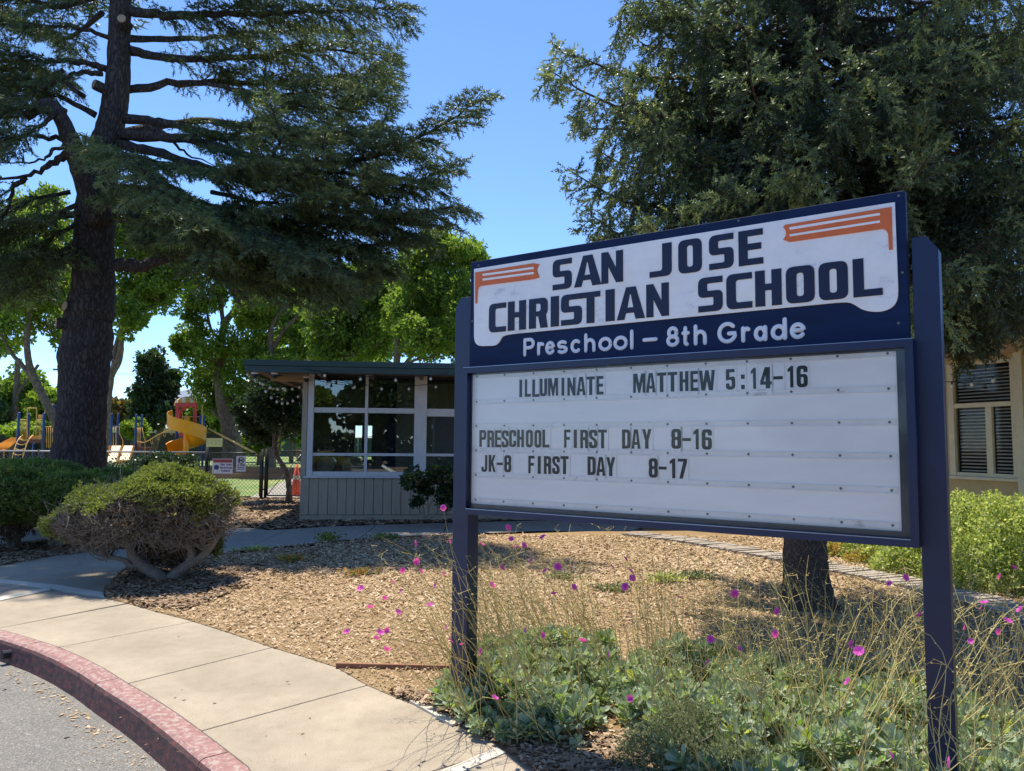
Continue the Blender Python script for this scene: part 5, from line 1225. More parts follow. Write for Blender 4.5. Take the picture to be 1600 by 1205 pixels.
for cx, cy, rx, ry, Y, lab, mt, nn in (
   (20, 615, 48, 62, 50, 'tall green tree at the far left edge behind the play structure', L_DEC, 3800),
   (80, 635, 34, 36, 47, 'pale olive tree behind the left play structure', L_DECY, 2400),
   (-35, 640, 40, 50, 45, 'dark tree cut by the left edge of the picture', L_DARK, 2200),
   (325, 650, 30, 34, 52, 'green tree behind the spiral slide tower', L_DEC, 2400),
   (296, 640, 18, 22, 60, 'small distant tree directly behind the yellow tower roof', L_DEC, 1000),
   (405, 688, 26, 20, 42, 'bright low tree glimpsed below the small dark tree', L_DECY, 1800),
   (455, 650, 26, 50, 46, 'distant tree glimpsed beside the left wall of the low building', L_DEC, 1800),
   (150, 690, 26, 22, 52, 'distant tree hidden mostly by the cedar trunk', L_DARK, 900),
   (350, 690, 22, 22, 56, 'dark tree behind the thick pale trunk', L_DARK, 1000)):
    broad_tree('distant_tree', lab, Y, [[(cx, 715, 7), (cx, 690, 6), (cx+2, cy, 4)]], [(cx, cy, rx, ry*.8), (cx+rx*.4, cy+ry*.3, rx*.7, ry*.6), (cx-rx*.4, cy+ry*.25, rx*.7, ry*.6)], nn, .36, mt)
for cx, rx, Y, lab in ((28, 34, 40, 'yellow flowering vine over the dark board fence at the far left'), (84, 20, 40, 'yellow green vine over the fence behind the deck rails'), (205, 26, 40, 'leafy vine over the fence behind the double slide')):
    broad_tree('vine', lab, Y, [[(cx, 720, 3), (cx, 690, 3)]], [(cx, 672, rx, 12), (cx+rx*.3, 664, rx*.7, 10)], 1500, .20, L_DECY, cat='vine')
# trees across the car park behind the camera (they show in the window reflections)
def behind_tree(x, y, h, w, lab, mat, n=5200):
    r = empty('tree', (x, y, 0), lab, 'tree', 'trees across the car park')
    V, fs = tube([(x, y, -.1), (x+.1, y, h*.3), (x, y, h*.75)], [.22, .16, .06], 8); add('trunk', V, fs, B_PALE, r)
    d = nrm(RNG.normal(size=(n, 3))); nl_ = 22; lc_ = nrm(RNG.normal(size=(nl_, 3)))*RNG.uniform(.3, .85, (nl_, 1)); k = RNG.integers(0, nl_, n)
    q = lc_[k]+d*.32; pos = np.array([x, y, h*.58])+q*np.array([w, w, h*.42])
    V, fs, t = scatter(TUFT[0], TUFT[1], pos, nrm(d+RNG.normal(0, .5, (n, 3))), .55, np.clip(RNG.normal(.4, .2, n), 0, 1)); b = Bag(); b.put(V, fs, t); b.out('crown', mat, r)
for a_ in ((-12.5, -20, 9, 2.3, 'narrow tree reflected in the left window pane', L_DARK), (-6.3, -24, 6, 3.2, 'rust tinged tree reflected at the window mullion', L_DEC), (-1, -22, 8, 3.6, 'wide tree reflected in the right window panes', L_DARK),
           (5, -25, 9, 4, 'big tree behind the viewer to the right', L_DEC), (-19, -26, 8, 4, 'wide tree behind the viewer to the left', L_DEC), (12, -20, 8, 4, 'dark tree behind the viewer at far right', L_DARK), (-27, -22, 8, 4, 'dark tree behind the viewer at far left', L_DARK)):
    behind_tree(*a_)
hb = empty('hedge', (-6, -27, 0), 'long clipped hedge across the car park behind the viewer', 'hedge')
n = 9000; pos = np.c_[RNG.uniform(-34, 24, n), -27+RNG.uniform(-.8, .8, n), RNG.uniform(0, 2.3, n)]
V, fs, t = scatter(TUFT[0], TUFT[1], pos, orient_rand(n), .5, np.clip(RNG.normal(.4, .2, n), 0, 1)); b = Bag(); b.put(V, fs, t); b.out('foliage', L_DARK, hb)

# ------------------------------------------------------------------ junipers
def dome_points(c, R_, n, zmin=-.15, lob=40, thick=.16, rng=RNG):
    d = nrm(rng.normal(size=(n*3, 3))); d = d[d[:, 2] > zmin][:n]
    L = nrm(rng.normal(size=(lob, 3))); L[:, 2] = np.abs(L[:, 2])*.9; L = nrm(L)
    a = (d @ L.T).max(1); bul = 1+.19*np.exp(-((1-a)*34))-.11
    rr = bul*(1-thick*rng.random(len(d))**1.5)
    return c+d*rr[:, None]*R_, d, rr/bul
JT = tuft(3, .75, .18, 1.0, 9)
jn = empty('juniper_shrub', G(262, 908), 'gnarled spreading juniper with green top, brown dead underside and twisted grey trunks beside the pavement', 'shrub')
JY = G(262, 908)[1]
def jt(L, n=5, k=9, lump=.10, nm='trunk'):
    P = catmull([D(q[0], q[1], JY+(q[3] if len(q) > 3 else 0)) for q in L], n); r_ = np.interp(np.linspace(0, 1, len(P)), np.linspace(0, 1, len(L)), [q[2] for q in L])*.5/F_PX*JY
    V, fs = tube(P, r_, k, True, lump); add(nm, V, fs, B_JUNI, jn, smooth=True); return P
limbs = [jt([(258, 916, 26), (250, 902, 20), (236, 892, 17), (220, 882, 16), (208, 868, 15), (200, 852, 12), (192, 838, 9, -.1), (175, 828, 6, -.2)]),
 jt([(262, 914, 24), (272, 900, 18), (285, 889, 16), (298, 880, 14), (312, 872, 12), (326, 858, 11), (336, 842, 10), (334, 828, 9), (322, 818, 7), (310, 806, 5)]),
 jt([(292, 884, 13), (300, 868, 13), (296, 856, 12), (282, 846, 11), (276, 836, 11), (280, 822, 9), (284, 808, 8), (286, 790, 5), (290, 770, 4)]),
 jt([(218, 882, 11), (206, 884, 10), (195, 876, 8), (180, 872, 6, .1), (168, 872, 4, .15)], nm='limb'),
 jt([(205, 856, 9), (190, 850, 8), (178, 840, 6), (166, 836, 5, -.1), (150, 826, 3, -.2)], nm='limb'),
 jt([(278, 830, 8), (262, 815, 6), (246, 806, 5), (228, 802, 4)], nm='limb'),
 jt([(281, 815, 7), (265, 798, 6), (248, 790, 5), (225, 788, 4), (205, 780, 3)], nm='limb'),
 jt([(200, 850, 8), (205, 832, 6, .1), (200, 815, 5), (186, 800, 4, .1), (170, 790, 3)], nm='limb'),
 jt([(336, 845, 7), (345, 830, 5, .1), (345, 810, 4, .2), (350, 790, 3, .2)], nm='limb'),
 jt([(284, 805, 6), (300, 785, 5), (318, 772, 4, .1), (335, 765, 3)], nm='limb'),
 jt([(252, 905, 9, .1), (240, 886, 7, .4), (235, 860, 6, .6), (238, 835, 4, .7)], nm='limb'),
 jt([(270, 900, 9, .1), (290, 880, 7, .4), (300, 850, 6, .6), (305, 820, 4, .7)], nm='limb')]
CJ = D(226, 812, JY); RJ = np.array([137/F_PX*JY, .84, 72/F_PX*JY])
def jshape(p):
    q = p.copy(); u = (q[:, 0]-CJ[0])/RJ[0]; w = (q[:, 2]-CJ[2])/RJ[2]
    q[:, 2] += .16*u*np.clip(w+.3, 0, 2)*RJ[2]*1.3+.05*np.sin(u*7)*(w > 0)*np.clip(w, 0, 1)-.10*np.clip(-u-.3, 0, 1); return q
pj = Plant()
# skeleton of bare twigs from limbs to the shell
ends = np.vstack([P[len(P)//3:] for P in limbs])
sh, dd, _ = dome_points(CJ, RJ*.97, 1900, -.55); sh = jshape(sh)
for q in sh:
    w_ = np.linalg.norm(ends-q, axis=1)+RNG.random(len(ends))*.25; s_ = ends[w_.argmin()]
    L_ = np.linalg.norm(q-s_)
    if L_ < .08: continue
    m_ = (q+s_)/2+RNG.normal(0, .055, 3)+[0, 0, -.05*L_]; m2 = (q*.8+s_*.2)+RNG.normal(0, .03, 3)
    P = catmull([s_, m_, m2, q], 3); pj.tube(P, np.linspace(random.uniform(.004, .0095), .0016, len(P)), 3)
    for k_ in range(2):
        b0 = P[random.randrange(len(P)//2, len(P))]; e_ = b0+RNG.normal(0, .10, 3); pj.tube(np.array([b0, (b0+e_)/2+RNG.normal(0, .012, 3), e_]), np.array([.0025, .002, .001]), 3)
pj.wood.out('twigs', B_JUNI, jn)['kind'] = 'stuff'
# green shell on top
p_, d_, r_ = dome_points(CJ, RJ, 60000, -.5, 46, .14)
# keep where high on the dome, irregular lower border
brd = .60+.16*np.sin(d_[:, 0]*9+1)*np.cos(d_[:, 1]*7)+RNG.normal(0, .13, len(d_))-.75*(d_[:, 0] < -.72)*(-d_[:, 0]-.72)/.28*1.4-.35*(d_[:, 0] > .8)
keep = d_[:, 2] > brd
p1, d1, r1 = jshape(p_[keep]), d_[keep], r_[keep]; p1 = p1[:23000]; d1 = d1[:23000]; r1 = r1[:23000]
n = len(p1); ax = nrm(d1*.5+RNG.normal(0, .45, (n, 3))+[0, 0, .45])
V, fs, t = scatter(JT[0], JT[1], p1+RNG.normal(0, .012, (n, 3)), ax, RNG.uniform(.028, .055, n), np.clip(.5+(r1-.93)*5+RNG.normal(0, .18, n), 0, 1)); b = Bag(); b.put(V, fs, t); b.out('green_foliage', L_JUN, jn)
# brown dead twiglets inside below the green
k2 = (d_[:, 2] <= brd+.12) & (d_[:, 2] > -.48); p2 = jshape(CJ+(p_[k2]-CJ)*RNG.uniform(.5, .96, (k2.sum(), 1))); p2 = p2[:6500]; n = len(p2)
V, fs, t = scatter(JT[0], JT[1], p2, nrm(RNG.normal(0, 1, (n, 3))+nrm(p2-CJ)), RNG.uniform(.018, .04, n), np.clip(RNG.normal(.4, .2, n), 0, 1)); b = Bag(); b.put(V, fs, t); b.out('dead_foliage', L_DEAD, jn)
# stray leader shoots breaking the outline
for j in range(90):
    i = RNG.integers(0, len(p1)); a0 = p1[i]; dj = nrm(d1[i]+np.array([0, 0, .5])+RNG.normal(0, .35, 3)); L_ = RNG.uniform(.05, .13); m_ = 12
    q = a0+dj*np.linspace(0, L_, m_)[:, None]+RNG.normal(0, .006, (m_, 3)); V, fs, t = scatter(JT[0], JT[1], q, nrm(dj+RNG.normal(0, .4, (m_, 3))), RNG.uniform(.022, .04, m_), .75)
    if j == 0: bst = Bag()
    bst.put(V, fs, t)
bst.out('stray_shoots', L_JUN, jn)['kind'] = 'stuff'
# a dense inner core right behind (dark, full)
cb = D(268, 846, JY+.35); n = 9000; q = nrm(RNG.normal(size=(n, 3)))*RNG.uniform(.3, 1, (n, 1))*np.array([.52, .4, .30])+cb
V, fs, t = scatter(JT[0], JT[1], q, orient_rand(n), RNG.uniform(.025, .05, n), np.clip(RNG.normal(.25, .2, n), 0, 1)); b = Bag(); b.put(V, fs, t); b.out('inner_foliage', L_DEAD, jn)
p = D(338, 842, JY+.25); n = 900; q = nrm(RNG.normal(size=(n, 3)))*RNG.uniform(.2, 1, (n, 1))*np.array([.10, .12, .26])+p
V, fs, t = scatter(JT[0], JT[1], q, orient_rand(n), RNG.uniform(.025, .045, n), np.clip(RNG.normal(.5, .2, n), 0, 1)); b = Bag(); b.put(V, fs, t); b.out('side_sprig', L_JUN, jn)
def juniper_mound(label, cx, cy, rx, ry, Y, n, mat, depth=1.0, base=None, zmin=-.35, tr=None):
    c = D(cx, cy, Y); R_ = np.array([rx/F_PX*Y, depth, ry/F_PX*Y]); r = empty('juniper_hedge', (c[0], c[1], 0), label, 'shrub', 'junipers left of the path')
    p, d, rr = dome_points(c, R_, n, zmin, 60, .12); m = len(p)
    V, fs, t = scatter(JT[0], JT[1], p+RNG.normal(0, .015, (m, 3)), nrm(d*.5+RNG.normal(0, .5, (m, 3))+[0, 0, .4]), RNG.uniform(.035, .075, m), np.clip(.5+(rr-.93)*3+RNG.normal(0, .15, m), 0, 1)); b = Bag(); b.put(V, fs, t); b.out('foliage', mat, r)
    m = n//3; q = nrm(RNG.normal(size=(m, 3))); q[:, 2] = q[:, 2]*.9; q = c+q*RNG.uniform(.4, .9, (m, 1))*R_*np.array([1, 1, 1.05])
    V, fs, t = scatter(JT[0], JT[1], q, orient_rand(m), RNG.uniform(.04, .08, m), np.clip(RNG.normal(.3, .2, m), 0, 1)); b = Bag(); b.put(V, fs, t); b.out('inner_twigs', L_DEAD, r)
    bs = G(*tr[0]) if tr else np.array([c[0], c[1], 0])
    for j in range(5):
        e = c+np.array([RNG.uniform(-.7, .7)*R_[0], RNG.uniform(-.5, .5)*R_[1], RNG.uniform(-.3, .3)*R_[2]]); P = catmull([bs+[0, 0, -.03], bs+(e-bs)*.35+RNG.normal(0, .08, 3), bs+(e-bs)*.7+RNG.normal(0, .08, 3), e], 4)
        P[:, 2] = np.maximum(P[:, 2], -.03); V, fs = tube(P, np.linspace(.055, .012, len(P)), 7, True, .1); add('stem', V, fs, B_JUNI, r, smooth=True)
    return r
juniper_mound('dense dark green juniper at the far left edge beyond the bark strip', 8, 792, 84, 62, 11.2, 12000, L_JUND, .9, tr=[(20, 858)])
juniper_mound('dark green juniper with twisted low stem just left of the gnarled one', 108, 792, 66, 50, 11.4, 10000, L_JUND, .8, tr=[(84, 856)])
juniper_mound('low dark juniper mound at the foot of the cedar trunk', 175, 765, 62, 30, 13.0, 10000, L_JUND, .9, tr=[(150, 822)])
juniper_mound('flat juniper mound behind the left pair, reaching the cedar base', 40, 752, 90, 32, 13.2, 9000, L_JUND, .9, tr=[(40, 828)])
for (cx, cy, rx, ry, Y, lab, n) in ((258, 722, 44, 20, 18.5, 'dark broadleaf shrub behind the gnarled juniper top', 3600), (190, 738, 40, 20, 18, 'dark low shrub right of the cedar base', 2400)):
    broad_tree('broadleaf_shrub', lab, Y, [[(cx, 775, 4), (cx, 750, 3)], [(cx+12, 775, 3), (cx+14, 740, 2)]], [(cx, cy, rx, ry), (cx-rx*.4, cy+8, rx*.6, ry), (cx+rx*.4, cy+5, rx*.6, ry)], n, .075, L_DARK, cat='shrub', dY=.7)
for (x_, y_, w__, lab) in ((12, 640, 0, ''),): pass
# shrub in front of the siding, beside the sign post
vs = broad_tree('leafy_shrub', 'leafy open shrub growing against the taupe siding beside the navy post', 14.35,
  [[(663, 812, 3), (662, 795, 3), (655, 770, 3), (650, 750, 2)], [(666, 812, 3), (672, 790, 3), (680, 770, 2), (690, 750, 2)], [(670, 812, 3), (690, 795, 2), (706, 775, 2)], [(664, 808, 2), (650, 790, 2), (643, 775, 1.5)]],
  [(650, 748, 26, 18), (690, 738, 28, 22), (668, 760, 22, 16), (705, 770, 24, 28), (645, 785, 14, 14), (725, 750, 22, 36)], 2600, .085, L_DARK, bark=B_JUNI, cat='shrub', dY=.35, solid=True)
# weeds on the path edge
def weeds(x, y, lab, n=60, h=.14, mat=L_DEC, name='weed'):
    p = G(x, y); r = empty(name, p, lab, 'weed'); P = Plant()
    for i in range(n):
        q = p+np.array([random.gauss(0, .09), random.gauss(0, .05), .0]); e = q+np.array([random.gauss(0, .07), random.gauss(0, .05), random.uniform(.4, 1)*h]); P.tube(np.array([q, (q+e)/2+[0, 0, .02], e]), np.array([.002, .002, .001]), 3); P.leaves(np.array([e, (q+e)/2]), orient_rand(2, .6), .05, RNG.random(2))
    P.wood.out('stem', M_STALK, r); P.crown('foliage', TUFT, mat, r)
weeds(512, 846, 'small green weed on the walkway crack left of the post'); weeds(600, 843, 'small weed along the walkway edge further right', 40, .09)
weeds(1040, 912, 'dry weed clump in the mulch left of the spruce trunk', 90, .12, L_HEDGE); weeds(400, 862, 'dry weed at the shaded edge of the mulch', 50, .07, L_HEDGE)
for i_, (x_, y_, n_, l_) in enumerate(((455, 878, 70, 'straw coloured dry weed in the mulch right of the juniper shadow'), (1090, 905, 110, 'wiry dry weed patch nearest the spruce trunk, left side'), (960, 925, 60, 'sparse dry weed behind the flower stalks'), (880, 905, 50, 'tiny dry weed tuft in the open mulch behind the sign'), (560, 900, 40, 'lone dry weed tuft in the mulch left of the sign post'))): weeds(x_, y_, l_, n_, .07, L_AUT if i_ in (0, 4) else L_ROSEM)
# hedge by the tan building
hg = empty('variegated_hedge', G(1540, 900), 'bright small leaved light green hedge below the blind covered window', 'hedge')
def hedge_blob(L, n, sz, mat, name):
    pts = []; dirs = []
    ar = np.array([l[3]*l[4]*1. for l in L]); k_ = (ar/ar.sum()*n).astype(int)
    for (x, Y, h, rx, ry), m in zip(L, k_):
        d = nrm(RNG.normal(size=(m*2, 3))); d = d[d[:, 2] > -.05][:m]; c = np.array([x, Y, 0]); rr = 1+.07*np.sin(d[:, 0:1]*14+x)*np.cos(d[:, 1:2]*11+Y*3)
        pts.append(c+d*rr*np.array([rx, ry, h])*(1-.16*RNG.random((len(d), 1))**2)); dirs.append(d)
    p = np.vstack(pts); d = np.vstack(dirs); m = len(p)
    V, fs, t = scatter(TUFT[0], TUFT[1], p, nrm(d*.6+RNG.normal(0, .6, (m, 3))+[0, 0, .2]), RNG.uniform(.6, 1.3, m)*sz, np.clip(RNG.beta(2, 2, m), 0, 1)); b = Bag(); b.put(V, fs, t); return b.out(name, mat, hg)
def X(px, Y): return D(px, 700, Y)[0]
hedge_blob([(X(1500, 9.8), 9.8, 1.0, 1.0, .9), (X(1560, 9.2), 9.2, 1.02, .9, .9), (X(1640, 8.9), 8.9, 1.05, 1.0, 1.0), (X(1450, 10.3), 10.3, .82, .8, .8), (X(1395, 10.9), 10.9, .50, .7, .7), (X(1340, 11.4), 11.4, .30, .6, .5), (X(1540, 8.75), 8.75, .62, .55, .5), (X(1430, 9.9), 9.9, .38, .6, .45)], 36000, .047, L_HEDGE, 'foliage')
hedge_blob([(X(1318, 11.3), 11.3, .26, .4, .3), (X(1360, 10.7), 10.7, .18, .4, .25)], 1500, .05, L_AUT, 'autumn_foliage')
for j in range(14):
    x_ = X(1500+j*8, 9.5); V, fs = tube(np.array([[x_, 9.5, 0], [x_+random.gauss(0, .08), 9.4, .4], [x_+random.gauss(0, .15), 9.3, .75]]), [.012, .009, .004], 4); add('stem', V, fs, B_JUNI, hg)

# ------------------------------------------------------------------ fences, gate, signs
FY = 21.8
def fx(px, Y=FY): return D(px, 720, Y)[0]
zr = D(380, 707.5, FY)[2]
cf = empty('chain_link_fence', (fx(200), FY, 0), 'black chain link fence with galvanised top rail crossing in front of the playground', 'fence')
def rodb(name, A, B, r_, mat, par, k=8):
    V, fs = tube(np.array([A, B]), r_, k); return add(name, V, fs, mat, par, smooth=True)
def chain(name, x0, x1, z0, z1, Y, par, pitch=.105, r_=.0052):
    b = Bag(); H = z1-z0; n = int((x1-x0+H)/pitch)
    for sgn in (1, -1):
        for i in range(-int(H/pitch)-1, n+1):
            a0 = x0+i*pitch; A = np.array([a0, z0]) if sgn > 0 else np.array([a0, z1]); Bp = np.array([a0+H, z1]) if sgn > 0 else np.array([a0+H, z0])
            ta = max(0, (x0-A[0])/H); tb_ = min(1, (x1-A[0])/H)
            if tb_ <= ta: continue
            p0 = A+(Bp-A)*ta; p1 = A+(Bp-A)*tb_; V, fs = tube(np.array([[p0[0], Y+.004*sgn, p0[1]], [p1[0], Y+.004*sgn, p1[1]]]), r_, 3, False); b.put(V, fs)
    o = b.out(name, M_GALV, par); o['kind'] = 'stuff'; return o
x_l, x_g0, x_g1 = fx(-260), fx(411), fx(417)
rodb('top_rail', (x_l, FY, zr+.0), (fx(320), FY, zr), .024, M_RAIL, cf)
rodb('top_rail', (fx(326), FY, zr-.01), (fx(407), FY, zr-.01), .02, M_BLK, cf)
for px in (-240, -130, -30, 60, 140, 235, 323):
    rodb('fence_post', (fx(px), FY, -.05), (fx(px), FY, zr+.05 if px < 323 else zr+.16), .03 if px < 323 else .05, M_BLK, cf)
rodb('fence_post', (fx(327), FY, .05), (fx(327), FY, zr), .018, M_BLK, cf); rodb('fence_post', (fx(407), FY, .05), (fx(407), FY, zr), .018, M_BLK, cf)
rodb('gate_post', (fx(410), FY, -.05), (fx(410), FY, zr+.10), .045, M_BLK, cf)
chain('mesh_wire', x_l, fx(407), .05, zr-.02, FY, cf)
gt = empty('gate', (fx(440), FY, 0), 'black chain link gate with diagonal brace beside the low building', 'gate')
zg = zr+.06
rodb('gate_frame', (fx(416), FY, -.03), (fx(416), FY, zg+.06), .045, M_BLK, gt); rodb('gate_frame', (fx(419), FY, .08), (fx(419), FY, zg), .02, M_BLK, gt)
rodb('gate_frame', (fx(419), FY, zg), (fx(520), FY, zg), .022, M_BLK, gt); rodb('gate_frame', (fx(419), FY, .08), (fx(520), FY, .08), .02, M_BLK, gt); rodb('gate_frame', (fx(520), FY, .08), (fx(520), FY, zg), .02, M_BLK, gt)
rodb('gate_brace', (fx(419), FY+.02, .10), (fx(470), FY+.02, zg-.1), .012, M_RAIL, gt); chain('mesh_wire', fx(420), fx(519), .09, zg-.01, FY, gt)
for z in (.25, zg-.15): rodb('hinge', (fx(410), FY-.01, z), (fx(419), FY-.01, z), .022, M_BLK, gt)
# signs on the fence
XP = Plane((0, FY-.05), (1, 0))
def fence_sign(x0, x1, y0, y1, label):
    (ua, va), (ub, vb_) = XP.uv(x0, y1), XP.uv(x1, y0); c = XP.w((ua+ub)/2, va, 0)
    r = empty('fence_sign', c, label, 'sign'); XP.box('sign_plate', ua, ub, va, vb_, -.008, 0, M_SIGNP, r); return r, ua, ub, va, vb_
def fword(r, word, u0, u1, v0, h, rad, mat):
    n = len(word); w = (u1-u0)/n
    for i, ch in enumerate(word):
        if ch != ' ': 
            o = stroke_letter(XP, ch, u0+w*i+w*.1, u0+w*(i+.88), v0, h, rad, .003, r, mat)
r, ua, ub, va, vb_ = fence_sign(331.5, 364, 717, 740, 'white school banner sign with red top band wired to the fence behind the juniper')
H_ = vb_-va; XP.box('red_band', ua+.015, ub-.015, vb_-H_*.26, vb_-.015, .001, .003, M_SRED, r)
fword(r, 'NOW ENROLLING', ua+.04, ub-.04, vb_-H_*.22, H_*.12, .005, M_PBROWN)
um = ua+(ub-ua)*.40
fword(r, 'San Jose', um, ub-.03, va+H_*.54, H_*.16, .009, M_SBLUE); fword(r, 'Christian', um-.02, ub-.02, va+H_*.33, H_*.16, .009, M_SBLUE); fword(r, 'School', um+.02, ub-.06, va+H_*.12, H_*.16, .009, M_SBLUE)
V, fs = tube([XP.w(ua+(ub-ua)*.2, va+H_*.42, .001), XP.w(ua+(ub-ua)*.2, va+H_*.42, .004)], H_*.17, 12); add('round_emblem', V, fs, M_SBLUE, r)
r, ua, ub, va, vb_ = fence_sign(368.5, 384.5, 713, 737, 'small white no dogs sign with circled dog symbol on the fence')
H_ = vb_-va; cx_ = (ua+ub)/2; a_ = np.linspace(0, 2*math.pi, 20)
cz = va+H_*.72; V, fs = tube(np.array([XP.w(cx_+.085*math.cos(q), cz+.085*math.sin(q), .004) for q in a_]), .009, 5, False); add('ring', V, fs, M_BLACK, r)
V, fs = tube(np.array([XP.w(cx_-.06, cz+.06, .005), XP.w(cx_+.06, cz-.06, .005)]), .007, 5); add('slash', V, fs, M_BLACK, r)
me = shape_mesh([[(-.055,0),(-.05,-.05),(-.035,-.05),(-.032,-.01),(.02,-.01),(.025,-.05),(.04,-.05),(.04,.01),(.06,.02),(.06,.035),(.035,.04),(.03,.02),(-.035,.02),(-.06,.04)]], .003, 'dog_symbol'); XP.place(me, 'dog_symbol', cx_, cz, .004, r, M_BLACK)
fword(r, 'No Dogs', ua+.02, ub-.02, va+H_*.38, H_*.13, .008, M_BLACK)
for q in (.26, .14): XP.box('print_line', ua+.04, ub-.04, va+H_*q, va+H_*(q+.05), .001, .003, M_SBLUE, r)
# cone
cp_ = np.array([fx(464, 22.6), 22.6, 0]); cn = empty('traffic_cone', cp_, 'orange traffic cone half hidden behind the corner of the low building', 'cone')
V, fs = tube([cp_+[0, 0, .035], cp_+[0, 0, .4], cp_+[0, 0, .95]], [.19, .12, .035], 14); add('cone_body', V, fs, M_CONE, cn, smooth=True); box('base', cp_+[0, 0, .017], (.46, .46, .034), M_CONE, cn, bevel=.01)
V, fs = tube([cp_+[0, 0, .50], cp_+[0, 0, .62]], [.108, .09], 14); add('collar', V, fs, M_PCREAM, cn)
# low timber retaining walls in front of the lawn
for (Y, z0, z1, lab, x0_, x1_) in ((33.2, -.02, .22, 'reddish brown low timber wall behind the fence, nearest of two', fx(60, 33), fx(640, 33)), (34.4, .0, .46, 'upper reddish timber wall edging the raised lawn behind the fence', fx(300, 34), fx(640, 34))):
    r = empty('low_wall', ((x0_+x1_)/2, Y, 0), lab, 'wall'); k = int((x1_-x0_)/2.4)
    for i in range(k+1): box('timber', (x0_+(i+.5)*2.4, Y, (z0+z1)/2), (2.39, .14, z1-z0), M_WOODR, r, bevel=.01)
o = add('raised_lawn', boxv((0, 68, .1), (110, 67, .5)), [CF], M_LAWN); tag(o, kind='structure')
# far fences
r = empty('windscreen_fence', (fx(430, 58), 58, 0), 'green windscreen fence with pale top rail at the far side of the lawn', 'fence')
zt_ = D(430, 683.5, 58)[2]; zb_ = .5
for i in range(9):
    x0_ = fx(345, 58)+i*2.6; box('screen_panel', (x0_+1.3, 58, (zt_+zb_)/2), (2.56, .04, zt_-zb_-.05), M_FENCEG, r)
    rodb('fence_post', (x0_, 58, .3), (x0_, 58, zt_), .04, M_RAIL, r)
rodb('top_rail', (fx(345, 58), 58, zt_), (fx(345, 58)+23.4, 58, zt_), .05, M_RAIL, r)
r = empty('board_fence', (fx(150, 50), 50, 0), 'dark board fence behind the playground', 'fence')
zt_ = D(100, 676, 50)[2]; x0_ = fx(-120, 50); i = 0
while x0_ < fx(340, 50):
    box('board', (x0_+.45, 50+random.uniform(-.02, .02), zt_/2+.2), (.88, .05, zt_-.35), M_FENCEB, r); x0_ += .9
r = empty('picket_panel', (fx(335, 47), 47, .5), 'small pale picket fence panel behind the slide', 'fence'); z0_, z1_ = D(340, 697, 47)[2], D(340, 686, 47)[2]; xa, xb = fx(322, 47), fx(347, 47)
for z in (z0_, z1_): box('rail', ((xa+xb)/2, 47.03, z), (xb-xa, .04, .06), M_PCREAM, r)
for i in range(13): box('picket', (xa+(xb-xa)*i/12, 47, (z0_+z1_)/2), (.05, .03, z1_-z0_+.1), M_PCREAM, r)
# houses beyond
def house(x0, x1, Y, yt, ye, label, wcol=M_HWALL):
    xa, xb = fx(x0, Y), fx(x1, Y); zt_, ze = D(x0, yt, Y)[2], D(x0, ye, Y)[2]; r = empty('house', ((xa+xb)/2, Y+3, 0), label, 'house')
    box('wall', ((xa+xb)/2, Y+3.1, ze/2), (xb-xa-.6, 6, ze), wcol, r)
    V = np.array([[xa, Y-.4, ze], [xb, Y-.4, ze], [xb, Y+7, ze], [xa, Y+7, ze], [xa+.4, Y+3.3, zt_], [xb-.4, Y+3.3, zt_]]); add('roof', V, [np.array([[0, 1, 5, 4], [2, 3, 4, 5], [0, 3, 2, 1]]), np.array([[1, 2, 5], [3, 0, 4]])], M_HROOF, r)
    n_ = 3
    for i in range(n_):
        c_ = xa+(xb-xa)*(i+.5)/n_; w2 = empty('window', (c_, Y, ze*.6)); w2.parent = r; w2.location = w2.location-origin(r)
        box('frame', (c_, Y+.06, ze*.62), (1.5, .06, 1.1), M_TRIMW, w2); box('pane', (c_, Y+.02, ze*.62), (1.3, .04, .9), M_DARK, w2)
    return r
r = house(60, 300, 60, 653, 668, 'long house with plain grey shingle roof behind the playground fence')
for x_ in (221, 150): 
    p = D(x_, 656, 61.8); box('skylight', p, (1.3, .9, .12), M_TRIMW, r)
house(372, 480, 66, 669, 679, 'pale house beyond the green windscreen fence'); house(-160, 20, 66, 652, 668, 'far house with grey roof behind the trees at left')
# hill, poles and wires
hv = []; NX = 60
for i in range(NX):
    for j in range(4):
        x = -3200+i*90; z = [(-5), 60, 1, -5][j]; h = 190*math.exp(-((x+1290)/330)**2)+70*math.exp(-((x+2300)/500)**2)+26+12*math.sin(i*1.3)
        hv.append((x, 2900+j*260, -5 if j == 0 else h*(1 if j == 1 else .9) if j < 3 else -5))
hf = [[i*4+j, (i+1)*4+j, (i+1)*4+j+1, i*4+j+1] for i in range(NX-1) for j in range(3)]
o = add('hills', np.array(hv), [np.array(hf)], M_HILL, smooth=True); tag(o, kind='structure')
pa, pb, pc_ = np.array([fx(40, 75), 75, 9.2]), np.array([fx(20, 75), 75, 0]), None
for i, (px, lab) in enumerate(((93, 'wooden utility pole hidden behind the cedar trunk'), (540, 'wooden utility pole far behind the low building roof'), (-330, 'wooden utility pole beyond the left edge'))):
    x = fx(px, 75); r = empty('utility_pole', (x, 75, 0), lab, 'utility pole'); rodb('pole', (x, 75, 0), (x, 75, 9), .14, M_FENCEB, r); box('crossarm', (x, 75, 8.6), (2.2, .12, .12), M_FENCEB, r)
wr = empty('utility_wire', (fx(93, 75), 75, 8), 'thin overhead wires crossing the sky low behind the trees', 'wires')
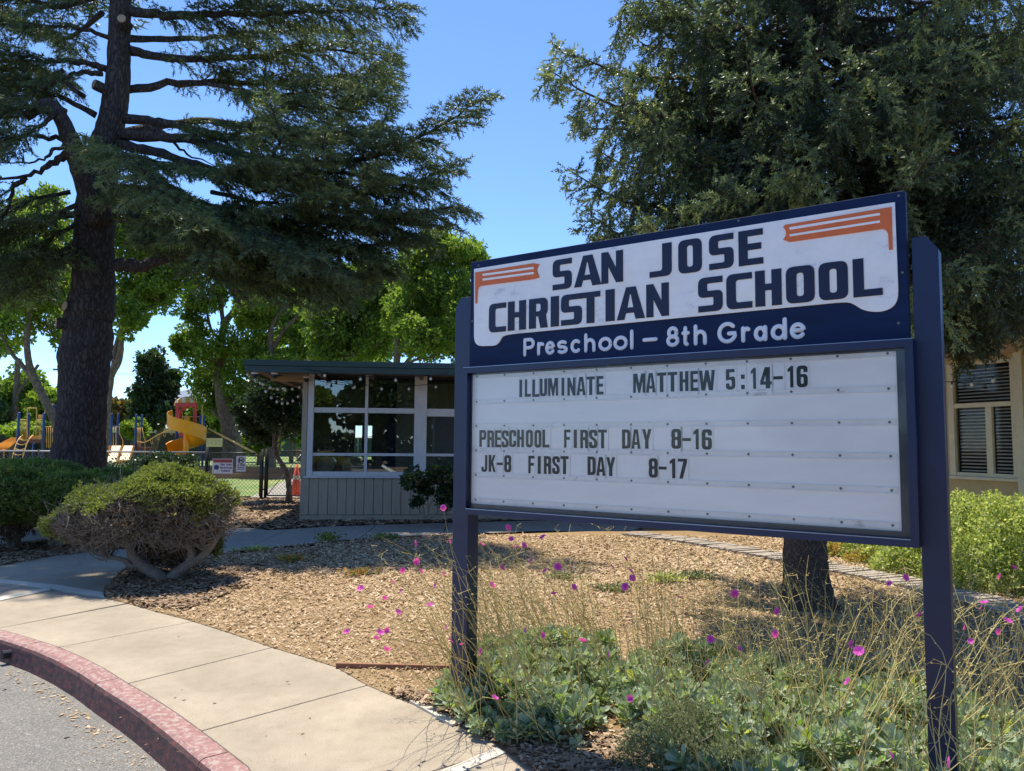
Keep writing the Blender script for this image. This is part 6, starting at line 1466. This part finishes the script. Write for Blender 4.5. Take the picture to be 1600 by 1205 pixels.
for dz, dx in ((8.7, -.9), (8.7, .9), (7.2, 0), (6.6, .0)):
    for a_, b_ in ((-330, 93), (93, 540)):
        s_ = np.linspace(0, 1, 14)[:, None]; A, B = np.array([fx(a_, 75)+dx, 75, dz]), np.array([fx(b_, 75)+dx, 75, dz]); P = A+(B-A)*s_; P[:, 2] -= (s_*(1-s_))[:, 0]*3; V, fs = tube(P, .018, 3); add('wire', V, fs, M_BLK, wr)

# ------------------------------------------------------------------ playground
def pt(px, py, Y, dy=0): return D(px, py, Y+dy)
def prod(par, name, pts, wpx, mat, Y=None, k=7, n=1, smooth=True):
    P = np.array([D(q[0], q[1], q[2] if len(q) > 2 else Y) for q in pts]); 
    if n > 1: P = catmull(P, n)
    V, fs = tube(P, wpx*.5/F_PX*np.mean(P[:, 1]), k); return add(name, V, fs, mat, par, smooth=smooth)
PY = 37.0
def pbox(par, name, x0, y0, x1, y1, Y, dep, mat, bevel=0):
    a, b = D(x0, y1, Y), D(x1, y0, Y); return box(name, ((a[0]+b[0])/2, Y+dep/2, (a[2]+b[2])/2), (abs(b[0]-a[0]), dep, abs(b[2]-a[2])), mat, par, bevel=bevel)
def bpost(par, x, y0, Y, r_=.065):
    t = D(x, y0, Y); V, fs = tube([(t[0], Y, -.1), (t[0], Y, t[2]-.05), (t[0], Y, t[2])], [r_, r_, r_*.6], 9); return add('post', V, fs, M_PBLUE, par, smooth=True)
pg = empty('play_structure', D(60, 735, PY), 'left play structure with blue posts, tan rails, orange slide and curved ladder', 'playground')
pg.location[2] = 0
for x, y, Y in ((30, 644, PY), (45, 646, PY+1.4), (69.5, 645, PY), (84, 632, PY+1.4), (53, 692, PY+1.4), (110, 640, PY)): bpost(pg, x, y, Y)
pbox(pg, 'deck', 31, 687, 84, 692, PY, 1.5, M_PBROWN)
for x in (33, 36, 39, 41): prod(pg, 'baluster', [(x, 657), (x, 688)], .9, M_PTAN, PY)
prod(pg, 'hand_rail', [(31, 656), (42, 656)], 1.3, M_PTAN, PY)
prod(pg, 'arch_bar', [(42.5, 684, PY), (42.5, 660, PY), (42.7, 640, PY), (45, 638, PY), (55, 638, PY), (57, 640, PY), (57.2, 660, PY), (56, 680, PY)], 1.5, M_PTAN, n=4)
prod(pg, 'arch_bar', [(70.5, 655, PY+.7), (70.5, 633, PY+.7), (73, 631, PY+.7), (84, 632, PY+.7)], 1.2, M_PTAN, n=3)
for x in (61, 64, 67): prod(pg, 'baluster', [(x, 648), (x, 688)], .9, M_PTAN, PY+1.4)
prod(pg, 'hand_rail', [(57, 656), (69, 656)], 1.3, M_PTAN, PY)
prod(pg, 'hand_rail', [(70, 667), (84, 667)], 1.2, M_PTAN, PY)
for x in (73, 76, 79, 82): prod(pg, 'baluster', [(x, 667), (x, 700)], 1.0, M_PTAN, PY)
pbox(pg, 'panel', 60, 679, 69, 689, PY+.05, .05, M_PTAN); pbox(pg, 'riser', 44, 681, 60, 690, PY+.1, .05, M_PORG)
# curved ladder
for x0 in (0, 16.5): prod(pg, 'ladder_rail', [(17.5+x0, 722, PY-1.3), (22+x0, 704, PY-1.0), (28+x0, 688, PY-.6), (35+x0, 680, PY-.2)], 1.5, M_PTAN, n=4)
for (x, y) in ((18.5, 718), (20, 709), (22.5, 701), (25.5, 693), (30, 686)): prod(pg, 'rung', [(x, y, PY-1.2), (x+8, y+2.2, PY-1.2), (x+16.5, y, PY-1.2)], 1.2, M_PTAN, n=3)
# orange slide: a trough
def slide(par, name, pts, wid, mat, side=.18, perp=None):
    P = catmull(np.array(pts), 5); n = len(P); T = nrm(np.gradient(P, axis=0)); Wd = nrm(np.cross(T, [0, 0, 1.0])) if perp is None else np.tile(perp, (n, 1)); Nn = nrm(np.cross(Wd, T))
    prof = [(-.5, side), (-.46, side), (-.40, .03), (.40, .03), (.46, side), (.5, side), (.44, -.02), (-.44, -.02)]; V = []
    for p, w2, nn in zip(P, Wd, Nn):
        for a_, b_ in prof: V.append(p+w2*a_*wid+nn*b_)
    m = len(prof); F_ = [[i*m+j, (i+1)*m+j, (i+1)*m+(j+1) % m, i*m+(j+1) % m] for i in range(n-1) for j in range(m)]
    F2 = [[j for j in range(m)], [(n-1)*m+j for j in range(m)][::-1]]; return add(name, V, [np.array(F_), np.array(F2)], mat, par, smooth=False)
slide(pg, 'slide', [D(27, 684, PY+.3), D(14, 691, PY-.2), D(0, 702, PY-.8), D(-24, 712, PY-1.4), D(-40, 715, PY-1.7)], .75, M_PORG, .30, np.array([.35, .93, 0]))
prod(pg, 'slide_leg', [(6, 702), (6, 722)], 2, M_PORG, PY-.7)
pbox(pg, 'lower_panel', 48, 694, 66, 716, PY+1.5, .05, M_FENCEB)
# right structure
pr_ = empty('play_structure', D(250, 735, PY), 'right play structure with red spiral slide tower, yellow slides and overhead loops', 'playground'); pr_.location[2] = 0
for x, y, Y in ((175, 646, PY), (185, 646, PY+1.2), (213, 647, PY), (222, 648, PY+1.2), (276.5, 660, PY), (283, 668, PY+1.3), (313.5, 648, PY), (319, 649, PY+1.2)): bpost(pr_, x, y, Y, .055)
for x in (177, 181, 215, 217, 219): prod(pr_, 'baluster', [(x, 668), (x, 698)], 1.0, M_PTAN, PY+.1)
prod(pr_, 'hand_rail', [(176, 668), (187, 667), (186, 676), (192, 688), (192, 698)], 1.0, M_PTAN, PY, n=1)
prod(pr_, 'hand_rail', [(222, 668), (225, 684), (228, 690)], 1.0, M_PTAN, PY)
pbox(pr_, 'deck', 213, 699, 224, 703, PY, 1.2, M_PBROWN)
for (xa, xb) in ((176, 191), (195, 208)):
    slide(pr_, 'slide', [D(xa+6, 697, PY+.3), D(xa+4, 702, PY-.2), D(xa+1, 712, PY-.9), D(xa-2, 721, PY-1.5), D(xa-2.5, 723, PY-1.8)], .46, M_PCREAM, .12, np.array([1.0, .1, 0]))
for L in ([(172, 697), (169, 707), (167, 716), (166, 722)], [(191, 697), (187, 710), (183, 722)], [(209, 697), (205, 712), (200, 722), (195, 724)]): prod(pr_, 'slide_side', [(q[0], q[1], PY-.8) for q in L], 2.6, M_PYEL, n=3)
pbox(pr_, 'slide_lip', 182, 719, 196, 724, PY-1.9, .3, M_PYEL, .02)
# overhead ladder
for dy in (0, .8): prod(pr_, 'overhead_rail', [(214, 690, PY+dy), (227, 691, PY+dy), (246, 680, PY+dy), (265, 672, PY+dy), (276, 672, PY+dy)], 1.5, M_PTAN, n=3)
for x, y in ((237, 686), (247, 680), (257, 675), (268, 672)): prod(pr_, 'hand_loop', [(x-1.5, y, PY), (x-1.6, y+5, PY), (x, y+7.5, PY+.1), (x+1.6, y+5, PY), (x+1.5, y, PY)], .8, M_PTAN, n=3)
prod(pr_, 'ladder_leg', [(226.5, 692), (226.5, 712)], .9, M_PTAN, PY)
# tower
tY = PY
pbox(pr_, 'red_panel', 273, 632, 280, 666, tY-.05, .12, M_PRED, .02); pbox(pr_, 'red_panel', 301, 632, 307, 662, tY-.05, .12, M_PRED, .02); pbox(pr_, 'red_panel', 273, 629.5, 307, 636, tY-.06, .14, M_PRED, .02)
P = np.array([D(*q) for q in ((280, 660, tY-.02), (280.5, 650, tY-.02), (283, 642, tY-.02), (288, 637.5, tY-.02), (294, 636, tY-.02))]); V, fs = tube(catmull(P, 3), .07, 6); add('arch_trim', V, fs, M_PRED, pr_)
pbox(pr_, 'deck', 279, 677, 302, 682, tY, 1.3, M_PRED); pbox(pr_, 'back_panel', 282, 668, 300, 676, tY+.3, .05, M_PBROWN)
for x in (282, 285): prod(pr_, 'baluster', [(x, 640), (x, 678)], 1.4, M_PTAN, tY+1.0)
prod(pr_, 'hand_rail', [(286, 651), (312, 651)], 1.2, M_PTAN, tY+1.2); prod(pr_, 'pole', [(316, 632), (316, 690)], 2.6, M_PTAN, tY+.6)
c_ = D(290.5, 631, tY+.65); ap = D(290, 619.5, tY+.65); N_ = 16; rr = 17/F_PX*tY
for j in range(N_):
    a0, a1 = 2*math.pi*j/N_, 2*math.pi*(j+1)/N_; f = lambda a, q, z: (c_[0]+rr*q*math.cos(a), c_[1]+rr*q*math.sin(a), z)
    hz = ap[2]-c_[2]; V = [f(a0, 1, c_[2]), f(a1, 1, c_[2]), f(a1, .9, c_[2]+hz*.42), f(a0, .9, c_[2]+hz*.42), f(a1, .55, c_[2]+hz*.78), f(a0, .55, c_[2]+hz*.78), (c_[0], c_[1], ap[2])]
    add('roof_segment', V, [np.array([[0, 1, 2, 3], [3, 2, 4, 5]]), np.array([[5, 4, 6]])], M_PYEL if j % 2 else M_PCREAM, pr_)
V, fs = tube([c_-[0, 0, .12], c_-[0, 0, .0]], rr*1.02, 16); add('roof_rim', V, fs, M_PYEL, pr_)
# spiral slide
top = D(280, 655, tY-.25); cen = np.array([D(304, 690, tY)[0], tY-.95]); bot = D(284, 716, tY-1.6)
th = np.linspace(math.radians(165), math.radians(165)+math.radians(400), 60)
n = len(th); z = np.linspace(top[2]-.1, bot[2]+.1, n); V = []; ri, ro = .12, .86
for a_, z_ in zip(th, z):
    c2, s2 = math.cos(a_), math.sin(a_)
    for q, dz in ((ri, .10), (ri+.1, 0), (ro-.12, 0), (ro-.02, .50), (ro+.03, .52), (ro, -.10), (ri, -.10)): V.append((cen[0]+q*c2, cen[1]+q*s2, z_+dz))
m = 7; F_ = [[i*m+j, (i+1)*m+j, (i+1)*m+(j+1) % m, i*m+(j+1) % m] for i in range(n-1) for j in range(m)]
add('spiral_slide', V, [np.array(F_)], M_PYEL, pr_, smooth=False)
V, fs = tube([(cen[0], cen[1], -.1), (cen[0], cen[1], top[2]+.1)], .13, 10); add('slide_column', V, fs, M_PYEL, pr_, smooth=True)
prod(pr_, 'slide_pole', [(326, 670, tY-.3), (345, 680, tY-.9), (370, 693, tY-1.6), (402, 710, tY-2.4)], 3.2, M_PTAN, n=2)

# ------------------------------------------------------------------ flowering plants in front of the sign
def rosette_mesh(nl_, seed, L=.065, wd=.022):
    r = np.random.default_rng(seed); V = []; F_ = []
    for i in range(nl_):
        th = i*2.399; el = .25+.95*(1-i/nl_)+r.uniform(-.25, .25); l = L*r.uniform(.7, 1.15)*(.75+.4*(1-abs(i/nl_-.5)))
        d = np.array([math.cos(th)*math.cos(1.35-el), math.sin(th)*math.cos(1.35-el), math.sin(1.35-el)]); s_ = np.array([-math.sin(th), math.cos(th), 0])+r.normal(0, .15, 3); s_ = nrm(s_-d*(s_ @ d)); up = nrm(np.cross(s_, d)); up *= 1 if up[2] > 0 else -1
        b0 = len(V); hh = np.array([0, 0, .05*(i/nl_)-.01])
        V += [hh+d*.006, hh+d*l*.45+s_*wd*.55+up*.004, hh+d*l*.82+s_*wd*.8+up*.002, hh+d*l, hh+d*l*.82-s_*wd*.8+up*.002, hh+d*l*.45-s_*wd*.55+up*.004, hh+d*l*.6-up*.004]
        F_ += [[b0, b0+1, b0+6], [b0+1, b0+2, b0+6], [b0+2, b0+3, b0+6], [b0+3, b0+4, b0+6], [b0+4, b0+5, b0+6], [b0+5, b0, b0+6]]
    return np.array(V), np.array(F_)
RS = [rosette_mesh(14, 2, .066, .019), rosette_mesh(16, 3, .078, .021), rosette_mesh(12, 4, .055, .016)]
def petal_flower():
    V = []; F_ = []
    for i in range(5):
        a_ = 2*math.pi*i/5; 
        for j, (q, w2, z_) in enumerate(((.05, .04, 0), (.5, .40, .10), (.92, .58, .30), (1.08, .30, .38))):
            c2, s2 = math.cos(a_), math.sin(a_)
            V += [(q*c2-w2*s2, q*s2+w2*c2, z_+.05*(i % 2)), (q*c2+w2*s2, q*s2-w2*c2, z_-.04*(i % 2))]
        b0 = i*8; F_ += [[b0+2*j, b0+2*j+1, b0+2*j+3, b0+2*j+2] for j in range(3)]
    me = mesh_np('flower', np.array(V)*.0150, [np.array(F_)], tint=np.tile(np.repeat([.2, .5, .9, 1], 2), 5), smooth=True); me.materials.append(M_PETAL); return me
FLW = petal_flower()
def halo(P, n, spread):
    return P[RNG.integers(0, len(P), n)]+RNG.normal(0, spread, (n, 3))
def clump(name, label, region, n_ros, hts, stems, flowers, seed):
    """region: ground polygon; stems: list of generators; flowers: world points"""
    cxy = region.mean(0); r = empty(name, (*cxy, 0), label, 'flowering plant', 'magenta flowered plants in front of the sign')
    pl = Plant(); b = Bag(); lo, hi = region.min(0), region.max(0); pts = np.empty((0, 2))
    while len(pts) < n_ros:
        q = lo+(hi-lo)*RNG.random((n_ros*2, 2)); pts = np.vstack([pts, q[inside(region, q)]])
    pts = pts[:n_ros]; 
    # height field: mounded towards the middle
    dist = np.min([np.linalg.norm(pts-(region[i]*(1-t)+region[(i+1) % len(region)]*t), axis=1) for i in range(len(region)) for t in (0, .33, .66)], axis=0)
    top_h = np.clip(dist/.32, .15, 1)*hts*(.75+.25*np.sin(pts[:, 0]*7)*np.cos(pts[:, 1]*6)); 
    for k_, R_ in enumerate(RS):
        sel = np.arange(k_, n_ros, 3); m = len(sel); lay = RNG.random(m)**.6; p = np.c_[pts[sel], .03+top_h[sel]*lay]
        ax = nrm(np.c_[RNG.normal(0, .42, m), RNG.normal(-.12, .42, m), np.ones(m)]); V, fs, _ = scatter(R_[0], R_[1], p, ax, RNG.uniform(.75, 1.3, m), .5)
        nlf = len(R_[0])//7; tt = np.repeat(np.clip(RNG.normal(.5, .24, (m, nlf)), 0, 1).ravel(), 7); b.put(V, fs, tt)
        for q in p[::2]: pl.tube(np.array([[q[0]+random.gauss(0, .03), q[1]+random.gauss(0, .03), 0], q*np.array([1, 1, .6]), q]), np.array([.004, .0035, .003]), 3)
    o = b.out('leaf_rosettes', L_SUCC, r); o['kind'] = 'stuff'
    bud_p, bud_a = [], []
    def stem(p0, p1, rad=.0021, bow=None):
        L = np.linalg.norm(p1-p0); m = (p0+p1)/2+np.array([0, 0, L*.10])*(1 if bow is None else bow)+RNG.normal(0, .03*L, 3); m2 = p0*.25+p1*.75+np.array([0, 0, L*.09])*(1 if bow is None else bow)+RNG.normal(0, .025*L, 3)
        P = catmull([p0, m*.5+p0*.5+RNG.normal(0, .01, 3)*L, m, m2, p1], 3); V, fs = tube(P, np.linspace(rad*1.25, rad*.45, len(P)), 3, False); pl.wood.put(V, fs, random.gauss(.5, .2)); return P
    for (p0, p1, kw) in stems:
        P = stem(p0, p1, **kw); k_ = random.randint(3, 8)
        for j in range(k_):
            i = random.randrange(len(P)//2, len(P)); e = P[i]+np.array([random.gauss(0, .025), random.gauss(0, .02), random.uniform(-.02, .035)]); pl.tube(np.array([P[i], (P[i]+e)/2, e]), np.array([.0012, .001, .0008]), 3); bud_p.append(e); bud_a.append(nrm(e-P[i]))
    for f in flowers:
        g0 = pts[RNG.integers(0, len(pts), 12)]; d_ = np.linalg.norm(g0-f[:2], axis=1); g_ = g0[d_.argmin()]
        stem(np.array([g_[0], g_[1], .05]), f-np.array([0, 0, .004]), .0019, .5)
    o = pl.wood.out('stalks', M_STALK, r); o['kind'] = 'stuff'
    bp, ba = np.array(bud_p), np.array(bud_a); V, fs, t = scatter(*BUD, bp, ba, RNG.uniform(.006, .013, len(bp)), RNG.uniform(.3, 1, len(bp))); b2 = Bag(); b2.put(V, fs, t); o = b2.out('seed_buds', M_STALK, r); o['kind'] = 'stuff'
    for f in flowers:
        q = inst(FLW, 'flower', f, r, (random.gauss(.95, .45), random.gauss(0, .45), random.uniform(0, 6)), [random.uniform(.85, 1.25)*(.75 if f[0] > 1.5 else 1)]*3)
    return r
BUD = (np.array([[0, 0, 0], [.35, 0, .5], [-.17, .3, .5], [-.17, -.3, .5], [0, 0, 1.1]]), np.array([[0, 1, 2], [0, 2, 3], [0, 3, 1], [4, 2, 1], [4, 3, 2], [4, 1, 3]]))
z7f = [(545,38),(832,128),(420,197),(573,187),(716,200),(868,215),(903,206),(847,178),(988,170),(426,277),(368,316),(445,320),(546,333),(935,273),(806,305),(998,318),(1052,300),(1352,265),(1375,320),(1385,348),(1350,386),(1293,299),(322,368),(360,408),(513,380),(762,383),(1036,420),(1124,391),(287,440),(180,397),(222,480),(345,502),(488,470),(118,588),(265,592),(294,582),(250,618),(296,668),(562,570),(577,626),(628,645),(713,677),(913,585),(985,602),(1164,630),(1273,688),(775,882),(1373,884)]
z8f = [(65,438),(308,420),(490,598),(497,498),(199,621),(324,664),(189,724),(827,643),(857,676),(808,810),(1063,348),(993,375),(1127,514),(1328,570),(1352,630),(1413,460),(1482,343),(1545,305),(1515,540),(1478,588),(1398,483),(1571,490),(1008,1134),(1247,1164)]
FL = [(500+x/2.836, 780+y/2.836) for x, y in z7f]+[(1040+x/2.836, 780+y/2.836) for x, y in z8f]
def plane_y(px, py):
    """flowers float in a slab of air over the bed: nearer when low in the picture"""
    yb = np.interp(px, [540, 700, 1000, 1400, 1600], [4.0, 4.1, 3.7, 3.0, 2.7]); return yb-np.interp(py, [800, 1180], [-.35, .45])
FP3 = [D(x, y, plane_y(x, y)+random.uniform(-.12, .12)) for x, y in FL]
regA = gp([(684, 1108), (740, 1150), (800, 1172), (900, 1178), (980, 1090), (960, 1030), (860, 1012), (745, 1035)])
regB = gp([(960, 1120), (1040, 1215), (1150, 1290), (1290, 1300), (1290, 1080), (1180, 1048), (1050, 1030), (985, 1050)])
regC = gp([(1240, 1085), (1240, 1290), (1420, 1500), (1720, 1500), (1760, 1260), (1600, 1150), (1440, 1090), (1330, 1070)])
def mkstems(region, n, lean, hr, spread=.25):
    o = []; lo, hi = region.min(0), region.max(0)
    while len(o) < n:
        q = lo+(hi-lo)*RNG.random(2)
        if not inside(region, q[None])[0]: continue
        h = random.uniform(*hr); l = np.array(lean)+RNG.normal(0, spread, 2); o.append((np.array([q[0], q[1], .05]), np.array([q[0]+l[0]*h, q[1]+l[1]*h, h]), {'rad': random.uniform(.0014, .0026), 'bow': random.uniform(.2, 1.6)}))
    return o
fa = [f for f, (x, y) in zip(FP3, FL) if x < 880]; fb_ = [f for f, (x, y) in zip(FP3, FL) if 880 <= x < 1230]; fc = [f for f, (x, y) in zip(FP3, FL) if x >= 1230]
clump('flowering_plant', 'grey green leaved plant with magenta flowers sprawling round the left sign post', regA, 520, .26, mkstems(regA, 230, (-.42, .12), (.45, .95), .28)+mkstems(regA, 45, (-.95, .0), (.35, .62), .3), fa, 1)
clump('flowering_plant', 'grey green leaved flowering plant under the middle of the letter panel', regB, 560, .24, mkstems(regB, 230, (-.05, .35), (.45, .95), .30), fb_, 2)
clump('flowering_plant', 'flowering plant with long straw coloured stalks round the right sign post', regC, 700, .26, mkstems(regC, 200, (.35, .35), (.45, .95), .38)+mkstems(regC, 80, (.95, .2), (.5, .85), .25)+mkstems(regC, 30, (-.6, .2), (.5, .85), .3), fc, 3)
# fine grey shrub
rs = empty('fine_leaved_shrub', G(1060, 1215), 'low fine needled grey green shrub among the fleshy leaves at the bottom centre', 'shrub')
cs = G(1050, 1200); n = 7000
P_ = []; 
for (dx, dy, rx, ry, h) in ((0, 0, .30, .22, .25), (.30, -.22, .34, .2, .2), (.12, .12, .25, .2, .28)):
    d = nrm(RNG.normal(size=(n//3*2, 3))); d = d[d[:, 2] > 0][:n//3]; P_.append(np.array([cs[0]+dx, cs[1]+dy, 0])+d*np.array([rx, ry, h])*(1+.1*np.sin(d[:, :1]*17)*np.cos(d[:, 1:2]*15))*(1-.3*RNG.random((len(d), 1))))
P_ = np.vstack(P_); m = len(P_); V, fs, t = scatter(SPR[0]*.6, SPR[1], P_, orient_rand(m, .8), RNG.uniform(.35, .65, m), np.clip(RNG.normal(.55, .22, m), 0, 1)); b = Bag(); b.put(V, fs, t); b.out('foliage', L_ROSEM, rs)
for j in range(12):
    a_ = random.uniform(0, 6.28); e = cs+np.array([math.cos(a_)*.2, math.sin(a_)*.15, .18]); V, fs = tube(np.array([cs, (cs+e)/2+[0, 0, .02], e]), [.006, .005, .003], 4); add('stem', V, fs, B_JUNI, rs)
print('tris', sum(len(o.data.loops)-2*len(o.data.polygons) for o in bpy.data.objects if o.type == 'MESH'), 'objs', len(bpy.data.objects))
